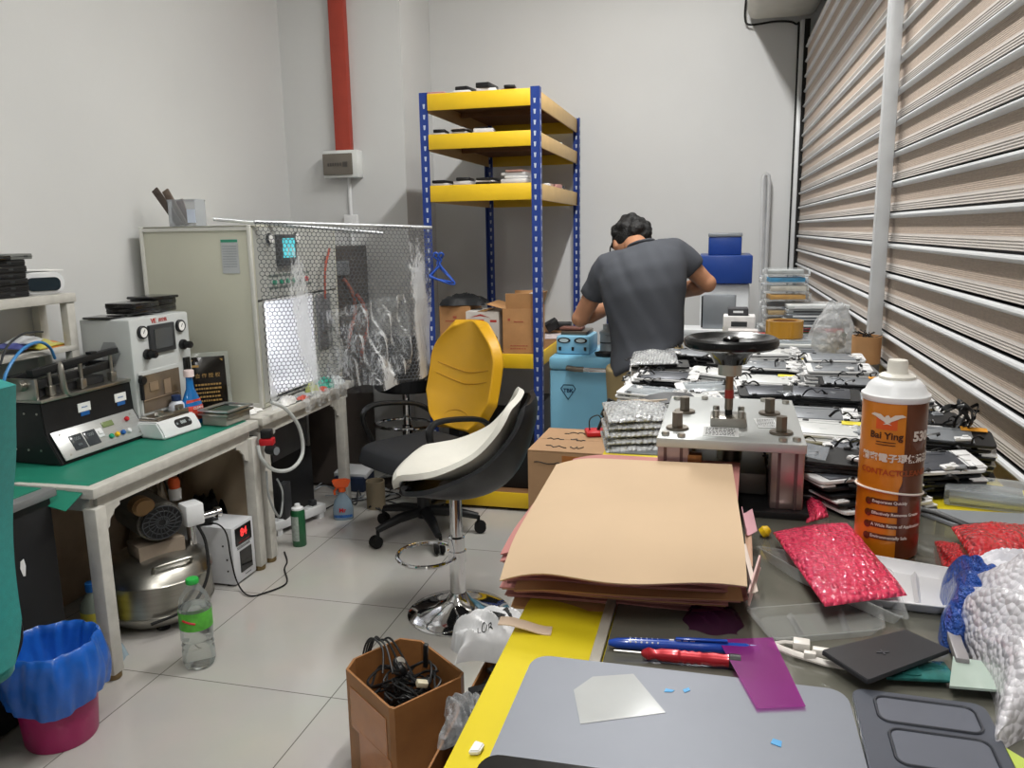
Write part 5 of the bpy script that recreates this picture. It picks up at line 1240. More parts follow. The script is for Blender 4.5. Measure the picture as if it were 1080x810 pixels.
# second carton under the bench edge
t = thing('electronics_box', 'brown carton of black device shells under the yellow bench edge', 'box', (-.50, 1.70, 0), 0)
W2, D2, H2 = .155, .46, .30
b = MB()
for c, d in (((0, -D2/2, H2/2), (W2, .005, H2)), ((0, D2/2, H2/2), (W2, .005, H2)), ((-W2/2, 0, H2/2), (.005, D2, H2)), ((W2/2, 0, H2/2), (.005, D2, H2)), ((0, 0, .003), (W2, D2, .005))): b.box(c, d)
b.build('box_body', oldc, t)
random.seed(29)
for k in range(12):
    x, y = rnd(.022), (-.12, .0, .11)[k % 3]+rnd(.03)
    p = Vector((-.50+x, 1.71+y, .27+.018*(k//3)))
    o = MB().box((0, 0, 0), (.05+.03*random.random(), .12, .014), bev=.003).box((0, .03, .008), (.03, .03, .004), bev=.001).build('device_shell', G.black if k % 3 else G.darkgrey)
    if k == 10: MB().box((0, -.02, .0075), (.028, .03, .001)).build('yellow_sticker', mat('yellow sticker', 'd8cc4a', .5), o)
    tag(o, ('black' if k % 3 else 'charcoal')+' device shell, '+nth(11-k)+' in the carton under the bench edge' if k != 10 else 'black device shell with a yellow sticker in the carton under the bench edge', 'device shell', 'device shells in the carton', loc=p, rot=(rnd(.2), rnd(.2), rnd(.5)+(1.5 if k % 2 else 0)))
def bagm_(name, c, al): return bubble_wrap(name, c, .2, al, 60, .8)
crumple('clear_film', 'crinkled clear film spilling from the carton under the bench edge', 'film', (-.535, 1.60, .33), .09, .16, .06, film('shiny clear film', 'cfd2d6', .35, .08, bump=1, bscale=45), 51, .2, 26)
q = P(524, 688, Z=.35)
t = crumple('carrier_bag', 'white carrier bag with black print between the stool and bench', 'bag', (q.x-.02, q.y+.03, .345), .20, .15, .10, mat('white carrier bag', 'dcdcde', .45, bump=.15, bscale=18), 53, .3, 26)
m = MB(); m.prism([(-.04, .0), (-.01, .008), (.01, .03), (.045, .028), (.02, .012), (.03, -.012), (.005, -.002), (-.012, -.028), (-.016, -.004)], 0, .0015, T(.03, -.01, .075) @ Matrix.Scale(1.15, 4)).mesh(text_mesh('LOR', .022, .0008), T(-.02, -.045, .045))
from mathutils.bvhtree import BVHTree
bv_ = BVHTree.FromPolygons([v.co.copy() for v in t.data.vertices], [tuple(p.vertices) for p in t.data.polygons])
for v in m.bm.verts:
    h_ = bv_.ray_cast(Vector((v.co.x, v.co.y, 1)), Vector((0, 0, -1)))
    if h_[0] is not None: v.co.z = h_[0].z+.0025
o = m.build('printing', G.black, t)
# tall carton with handwriting beside the bench
t = thing('tall_carton', 'tall brown carton with black handwriting on its top beside the bench', 'box', (-.297, 1.835, 0), rad(-2))
cd_ = mat('plain carton board', '9f7d5c', .8, var=.08, bump=.05)
MB().box((0, 0, .478), (.21, .215, .956), bev=.002).build('box_body', cd_, t)
MB().box((0, -.0535, .958), (.21, .106, .003)).build('flap', cd_, t); MB().box((0, .0545, .958), (.21, .106, .003)).build('flap', cd_, t)
m = MB(); random.seed(37)
for rx_, ry_, L_ in ((-.03, .06, .05), (.03, .055, .04), (-.06, .0, .04), (-.01, .0, .03), (-.05, -.07, .05), (.0, -.068, .03)):
    pts = [(rx_+L_*(i/8-.5)+rnd(.004), ry_+.008*random.choice((-1, 1))*random.random(), .9605) for i in range(9)]; m.tube(spline(pts, 3), .0011, 5)
pts = [(-.09+.008*i, -.1085, .93+rnd(.004)) for i in range(9)]; m.tube(spline(pts, 3), .0011, 5)
m.build('handwriting', G.black, t)
MB().box((.0, -.108, .5), (.05, .001, .9)).build('tape', tp_, t)
q = P(618, 442, Z=.98)
t = thing('red_headset', 'small red base with a black lamp arm on the tall carton', 'stand', (-.268, 1.895, .9605), .3)
MB().box((0, 0, .006), (.06, .05, .012), bev=.004).build('base', G.red, t)
MB().tube(spline([(.0, 0, .01), (.01, 0, .035), (.02, .0, .055)], 5), .004).cyl((.015, 0, .045), (.035, 0, .085), .011, seg=14).build('arm', G.black, t); MB().cyl((.028, 0, .07), (.031, 0, .077), .0118, seg=14).build('white_ring', G.white, t)
MB().tube(spline([(-.02, .0, .012), (-.02, -.005, .04), (.0, -.01, .05), (.01, -.01, .03)], 5), .0015, 6).build('wire', G.black, t)
# ------------------------------------------------------------------ the workbench
BX0, BX1 = -.178, .445
yb_ = mat('yellow bench board', 'd8c41f', .45, var=.04, scale=5)
dframe = mat('bench blue leg', '24439c', .4)
def bench(y0, y1, label, BX1=.445, BX0=BX0):
    t = thing('workbench', label, 'workbench', (0, 0, 0))
    MB().box(((BX0+BX1)/2, (y0+y1)/2, BZ-.018), (BX1-BX0, y1-y0, .036), bev=.002).build('tabletop', yb_, t)
    MB().box(((BX0+BX1)/2, (y0+y1)/2, .35), (BX1-BX0-.04, y1-y0-.04, .02)).build('lower_board', mat('bench hardboard', '7a5b40', .8), t)
    for x in (BX0+.02, BX1-.02):
        for y in (y0+.02, y1-.02): MB().box((x, y, (BZ-.036)/2), (.036, .036, BZ-.036), bev=.003).build('leg', dframe, t)
    for sx in (BX0+.006, BX1-.006): MB().box((sx, (y0+y1)/2, BZ-.066), (.01, y1-y0-.08, .06)).build('beam', yb_, t)
    return t
bench(.30, 1.238, 'yellow edged workbench nearest the camera under the paper stack and press')
bench(1.25, 2.40, 'yellow edged workbench behind the first one, loaded with phone screens', .412)
bench(2.412, 3.18, 'narrow workbench at the far end holding the parts cases and tape roll', .412, .03)
glassm = mat('dark bench glass', '66655c', .12, var=.12, scale=4, stretch=(1, .3, 1), coat=.3)
g1 = MB().box((0, 0, .002), (.52, .78, .004), bev=.001).build('glass_sheet', glassm); tag(g1, 'dark glass sheet lying on the nearer yellow workbench', 'glass sheet', loc=(.174, .705, BZ+.0005))
GZ = BZ+.005
tag(MB().box((0, 0, .0008), (.58, 1.07, .0016)).build('bench_mat', mat('grey bench mat', '6f7274', .5, var=.15, scale=8)), 'grey mat under the stacked phone screens', 'mat', loc=(.122, 1.855, BZ+.0002))
tag(MB().box((0, 0, .0008), (.375, .75, .0016)).build('bench_mat', mat('grey bench mat', '6f7274', .5, var=.15, scale=8)), 'grey mat under the parts cases on the narrow bench', 'mat', loc=(.221, 2.796, BZ+.0002))
edge = MB().box((0, 0, .003), (.010, .34, .006), bev=.001).build('edge_strip', mat('pale strip', 'aaa59a', .4)); tag(edge, 'pale narrow strip along the edge of the dark glass', 'strip', loc=(-.0925, .66, BZ+.0005))

# --- kraft paper stack
kraft2 = mat('kraft brown paper', 'bd9066', .85, var=.06); pinkk = mat('dull pink paper', 'b47a75', .85, var=.06)
random.seed(61)
NK = 15; z = BZ+.002
cx_, cy_ = -.087, .905
zs = []
for k in range(NK):
    top = k == NK-1
    w_, d_ = (.228, .33) if top else (.222+rnd(.006), .305+rnd(.012)); rz = rad(1.5 if top else 1+rnd(3.5)); th = .0052
    dx, dy = (.004, -.040) if top else (rnd(.008), rnd(.014)-.004)
    if k in (10, 12): dx += .012; dy += .022; rz -= rad(4)
    sd = random.uniform(0, 6); droop = .006+.004*random.random()
    def fn(u, v, w_=w_, d_=d_, sd=sd, droop=droop, top=top, k=k):
        e = max(0, (.25-v)/.25); lf = max(0, (.25-u)/.25)
        zz = -droop*e*e*(.2+.8*k/NK)+.0012*math.sin(5*u+sd)*(1-v)-(.012*lf*lf*(k/NK) if u < .25 else 0)
        y = (v-.5)*d_
        if top: zz -= .010*max(0, (.3-v)/.3)**2; y -= .006*math.sin(PI*u)**2*(1-v)-.004*math.sin(9*u)*(v < .01)
        return Vector(((u-.5)*w_, y, zz))
    t = thing('paper_folder', (f'kraft paper folder, {nth(NK-1-k) if NK-1-k < 12 else ["third", "second", "first"][k-0 if k < 3 else 0]+" from the bottom"} in the stack on the yellow bench edge' if not top else 'wide kraft paper sheet on top of the folder stack'), 'paper', (cx_+dx, cy_+dy, z), rz, 'kraft paper stack')
    if NK-1-k >= 12: t['label'] = f'kraft paper folder, {["lowest of all", "second from the bottom", "third from the bottom"][k]} in the stack on the yellow bench edge'
    MB().sheet(fn, 22, 18, .0012).build('sheet', G.kraft if k >= NK-1 or k == 10 else (kraft2 if k % 5 == 0 else pinkk), t, smooth=60)
    MB().sheet(lambda u, v: fn(.01+.98*u, .004+.97*v)+Vector((0, 0, -.0022)), 22, 18, .001).build('inner_sheet', pinkk if k % 4 else kraft2, t, smooth=60)
    z += th
for k, (px_, py_, w_, d_, rz, c) in enumerate(((790, 575, .010, .06, 8, 'cfa98f'), (795, 610, .009, .06, -4, 'd9b9b4'), (787, 600, .012, .08, 14, 'd8cabf'), (788, 562, .012, .035, 20, 'd3a5ad'))):
    p = P(px_, py_, Z=BZ+.03)
    o = MB().sheet(lambda u, v: Vector(((u-.5)*w_, (v-.5)*d_, .006*math.sin(4*u+k)+.012*v)), 6, 8, .0008).build('paper_scrap', mat('scrap '+c, c, .85))
    tag(o, ['tan paper strip sticking out by the stack side', 'pale pink strip hanging at the near corner of the stack', 'off white strip tucked between the folders', 'pink curl of paper at the far side of the stack'][k], 'paper', loc=(p.x-.002, p.y, BZ+.016+.008*k), rot=(.1, .5, rad(rz)))

# --- hand press with wheel
pz = BZ
t = thing('hand_press', 'steel plate hand press with a black handwheel on its screw', 'press', (.026, 1.178, pz), rad(-1))
platem = mat('pale machined plate', 'b9bcbb', .42, .55, var=.05, scale=8); bronze = mat('bronze screw', '9a6840', .3, .9); al2 = mat('pink reflection aluminium', 'b39a98', .3, .85)  # the pink wrap's reflection is put into the column aluminium colour
MB().box((0, 0, .0972), (.187, .278, .0125), bev=.0015).build('top_plate', platem, t)
MB().box((0, 0, .007), (.20, .285, .014), bev=.002).build('base_plate', G.blackmetal, t)
for sx in (-.072, .072):
    for y in (-.09, .09):
        col_ = MB().box((sx, y, .0525), (.041, .08, .077), bev=.002).build('column', al2, t)
        for q in (-.0105, .0105):
            MB().box((sx+q, y-.0405, .0525), (.004, .002, .076)).build('groove', mat('groove shade', '6b5657', .4, .6), col_)
MB().box((-.045, -.12, .058), (.02, .02, .045), bev=.002).build('guide_block', bronze, t)
MB().box((0, .02, .03), (.1, .2, .03), bev=.003).build('press_plate', mat('grey press plate', '77736e', .4, .6), t)
MB().cyl((0, -.005, .045), (0, -.005, .084), .018).build('ram', G.darksteel, t)
for x, y in ((-.07, -.085), (.065, -.085), (-.066, .02), (.055, .03)):
    b_ = MB(); b_.cyl((x, y, .1035), (x, y, .107), .0155, seg=20, bev=.001).cyl((x, y, .107), (x, y, .127), .0078, seg=6)
    b_.build('bolt', G.darksteel, t)
for x, y in ((-.083, -.122), (-.062, -.128), (.065, -.128), (.082, -.122), (-.083, .11), (.082, .11), (-.04, .12), (.05, .12)):
    MB().cyl((x, y, .1035), (x, y, .1085), .0055, seg=14, bev=.0008).build('screw', G.steel, t)
cy = -.02
MB().box((-.003, cy-.022, .110), (.048, .048, .013), bev=.002).build('screw_block', G.steel, t)
for x, y in ((-.02, cy-.038), (.014, cy-.038), (-.02, cy-.006), (.014, cy-.006)): MB().cyl((x, y, .116), (x, y, .1255), .0048, seg=12, bev=.001).build('block_bolt', G.steel, t)
for z0, z1, r_, m_, nm in ((.116, .124, .0052, G.blackmetal, 'screw_neck'), (.124, .14, .0058, G.darksteel, 'screw_section'), (.14, .152, .0062, mat('red paint ring', 'a3302b', .4), 'red_ring'), (.152, .172, .0055, mat('dull bronze', '8c6c54', .35, .8), 'screw_section'), (.172, .19, .0068, bronze, 'screw_collar')):
    MB().cyl((-.003, cy-.02, z0), (-.003, cy-.02, z1), r_, seg=18).build(nm, m_, t)
wc = Vector((-.003, cy-.02, 0))
MB().cyl(wc+Vector((0, 0, .173)), wc+Vector((0, 0, .188)), .016, seg=24).build('sleeve', mat('clear sleeve', 'b9bab2', .2, .5), t)
wh = MB(); wh.lathe([(0, .220), (.03, .2195), (.046, .220), (.052, .2245), (.058, .226), (.0625, .2235), (.064, .2185), (.0625, .2135), (.058, .2105), (.05, .211), (.035, .2125), (0, .2125)], wc, seg=56)
wh.build('handwheel', mat('black wheel plastic', '0d0e10', .22, spec=.35), t)
MB().lathe([(0, .189), (.022, .189), (.025, .196), (.030, .203), (.040, .2125), (0, .213)], wc, seg=32).build('wheel_hub', G.blackgloss, t)
MB().lathe([(0, .2195), (.011, .2195), (.011, .224), (.008, .226), (0, .2262)], wc, seg=20).build('centre_nut', G.blackgloss, t)
random.seed(71)
for (lx, ly, w_, d_, rz) in ((-.012, -.093, .046, .05, 0), (.048, -.03, .028, .055, .1)):
    lb = MB().box((lx, ly, .1041), (w_, d_, .0006), rot=(0, 0, rz)).build('paper_label', mat('label on plate', 'e6e8e8', .5), t)
    q = MB()
    for x, y, a_, b_ in hatch(0, w_*.86, d_*.86, 6, .35): q.box((lx+x, ly+y, .1046), (a_, b_, .0003))
    q.build('printing', mat('grey print', '55585a', .6), lb)

# --- spray can
cp = P(937, 590, Z=BZ)
R0 = .0335
t = thing('contact_cleaner_can', 'orange and brown spray can with white cap standing on the bench', 'can', (.1975, .955, GZ), 0)
og = mat('can orange', 'cf7a16', .28, .2, var=.03, coat=.4); br = mat('can brown', '5f3016', .3, .2, var=.04, coat=.4)
def arc(name, a0, a1, z0, z1, r, m, n=30): return MB().sheet(lambda u, v: Vector((r*math.sin(a0+(a1-a0)*u), -r*math.cos(a0+(a1-a0)*u), z0+(z1-z0)*v)), n, 2).build(name, m, t)
face = math.atan2(-.1975, .955)        # the print's seam faces the room
MB().lathe([(0, .001), (.031, 0), (.0335, .003), (.0335, .178), (.033, .181), (.031, .184), (0, .186)], seg=48).build('body', og, t)
sa = face+.02
def slant(u, v):
    a = sa+.36-.14*v*0+ (2.2)*u - (1-v)*.0
    lo = sa+.30; 
    a = lo+(2.3)*u
    # the dividing edge steps in a little below the middle
    if u == 0: a = lo+.10*(1 if v > .45 else 0)-.05*v
    return Vector(((R0+.0003)*math.sin(a), -(R0+.0003)*math.cos(a), .003+.176*v))
MB().sheet(slant, 36, 20).build('brown_side', br, t)
def wrap(me, a0, z0, name, m, r=R0+.0008):
    b_ = MB(); b_.mesh(me)
    for v in b_.bm.verts:
        x, y, z = v.co; a = a0+x/R0; rr = r+max(0, z)
        v.co = Vector((rr*math.sin(a), -rr*math.cos(a), z0+y))
    return b_.build(name, m, t, smooth=0)
dkb = mat('can dark print', '4a2308', .4); cream = mat('can pale print', 'd9cfc4', .35); redor = mat('can red print', 'b2491a', .4)
wrap(text_mesh('Bai Ying', .0105, .0002, .0003), sa-.22, .142, 'lettering', dkb)
wrap(text_mesh('530', .0145, .0002, .0006), sa+.93, .142, 'lettering', cream)
wrap(text_mesh('精密電子環保清潔劑', .0098, .0002, .0003), sa+.32, .117, 'lettering', cream)
wrap(text_mesh('CONTACT', .0088, .0002, .0002), sa-.36, .101, 'lettering', redor)
wrap(text_mesh('CLEANER', .0088, .0002, .0002), sa+.80, .101, 'lettering', mat('can rust print', '96451c', .4))
for k, s_ in enumerate(('Evaporates Quickly', 'Effectively Removes Grease', 'A Wide Range of Applications', 'Environmentally Safe')):
    zz = .066-.0135*k
    wrap(text_mesh(s_, .0046, .0002, .0001, 'LEFT'), sa-.50, zz+.001, 'lettering', cream)
    arc('bullet_band', sa-.55, sa+1.5, zz-.0022, zz+.0042, R0+.0006, br)
    b_ = MB(); b_.lathe([(0, 0), (.0042, 0), (0, .0006)], seg=18)
    wrap_me = bpy.data.meshes.new('d'); b_.bm.to_mesh(wrap_me); b_.bm.free(); wrap(wrap_me, sa-.62, zz, 'bullet_dot', br, R0+.001)
arc('emblem_panel', sa-.55, sa+.10, .149, .163, R0+.0005, mat('can red orange', 'd2541c', .4))
eb = bmesh.new(); 
def epoly(pts):
    v = [eb.verts.new((x, y, 0)) for x, y in pts]; eb.faces.new(v)
for s in (-1, 1): epoly([(s*.002, .002), (s*.007, .006), (s*.014, .0068), (s*.018, .0045), (s*.0125, .003), (s*.008, .0005), (s*.003, -.002)][::s])
epoly([(-.003, -.003), (.003, -.003), (.0028, .003), (.0008, .0055), (-.0012, .005), (-.0028, .003)]); epoly([(-.0045, -.0055), (-.001, -.003), (.001, -.003), (.0045, -.0055), (.0, -.0045)])
bmesh.ops.subdivide_edges(eb, edges=list(eb.edges), cuts=3); bmesh.ops.triangulate(eb, faces=eb.faces)
em = bpy.data.meshes.new('eagle'); eb.to_mesh(em); eb.free(); wrap(em, sa-.20, .160, 'eagle_emblem', cream, R0+.0012)
for zz in (.135, .132): arc('underline', sa-.52, sa+.08, zz-.0005, zz+.0005, R0+.0008, dkb)
MB().lathe([(R0+.0005, .178), (R0+.002, .181), (R0+.002, .1845), (.032, .187), (.029, .194), (.024, .199), (.019, .201), (.0165, .201)], seg=40).build('cap', G.white, t)
MB().lathe([(.0185, .2), (.019, .204), (.0165, .206), (.0115, .207), (.0105, .2085), (.0105, .219), (.0095, .2215), (0, .222)], seg=32).build('nozzle', mat('cream nozzle', 'e0ddd4', .4), t)
MB().tube([((R0+.0016)*math.cos(2*PI*k/40), (R0+.0016)*math.sin(2*PI*k/40), .0755+.0045*math.sin(2*PI*k/40-2.4)) for k in range(40)], .0012, 8, closed=True).build('rubber_band', mat('white band', 'e4dcd0', .5), t)

# --- bubble wrapped packs
pinkb = bubble_wrap('pink bubble wrap', 'ee4468', .14, .92, 150, .7)
redb = bubble_wrap('red bubble wrap', 'd9262e', .18, .95, 120, 1)
whiteb = bubble_wrap('silver bubble wrap', 'd5d8da', .15, .97, 130, 1)
def pack(name, label, quad, z, th, m, seed, grp=None, bumps=0):
    random.seed(seed)
    q = [P(x, y, Z=z) for x, y in quad]; c = sum(q, Vector())/4
    q = [p-c for p in q]
    def fn(u, v, top):
        p = q[0]*(1-u)*(1-v)+q[1]*u*(1-v)+q[2]*u*v+q[3]*(1-u)*v
        e = (math.sin(PI*u)*math.sin(PI*v))**.3
        h = th*e*(1+.18*math.sin(11*u+seed)*math.sin(9*v)) if top else 0
        if top and bumps: h += bumps*max(0, math.sin(math.pi*2*(u*8+.5*(int(v*11) % 2))))**.7*abs(math.sin(PI*11*v))**.7*e
        return Vector((p.x, p.y, h))
    n1, n2 = (96, 110) if bumps else (40, 40)
    m_ = MB(); m_.sheet(lambda u, v: fn(u, v, 1), n1, n2); m_.sheet(lambda u, v: fn(1-u, v, 0), 8, 8)
    return tag(m_.build(name, m, smooth=60), label, 'bubble wrap', loc=(c.x, c.y, z))
# shallow trays under the pink pack
clear_t = film('clear tray', 'cfd2d2', .16, .06)
def tray(name, label, quad, z, h, m, cat='tray'):
    q = [P(x, y, Z=z) for x, y in quad]; c = sum(q, Vector())/4; q = [p-c for p in q]
    def pt(u, v, zz, inset=0):
        u = .5+(u-.5)*(1-inset); v = .5+(v-.5)*(1-inset)
        p = q[0]*(1-u)*(1-v)+q[1]*u*(1-v)+q[2]*u*v+q[3]*(1-u)*v; return Vector((p.x, p.y, zz))
    t = bmesh.new(); per = rrect(1, 1, .1, 4, .5, .5); n = len(per); rings = []
    for ins, zz in ((-.06, h-.001), (-.06, h), (.0, h), (.1, .001), (.12, 0)): rings.append([t.verts.new(pt(a, b, zz, ins)) for a, b in per])
    for A, B in zip(rings, rings[1:]):
        for k in range(n): t.faces.new((A[k], A[(k+1) % n], B[(k+1) % n], B[k]))
    t.faces.new(rings[-1])
    for k in range(2):
        a = .3+.4*k
        vs_ = [t.verts.new(pt(x, y, z_)) for x, y, z_ in ((a-.03, .12, .001), (a, .12, h*.6), (a+.03, .12, .001), (a+.03, .88, .001), (a, .88, h*.6), (a-.03, .88, .001))]
        t.faces.new((vs_[0], vs_[1], vs_[4], vs_[5])); t.faces.new((vs_[1], vs_[2], vs_[3], vs_[4]))
    bmesh.ops.recalc_face_normals(t, faces=t.faces)
    return tag(MB()._in(t).build(name, m, smooth=30), label, cat, loc=(c.x, c.y, z))
tray('plastic_tray', 'white moulded plastic tray partly under the pink bubble wrap', ((868, 588), (1008, 612), (1000, 652), (900, 640)), GZ, .012, mat('white tray', 'dcdcde', .35))
tray('clear_tray', 'clear plastic tray lying under the pink bubble wrap', ((798, 588), (935, 612), (955, 668), (838, 612)), GZ+.001, .014, clear_t)
tray('clear_tray', 'clear plastic lid on the glass below the paper stack corner', ((790, 650), (925, 640), (930, 672), (815, 682)), GZ, .008, clear_t)
pack('bubble_wrap_pack', 'pink bubble wrapped pack lying slanted beside the spray can', ((815, 562), (893, 552), (957, 628), (870, 640)), GZ+.016, .011, pinkb, 3, bumps=.0016)
pack('bubble_wrap_pack', 'small pink bubble wrap end poking out beside the press leg', ((850, 525), (868, 530), (874, 545), (850, 552)), GZ, .010, pinkb, 5, bumps=.001)
pack('bubble_wrap_pack', 'smaller red bubble wrapped pack below the larger red one', ((985, 572), (1020, 580), (1028, 625), (1002, 622)), GZ, .012, redb, 7, bumps=.001)
pack('bubble_wrap_pack', 'large red bubble wrapped pack at the shutter side of the bench', ((1003, 557), (1088, 556), (1092, 592), (1030, 597)), GZ+.014, .014, redb, 9, bumps=.0014)
crumple('blue_foil_bag', 'crumpled blue foil bag under the white bubble plastic', 'bag', P(1026, 655, Z=GZ), .05, .13, .05, mat('blue foil', '1f56b4', .22, .2, bump=1, bscale=260, coat=.5), 63, -.25, 60)
wb2 = bubble_wrap('milky bubble plastic', 'e8e6ec', .2, .82, 150, .4, rand=1)
crumple('bubble_plastic', 'big heap of milky bubble plastic at the bench corner', 'bubble plastic', P(1094, 705, Z=GZ), .10, .25, .07, wb2, 65, -.12, 50)
crumple('foam_sheet', 'folded white foam sheet resting on the milky bubble plastic', 'foam', P(1062, 622, Z=GZ), .085, .06, .035, mat('white foam', 'd9d8de', .6), 67, .1, 24)

# --- tablets and screens in front
tabm = mat('space grey metal', '7c8089', .5, .25, var=.03)
def flat_dev(name, label, cat, quad, z, th, m, r=.02, back=None):
    q = [P(x, y, Z=z) for x, y in quad]; c = sum(q, Vector())/4; q = [p-c for p in q]
    per = rrect(1, 1, r, 6, .5, .5); t = bmesh.new()
    mp = lambda a, b, zz: Vector((*((q[0]*(1-a)*(1-b)+q[1]*a*(1-b)+q[2]*a*b+q[3]*(1-a)*b).xy), zz))
    lo = [t.verts.new(mp(a, b, 0)) for a, b in per]; mi = [t.verts.new(mp(a, b, th*.7)) for a, b in per]; hi = [t.verts.new(mp(.5+(a-.5)*.985, .5+(b-.5)*.985, th)) for a, b in per]
    n = len(per)
    for A, B in ((lo, mi), (mi, hi)):
        for k in range(n): t.faces.new((A[k], A[(k+1) % n], B[(k+1) % n], B[k]))
    t.faces.new(hi); t.faces.new(list(reversed(lo))); bmesh.ops.recalc_face_normals(t, faces=t.faces)
    o = MB()._in(t).build('panel' if back else name, m, smooth=30)
    if back:
        root = thing(name, label, cat, (c.x, c.y, z)); o.parent = root; return root, mp
    tag(o, label, cat, loc=(c.x, c.y, z)); return o, mp
TZ = GZ+.001
# corners of the big grey tablet back: far side first
tl, tr = P(563, 690, Z=TZ+.006), P(893, 728, Z=TZ+.006)
ux = (tr-tl).normalized(); uy = Vector((0, 0, 1)).cross(ux)
tw, td = (tr-tl).length, .19
root = thing('tablet', 'large grey tablet lying face down on the yellow bench edge', 'tablet', tl-Vector((0, 0, .006)), math.atan2(ux.y, ux.x))
MB().prism(rrect(tw, td, .016, 8, tw/2, -td/2), 0, .007, bev=.0016).build('back_shell', tabm, root)
MB().prism([(-.003, 0), (.003, .001), (.005, .004), (-.002, .005)], .0071, .0075, T(tw*.46, -.036, 0)).build('blue_tape_scrap', mat('blue tape', '4a9ad0', .5), root)
MB().prism([(-.003, 0), (.003, .001), (.004, .005), (-.002, .004)], .0071, .0075, T(tw*.52, -.032, 0) @ RZ(.6)).build('blue_tape_scrap', mat('blue tape', '4a9ad0', .5), root)
MB().prism([(-.004, 0), (.003, -.003), (.004, .004), (-.002, .006)], .0071, .0075, T(tw*.77, -.085, 0)).build('blue_tape_scrap', mat('blue tape', '4a9ad0', .5), root)
Mi = root.matrix_basis.inverted() if False else (Matrix.Translation(tl-Vector((0, 0, .006))) @ RZ(math.atan2(ux.y, ux.x))).inverted()
MB().prism([tuple((Mi @ P(x, y, Z=TZ+.007)).xy) for x, y in ((612, 764), (702, 752), (668, 711), (625, 714), (605, 728))], .0071, .0074).build('glare_patch', mat('silvery glare', 'e6eaec', .06, .55), root)  # glare on the tablet back, built as a bright metallic patch
# darker tablet beside it, seen from its inside
tl2, tr2 = P(893, 716, Z=TZ+.006), P(1005, 725, Z=TZ+.006)
tl2 = tr+ux*.004+uy*.006; 
root = thing('opened_tablet_shell', 'dark grey opened tablet shell with rounded recesses', 'tablet shell', tl2-Vector((0, 0, .006)), math.atan2(ux.y, ux.x)-.03)
w2 = .095
MB().prism(rrect(w2, td, .01, 6, w2/2, -td/2), 0, .006, bev=.001).build('shell', mat('dark slate', '585c66', .35, .4), root)
for cx2, cy2, a, b in ((.05, -.026, .07, .034), (.052, -.072, .066, .042), (.054, -.125, .066, .05)):
    m = MB(); pr = rrect(a, b, .008, 5, cx2, cy2); m.tube([(x, y, .0063) for x, y in pr], .0012, 6, closed=True); m.build('recess_rim', mat('slate rim', '2f323a', .4), root)
    MB().prism(rrect(a-.003, b-.003, .007, 5, cx2, cy2), .006, .0064).build('recess', mat('slate recess', '6b6f7a', .35, .4), root)
p = P(570, 806, Z=TZ)
t_ = MB().prism(rrect(.16, .10, .014, 6, .08, -.05), 0, .009, bev=.002).build('black_device', G.blackgloss); tag(t_, 'glossy black device edge at the very near end of the bench', 'device', loc=(P(508, 803, Z=BZ+.018).x, P(508, 803, Z=BZ+.018).y+.004, GZ+.0095), rz=math.atan2(ux.y, ux.x)+.02)
ps = MB().prism([(0, 0), (.008, .002), (.009, .012), (.001, .014)], 0, .004, bev=.001).build('white_scrap', G.paper); q = P(494, 798, Z=BZ); tag(ps, 'small white scrap stuck on the yellow bench edge', 'scrap', loc=(q.x, q.y, BZ+.0005))
o = MB().sheet(lambda u, v: Vector((.05*(u-.5), .016*(v-.5), .003*math.sin(5*u)+.012*max(0, .4-u))), 8, 4, .001).build('tape_strip', mat('cream tape', 'd9c2ac', .6)); q = P(538, 663, Z=BZ); tag(o, 'cream tape strip folded over the yellow bench edge', 'tape', loc=(BX0+.012, q.y, BZ+.004), rz=.1)

# pens
def pen_axis(a, b, z): A, B = P(*a, Z=z), P(*b, Z=z); return A, B, (B-A).length, math.atan2((B-A).y, (B-A).x)
A, B, L_, rz = pen_axis((641, 671), (802, 679), GZ+.012)
t = thing('blue_pen', 'blue retractable pen lying across the glass above the red screwdriver', 'pen', (A.x, A.y, GZ+.006), rz)
AX = Euler((0, PI/2, 0))
bl = mat('translucent blue plastic', '1a46a8', .2, coat=.4)
MB().lathe([(0, 0), (.0025, .001), (.0045, .008), (.0052, .02), (.0055, .05), (.005, L_*.6), (.0052, L_*.61), (.0052, L_-.012), (.004, L_-.008)], rot=AX, seg=18).build('barrel', bl, t)
MB().lathe([(.004, L_-.01), (.0045, L_-.008), (.0042, L_), (0, L_)], rot=AX, seg=16).build('end_button', mat('clear blue tip', '9fb4d8', .2), t)
MB().box((L_*.62, 0, .007), (.045, .004, .002), bev=.001).build('clip', bl, t)
m = MB()
for k in range(6):
    for s in (-1, 0, 1): m.ball((.02+.0048*k, .0035*s, .0045-.001*abs(s)), .0011, 1)
m.build('grip_dots', G.white, t)
m = MB()
for k in range(4): m.box((.056+.006*k, 0, .0055), (.004, .002, .0006))
m.build('printing', G.white, t)
A, B, L_, rz = pen_axis((648, 681), (781, 693), GZ+.010)
t = thing('red_screwdriver', 'small red precision screwdriver with black cap end', 'screwdriver', (A.x, A.y-.002, GZ+.0065), rz)
rdm = mat('red anodised', 'b01f2c', .3, .3, coat=.3)
s0 = L_*.23
MB().lathe([(0, 0), (.001, .0), (.0012, s0)], rot=AX, seg=10).build('blade', G.steel, t)
MB().lathe([(0, s0-.002), (.003, s0), (.0055, s0+.005), (.004, s0+.011), (.0055, s0+.016), (.0058, s0+.03)]+[(.0058-(.0009 if k % 2 else 0), s0+.03+.003*k) for k in range(8)]+[(.006, s0+.06), (.0052, L_-.014), (.0058, L_-.009)], rot=AX, seg=20).build('handle', rdm, t)
MB().lathe([(.0055, L_-.010), (.0063, L_-.009), (.0063, L_), (0, L_)], rot=AX, seg=20).build('cap', G.black, t)
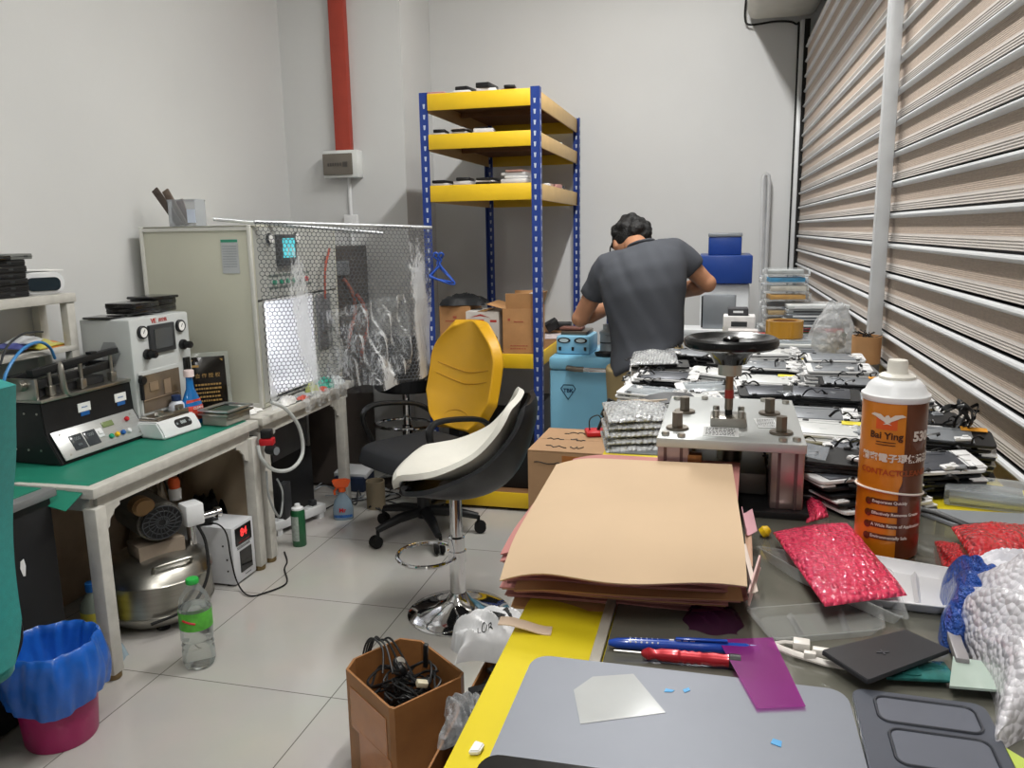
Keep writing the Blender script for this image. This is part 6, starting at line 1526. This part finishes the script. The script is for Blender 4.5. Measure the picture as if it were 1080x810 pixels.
# purple film
q = [P(x, y, Z=GZ+.0105) for x, y in ((757, 674), (815, 672), (850, 745), (798, 747))]; c = sum(q, Vector())/4; q = [p-c for p in q]
def pf(u, v):
    p = q[0]*(1-u)*(1-v)+q[1]*u*(1-v)+q[2]*u*v+q[3]*(1-u)*v; return Vector((p.x, p.y, .0008))
pur = film('violet film', '8d2780', .12, .25, tint=(.60, .14, .50))
tag(MB().sheet(pf, 12, 12).build('protective_film', pur), 'translucent violet protective film over the tablet corner', 'film', loc=(c.x, c.y, GZ+.0095))
q2 = P(752, 655, Z=GZ)
crumple('violet_film', 'dark violet film curled on the glass below the paper stack', 'film', (q2.x, q2.y, GZ), .05, .05, .012, film('dark violet film', '5a2450', .12, .15, tint=(.6, .35, .55)), 73)
# dark phone back lying on small white parts
o, mp = flat_dev('phone_back_cover', '', '', ((866, 690), (955, 668), (1002, 689), (915, 722)), GZ+.012, .004, mat('black phone glass', '2c2d31', .35), .03, back=True)
o['label'] = 'black phone back cover lying at an angle beside the clear trays'; o['category'] = 'phone part'
m = MB(); cc = mp(.45, .5, .0045)
for a_, L2 in ((.3, .011), (.3+PI/2, .008)): m.box(cc, (L2, .0014, .0004), rot=(0, 0, a_))
m.build('mark', mat('dark grey print', '4a4b50', .4), o)
bracket = mat('white bracket plastic', 'e2ddd6', .4)
o = MB().tube([(0, 0, 0), (.02, -.012, .001), (.045, -.018, .0), (.075, -.02, 0)], (.003, .0018), 8).tube([(0, 0, 0), (.012, .008, 0), (.03, .01, .0)], (.002, .0016), 8).box((.026, .0, .004), (.014, .012, .008), bev=.001).box((.046, -.008, .004), (.022, .007, .007), bev=.001).box((.033, -.014, .003), (.01, .006, .006), bev=.001).build('plastic_bracket', bracket)
q = P(812, 684, Z=GZ); tag(o, 'small broken white plastic bracket near the violet film', 'bracket', loc=(q.x, q.y, GZ+.004), rz=-.1)
o = MB().box((0, 0, .0015), (.055, .03, .003), bev=.001).prism(rrect(.016, .022, .004, 4), .003, .004, T(-.006, 0, 0)).build('screen_offcut', mat('greenish glass', '2e6f6c', .06, .5, var=.6, scale=60)); q = P(965, 716, Z=GZ); tag(o, 'shiny teal reflecting glass piece under the black back cover', 'glass piece', loc=(q.x, q.y, GZ+.006), rz=.12)
o = MB().prism([(0, 0), (.05, .006), (.055, .046), (.012, .05)], 0, .002).build('screen_glass', mat('pale green glass', 'a9b8ae', .15)); q = P(1000, 738, Z=GZ); tag(o, 'pale green glass sheet beside the milky bubble plastic', 'glass sheet', loc=(q.x, q.y, GZ+.010), rz=-.06)
o = MB().box((0, 0, .004), (.01, .075, .008), bev=.001).build('rail', mat('grey strip', '8b8789', .4)); q = P(1006, 690, Z=GZ); tag(o, 'grey plastic strip standing between the tray and blue foil', 'strip', loc=(q.x, q.y, GZ+.008), rz=-.1)
o = MB().box((0, 0, .002), (.02, .12, .004), bev=.001).build('lime_strip', mat('lime strip', 'b7c85a', .4)); q = P(1050, 800, Z=GZ); tag(o, 'lime green strip at the near corner by the bubble plastic', 'strip', loc=(q.x, q.y, GZ+.002), rz=.65)
q = P(803, 566, Z=GZ); o = MB().lathe([(0, 0), (.006, 0), (.007, .006), (.004, .011), (0, .012)], rot=(0, .9, 0), seg=16).build('stopper', G.yellow); tag(o, 'small yellow stopper beside the pink bubble wrap', 'cap', loc=(q.x, q.y, GZ+.004))
# behind the can: grey panels and a clear case on the glass
o, mp = flat_dev('lcd_screen', '', '', ((958, 538), (1085, 545), (1090, 560), (1005, 556)), GZ+.001, .004, G.grey, .03, back=True)
o['label'] = 'wide grey screen panel behind the red bubble wrap'; o['category'] = 'screen'
m = MB(); m.tube([mp(.0, .1, .006), mp(.06, .5, .008), mp(.13, 1.1, .005), mp(.3, 1.08, .005), mp(.5, 1.0, .005)], (.004, .002), 8); m.build('flex_cable', G.black, o)
q = P(1032, 520, Z=BZ)
t = thing('clear_case', 'clear plastic case holding a grey screen near the shutter', 'case', (.365, 1.175, BZ+.001), rad(-14))
MB().box((0, 0, .011), (.10, .085, .022), bev=.003).build('case', film('clear case', 'd7dde0', .2, .08), t); MB().box((0, 0, .008), (.088, .072, .010), bev=.001).build('screen', mat('silvery screen', '9aa3a8', .1, .6, var=.3, scale=14), t)
m = MB(); 
for x, y, a_, b_ in hatch(0, .04, .006, 1, .6): m.box((-.01+x, .025+y, .0225), (a_, b_, .0004))
m.build('printing', G.darkgrey, t)

# ------------------------------------------------------------------ phone screens in stacks
lw, ld, lh = .142, .068, .0068
frm_b = mat('black screen frame', '161719', .4); frm_w = mat('white screen frame', 'dedede', .35)
def proto(label, frame, back, inset, ends, flexes, tabs=None):
    t = thing('phone_screen', label, 'phone screen', (0, 0, -5))
    MB().prism(rrect(lw, ld, .008, 3), 0, .0042, bev=.0006).build('glass_frame', frame, t)
    if back: MB().box((inset, 0, .0050), (lw*.74, ld*.86, .0022), bev=.0005).box((inset, ld*.3, .0063), (lw*.6, .004, .0008)).box((inset+.0, -.004, .0063), (.012, .006, .0004)).build('back_plate', back, t)
    if ends: 
        m = MB(); x = lw*.44*ends
        m.box((x, 0, .0052), (.020, ld*.84, .003), bev=.0008).box((x-.004*ends, .018, .0072), (.020, .016, .002), bev=.0006).box((x, -.02, .0072), (.010, .012, .002), bev=.0006).box((x-.006*ends, -.002, .0068), (.008, .01, .002), bev=.0006)
        m.build('end_bracket', frm_w, t)
    m = MB()
    random.seed(hash(label) % 1000 if False else len(label))
    m.bm.free()
    for k in range(flexes if flexes > 4 else 0):
        x = random.uniform(-.4, .45)*lw; y = random.choice((-1, 1))*ld*.46
        MB().tube(spline([(x, y, .006), (x+rnd(.006), y*1.08, .012+rnd(.003)), (x+.008+rnd(.006), y*1.0, .017), (x+.012+rnd(.008), y*.86, .012)], 3), (.0025, .0007), 6).build('flex_cable', frm_b, t)
    for k in range(3): MB().box((random.uniform(-.4, .4)*lw, random.choice((-1, 1))*ld*.42, .0065), (.01, .006, .002), bev=.0005).build('connector', frm_b, t)
    if tabs: MB().box((lw*.33, ld*.38, .0072), (.036, .016, .0008)).build('pull_tab', tabs, t)
    return t
steelb = mat('grey shield plate', '8a8e93', .35, .35, var=.05, scale=20); darkb = mat('slate shield plate', '50535a', .38, .4, var=.06, scale=20)
paleb = mat('pale back plate', 'd2d4d3', .35, .1); mirror = mat('bright screen back', 'c4ccd2', .12, .6)
otab = mat('orange tab', 'e09a2f', .5); ytab = mat('yellow tab', 'e2d23a', .5)
PR = dict(g=proto('g', frm_b, steelb, -.008, 1, 3), gw=proto('gw', frm_w, steelb, -.006, 1, 2), d=proto('d', frm_b, darkb, 0, 0, 4), dw=proto('dw', frm_w, darkb, -.004, 1, 3), w=proto('w', frm_w, paleb, 0, 1, 2),
          m=proto('m', frm_w, mirror, 0, 0, 2), o=proto('o', frm_b, steelb, -.01, 0, 6, otab), y=proto('y', frm_w, paleb, 0, 0, 2, ytab), k=proto('k', frm_b, None, 0, -1, 5))
KD = dict(g='black framed grey', gw='white framed grey', d='black framed slate', dw='white framed slate', w='white', m='bright backed', o='orange tabbed', y='yellow tabbed', k='bare black')
stacks = [  # pixel of the top screen's centre, layers, kinds from top, yaw, where
 (880, 377, 4, 'gw g', 2, 'farthest stack by the cardboard tub'),
 (884, 388, 5, 'gw gw', 1, 'shutter row stack before the farthest'),
 (902, 402, 6, 'o g', -2, 'third stack of the shutter row'),
 (866, 415, 6, 'd d g', -6, 'slate topped stack behind the press'),
 (858, 436, 6, 'gw g', -4, 'stack just behind the far press corner'),
 (868, 452, 5, 'y w', -6, 'stack beside the press plate'),
 (868, 478, 8, 'k d g', -10, 'stack under the small clear sheet'),
 (900, 493, 6, 'dw k', 28, 'fanned stack between press and spray can'),
 (815, 371, 3, 'w w', 3, 'far white pile behind the handwheel'),
 (808, 385, 4, 'gw g', -3, 'grey pile behind the handwheel'),
 (806, 400, 4, 'y w', -5, 'light pile behind the press'),
 (815, 412, 4, 'd dw', 6, 'dark pile against the far press edge'),
 (757, 392, 3, 'w gw', -20, 'loose pile behind the bronze screw'),
 (748, 408, 4, 'm gw', 12, 'bright pile behind the screw block'),
 (728, 372, 6, 'g k', -12, 'high pile in front of the man'),
 (688, 383, 5, 'k w', 6, 'bubble wrap topped pile by the man'),
 (703, 396, 5, 'dw k', -5, 'pile before the bubble wrap topped one'),
 (668, 400, 3, 'm w', 8, 'bench edge pile beside the man'),
 (688, 412, 4, 'm w', -14, 'slanting pile over the silver bubble packs'),
 (725, 420, 3, 'w k', 16, 'pile beside the far press corner bolt'),
 (940, 420, 4, 'g dw', 8, 'stack behind the spray can cap'),
 (992, 458, 7, 'o g k', -8, 'tall orange tabbed stack by the shutter'),
 (985, 440, 4, 'k d', 5, 'black stack at the shutter foot'),
 (975, 488, 5, 'dw k', 14, 'white bracketed stack beside the spray can'),
 (835, 362, 3, 'gw w', 2, 'farthest low pile before the plastic bag'),
 (800, 358, 2, 'm m', 4, 'bright pile below the tape roll'),
 (945, 455, 5, 'g g', -3, 'stack half hidden by the spray can'),
 (922, 470, 4, 'dw k', 20, 'pile between press plate and spray can'),
]
first = {}
random.seed(77)
for (px_, py_, n, kinds, yaw, where) in stacks:
    ks = kinds.split(); zt_ = BZ+.001+n*.0083
    p = P(px_, py_, Z=zt_); tilt = rad(random.uniform(4, 9)) if n > 2 and 'fanned' not in where else 0
    for i in range(n):
        kd = ks[min(i, len(ks)-1)] if i < len(ks) else random.choice(ks)
        off = Vector((rnd(.006), rnd(.004), 0)) if i else Vector()
        if 'fanned' in where: off = Vector((.006*i, -.004*i, 0))
        loc = Vector((max(-.13, min(.36, p.x)), p.y, BZ+.001+(n-1-i)*.0083))+off
        lab = f'{KD[kd]} phone screen, {"topmost" if i == 0 else ORD[i]+" down"} of the {where}'
        yw = rad(yaw+(rnd(4) if i else 0))+(PI if i % 3 == 2 else 0)
        if kd not in first:
            first[kd] = PR[kd]; o = PR[kd]; o.location = loc; o.rotation_euler = (0, 0, yw); o['label'] = lab
        else: o = copy_tree(PR[kd], loc, yw, lab)
        o.matrix_basis = Matrix.Translation(loc+Vector((0, 0, .034*math.sin(tilt)))) @ RX(tilt) @ RZ(yw)
        o['group'] = 'phone screens stacked on the workbench'
for kd in PR:
    if kd not in first: PR[kd].location = (0, 0, -5)
# curved shells and a dark flap over the near pile
o = MB().sheet(lambda u, v: Vector((.13*(u-.5), .06*(v-.5), .012*math.sin(PI*u)+.004*v)), 14, 6, .0015).build('curved_cover', G.darkgrey); q = P(700, 421, Z=1.13); tag(o, 'dark curved back cover lying over the slanting pile near the press', 'phone part', loc=(q.x, q.y, BZ+.042), rot=(.05, -.12, .35))
o = MB().box((0, 0, .003), (.09, .035, .006), bev=.001).box((.0, -.012, .007), (.08, .006, .004), bev=.001).build('phone_chassis', mat('beige frame', 'b9aa98', .4)); q = P(675, 432, Z=1.11); tag(o, 'beige phone frame at the bench edge over the silver packs', 'phone part', loc=(q.x+.01, q.y, BZ+.045), rot=(0, -.05, .25))
o = MB().sheet(lambda u, v: Vector((.05*(u-.5), .07*(v-.5), .002*math.sin(5*u))), 6, 6).build('clear_sheet', film('clear screen sheet', 'cfd8e2', .2, .05)); q = P(852, 478, Z=1.15); tag(o, 'small clear sheet lying on the stack close to the press column', 'film', loc=(q.x, q.y, BZ+.077), rz=-.2)
# silver bubble packs on the bench edge beside the carton
for k in range(5):
    o = pack('bubble_wrap_pack', f'silver bubble wrapped pack, {nth(4-k)} of the pile beside the press', ((628-rnd(2), 462-rnd(3)), (690+rnd(3), 462+rnd(3)), (697+rnd(3), 478), (634+rnd(2), 480)), BZ+.001, .012, whiteb, 80+k, bumps=.0012)
    o.scale = (1.15, 1.25, 1); o.location.z = BZ+.001+.012*k; o.location.x += .012; o.location.y += .035+.004*k; o['group'] = 'silver bubble packs by the press'
o = pack('bubble_wrap_pack', 'white bubble wrapped pack on the high pile by the man', ((668, 372), (712, 371), (716, 384), (664, 385)), BZ+.055, .014, whiteb, 91, bumps=.001)

# ------------------------------------------------------------------ far end of the bench
casef = film('clear case plastic', 'dde2e3', .08, .08)
cols = ['c9c6be', '2f8fb5', 'cfcfc9', 'c08f35', '8a8682', 'b9a06a', 'd2cfc7', 'b8b2a6']
q0 = P(808, 350, Z=BZ)
fx_, fy_ = .235, 3.02
z = BZ+.001; hs_ = [.03, .03, .028, .026, .03, .03, .028, .026]
for k in range(8):
    t = thing('parts_case', f'clear parts case with {["grey", "grey beige", "tan", "dark grey", "amber", "pale", "teal blue", "silver"][k]} contents, {nth(7-k)} of the tall pile', 'case', (fx_+rnd(.012), fy_+rnd(.01), z), rad(rnd(8)), 'clear parts cases in the tall pile')
    h = hs_[k]
    MB().box((0, 0, h/2), (.155, .09, h-.001), bev=.003).build('case', casef, t)
    MB().box((rnd(.01), 0, h/2), (.12, .075, h*.55), bev=.002).build('contents', mat('case contents %d' % k, ['8d8b88', 'a39c90', 'b49a6a', '54555a', 'c08f35', 'c6c2b8', '1590c4', 'a9adae'][k], .4, var=.2, scale=40), t)
    MB().box((.077, 0, h*.5), (.006, .03, h*.5), bev=.001).build('clasp', G.white, t); MB().box((-.077, 0, h*.5), (.006, .03, h*.5), bev=.001).build('clasp', G.white, t)
    z += h
q = P(815, 345, Z=BZ+.02)
t = thing('tape_roll', 'roll of amber packing tape lying on the far bench end', 'tape roll', (.205, 2.56, BZ+.044))
MB().lathe([(.038, 0), (.055, 0), (.055, .05), (.038, .05), (.038, 0)], seg=44).build('tape', mat('amber tape', 'b9862a', .2, coat=.5), t); MB().lathe([(.0375, .001), (.0375, .049), (.035, .049), (.035, .001), (.0375, .001)], seg=40).build('core', G.cardd, t)
z = BZ+.001
for k in range(7):
    c = ['green', 'red', 'grey', 'silver', 'grey', 'silver', 'pale'][k]
    t = thing('flat_pack', f'flat {c} pack, {nth(6-k)} of the pile behind the plastic bag', 'pack', (.335+rnd(.01), 2.98+rnd(.01), z), rad(rnd(5)), 'flat packs behind the plastic bag')
    MB().box((0, 0, .0075), (.20, .15, .0145), bev=.003).build('pack', mat('pack '+c, dict(green='2f9a63', red='b8383c', grey='6f757c', silver='b5babd', pale='cfd3d4')[c], .2, .35 if c in ('grey', 'silver') else 0, var=.2, scale=18, coat=.4), t)
    MB().box((-.02, -.0755, .0075), (.12, .001, .006)).build('edge_strip', G.darkgrey if k % 2 else G.white, t); z += .0155
clb = film('clear plastic bag', 'e6e8ea', .33, .1, bump=1, bscale=35)
q = P(882, 365, Z=BZ); 
t = crumple('plastic_bag', 'clear plastic bag of small parts beside the cardboard tube', 'bag', (.335, 2.50, BZ+.001), .12, .11, .13, clb, 93, .2, 26)
random.seed(95); 
m = MB()
for k in range(26): m.box((rnd(.035), rnd(.03), .012+.05*random.random()), (.02, .014, .006), rot=(rnd(1), rnd(1), rnd(3)))
o = m.build('small_parts', mat('mixed small parts', 'b9b4ad', .4, .2, var=.5, scale=60), t); o['kind'] = 'stuff'
t = thing('cardboard_tub', 'open brown cardboard tub against the shutter post', 'tub', (.405, 2.36, BZ+.001))
MB().lathe([(0, 0), (.037, 0), (.038, .075), (.0355, .075), (.0345, .004), (0, .004)], seg=40).build('tub', G.card, t)
random.seed(97); m = MB()
for k in range(14): m.tube(spline([(rnd(.025), rnd(.025), .03), (rnd(.03), rnd(.03), .065), (rnd(.035), rnd(.035), .078+.01*random.random())], 3), .0014, 5)
o = m.build('wire_ends', G.black, t); o['kind'] = 'stuff'
for k, (px_, py_, d, c, lab) in enumerate(((752, 326, (.11, .10, .06), 'e0dedd', 'white carton on the far bench end beside the parts cases'), (756, 310, (.07, .08, .025), '3a3a3d', 'dark carton lying on the white one at the far bench end'), (764, 345, (.10, .06, .025), 'c9c4c2', 'pale pack in front of the white carton at the far bench end'), (776, 350, (.06, .05, .015), 'b4453c', 'small red pack in front of the parts cases'))):
    p = [(.085, 3.02), (.08, 3.03), (.095, 2.88), (.155, 2.86)][k]; zz = [BZ+.001, BZ+.062, BZ+.001, BZ+.001][k]
    t = thing('small_carton', lab, 'carton', (*p, zz), rad(rnd(12)))
    MB().box((0, 0, d[2]/2), d, bev=.002).build('carton', mat('small carton '+c, c, .5, var=.15, scale=25), t); MB().box((.0, -d[1]/2-.0003, d[2]*.55), (d[0]*.5, .001, d[2]*.3)).build('printing', G.darkgrey if k != 1 else G.white, t)
z = BZ+.001
for k in range(4):
    o = MB().box((0, 0, .005), (.20, .13, .010), bev=.002).build('screen_sheet', [G.white, steelb, paleb, mirror][k]); tag(o, f'wide flat {["white", "grey", "pale", "bright"][k]} screen sheet, {nth(3-k)} of the pile below the tape roll', 'screen', 'wide screen sheets', loc=(.235+rnd(.008), 2.50+.02*k, z), rz=rad(rnd(4))); z += .0105
# loose bits between the stacks
random.seed(101)
bits = dict(black_flex=[], white_clip=[], silver_bracket=[])
src = {}
def bit(kind):
    if kind == 'flex_strip':
        m = MB()
        pts = [(0, 0, 0), (.008, .002, .010), (.018, .0, .014), (.026, -.004, .008), (.034, -.002, .012), (.042, .003, .004)]
        m.tube(spline(pts, 4), (.0024, .0006), 6); m.box((.042, .003, .004), (.008, .006, .0025), bev=.0005); return m.build(kind, frm_b)
    if kind == 'white_clip': return MB().box((0, 0, .002), (.022, .013, .004), bev=.001).box((.004, .004, .0045), (.008, .005, .003), bev=.0006).box((-.007, -.003, .0042), (.006, .006, .002), bev=.0005).build(kind, frm_w)
    return MB().box((0, 0, .0012), (.028, .018, .0024), bev=.0005).box((.004, 0, .003), (.012, .012, .002), bev=.0004).build(kind, steelb)
LB = dict(flex_strip=('small black flex strip among the stacked phone screens', 'phone part', 'black flex strips on the workbench'), white_clip=('small white clip among the stacked phone screens', 'phone part', 'white clips on the workbench'), shield_bracket=('small grey shield bracket among the stacked phone screens', 'phone part', 'grey brackets on the workbench'))
spots = []
for (px_, py_, n, kinds, yaw, where) in stacks:
    zt_ = BZ+.001+n*.0083; p = P(px_, py_, Z=zt_); x = max(-.13, min(.36, p.x))
    for k in range(4): spots.append((x+random.choice((-1, 1))*random.uniform(.02, .07), p.y+random.uniform(-.03, .03), zt_-.0002))
for k in range(14): p = P(842+rnd(7), 366+3.4*k, Z=BZ+.042); spots.append((p.x, p.y, BZ+.036))
for i, (x, y, z) in enumerate(spots):
    kind = 'white_clip' if i >= len(spots)-14 else random.choice(['flex_strip', 'flex_strip', 'white_clip', 'white_clip', 'shield_bracket'])
    if kind not in src: src[kind] = o = bit(kind)
    else: o = src[kind].copy(); COL.objects.link(o)
    tag(o, LB[kind][0], LB[kind][1], LB[kind][2], loc=(x, y, z), rot=(rnd(.15), rnd(.15), random.uniform(0, 6.28)))
# bunch of black flex tails on the orange tabbed stack
for k in range(7):
    p = P(1012, 452, Z=BZ+.06); pts = [Vector((p.x+rnd(.012), p.y+rnd(.03), BZ+.058)), Vector((p.x+rnd(.02), p.y+rnd(.03), BZ+.075+.01*random.random())), Vector((p.x+rnd(.025), p.y+rnd(.03), BZ+.092+.012*random.random())), Vector((p.x+rnd(.03), p.y+rnd(.03), BZ+.085))]
    tag(MB().tube(spline(pts, 5), (.0035, .0009), 6).build('flex_tail', frm_b), 'black flex tail curling up from the orange tabbed stack', 'phone part', 'black flex tails by the shutter')
# ------------------------------------------------------------------ colour management
vs = SC.view_settings; vs.view_transform = 'Standard'; vs.look = 'None'; vs.gamma = 1; vs.use_curve_mapping = False; vs.exposure = .05
SC.display_settings.display_device = 'sRGB'
bpy.context.view_layer.update()
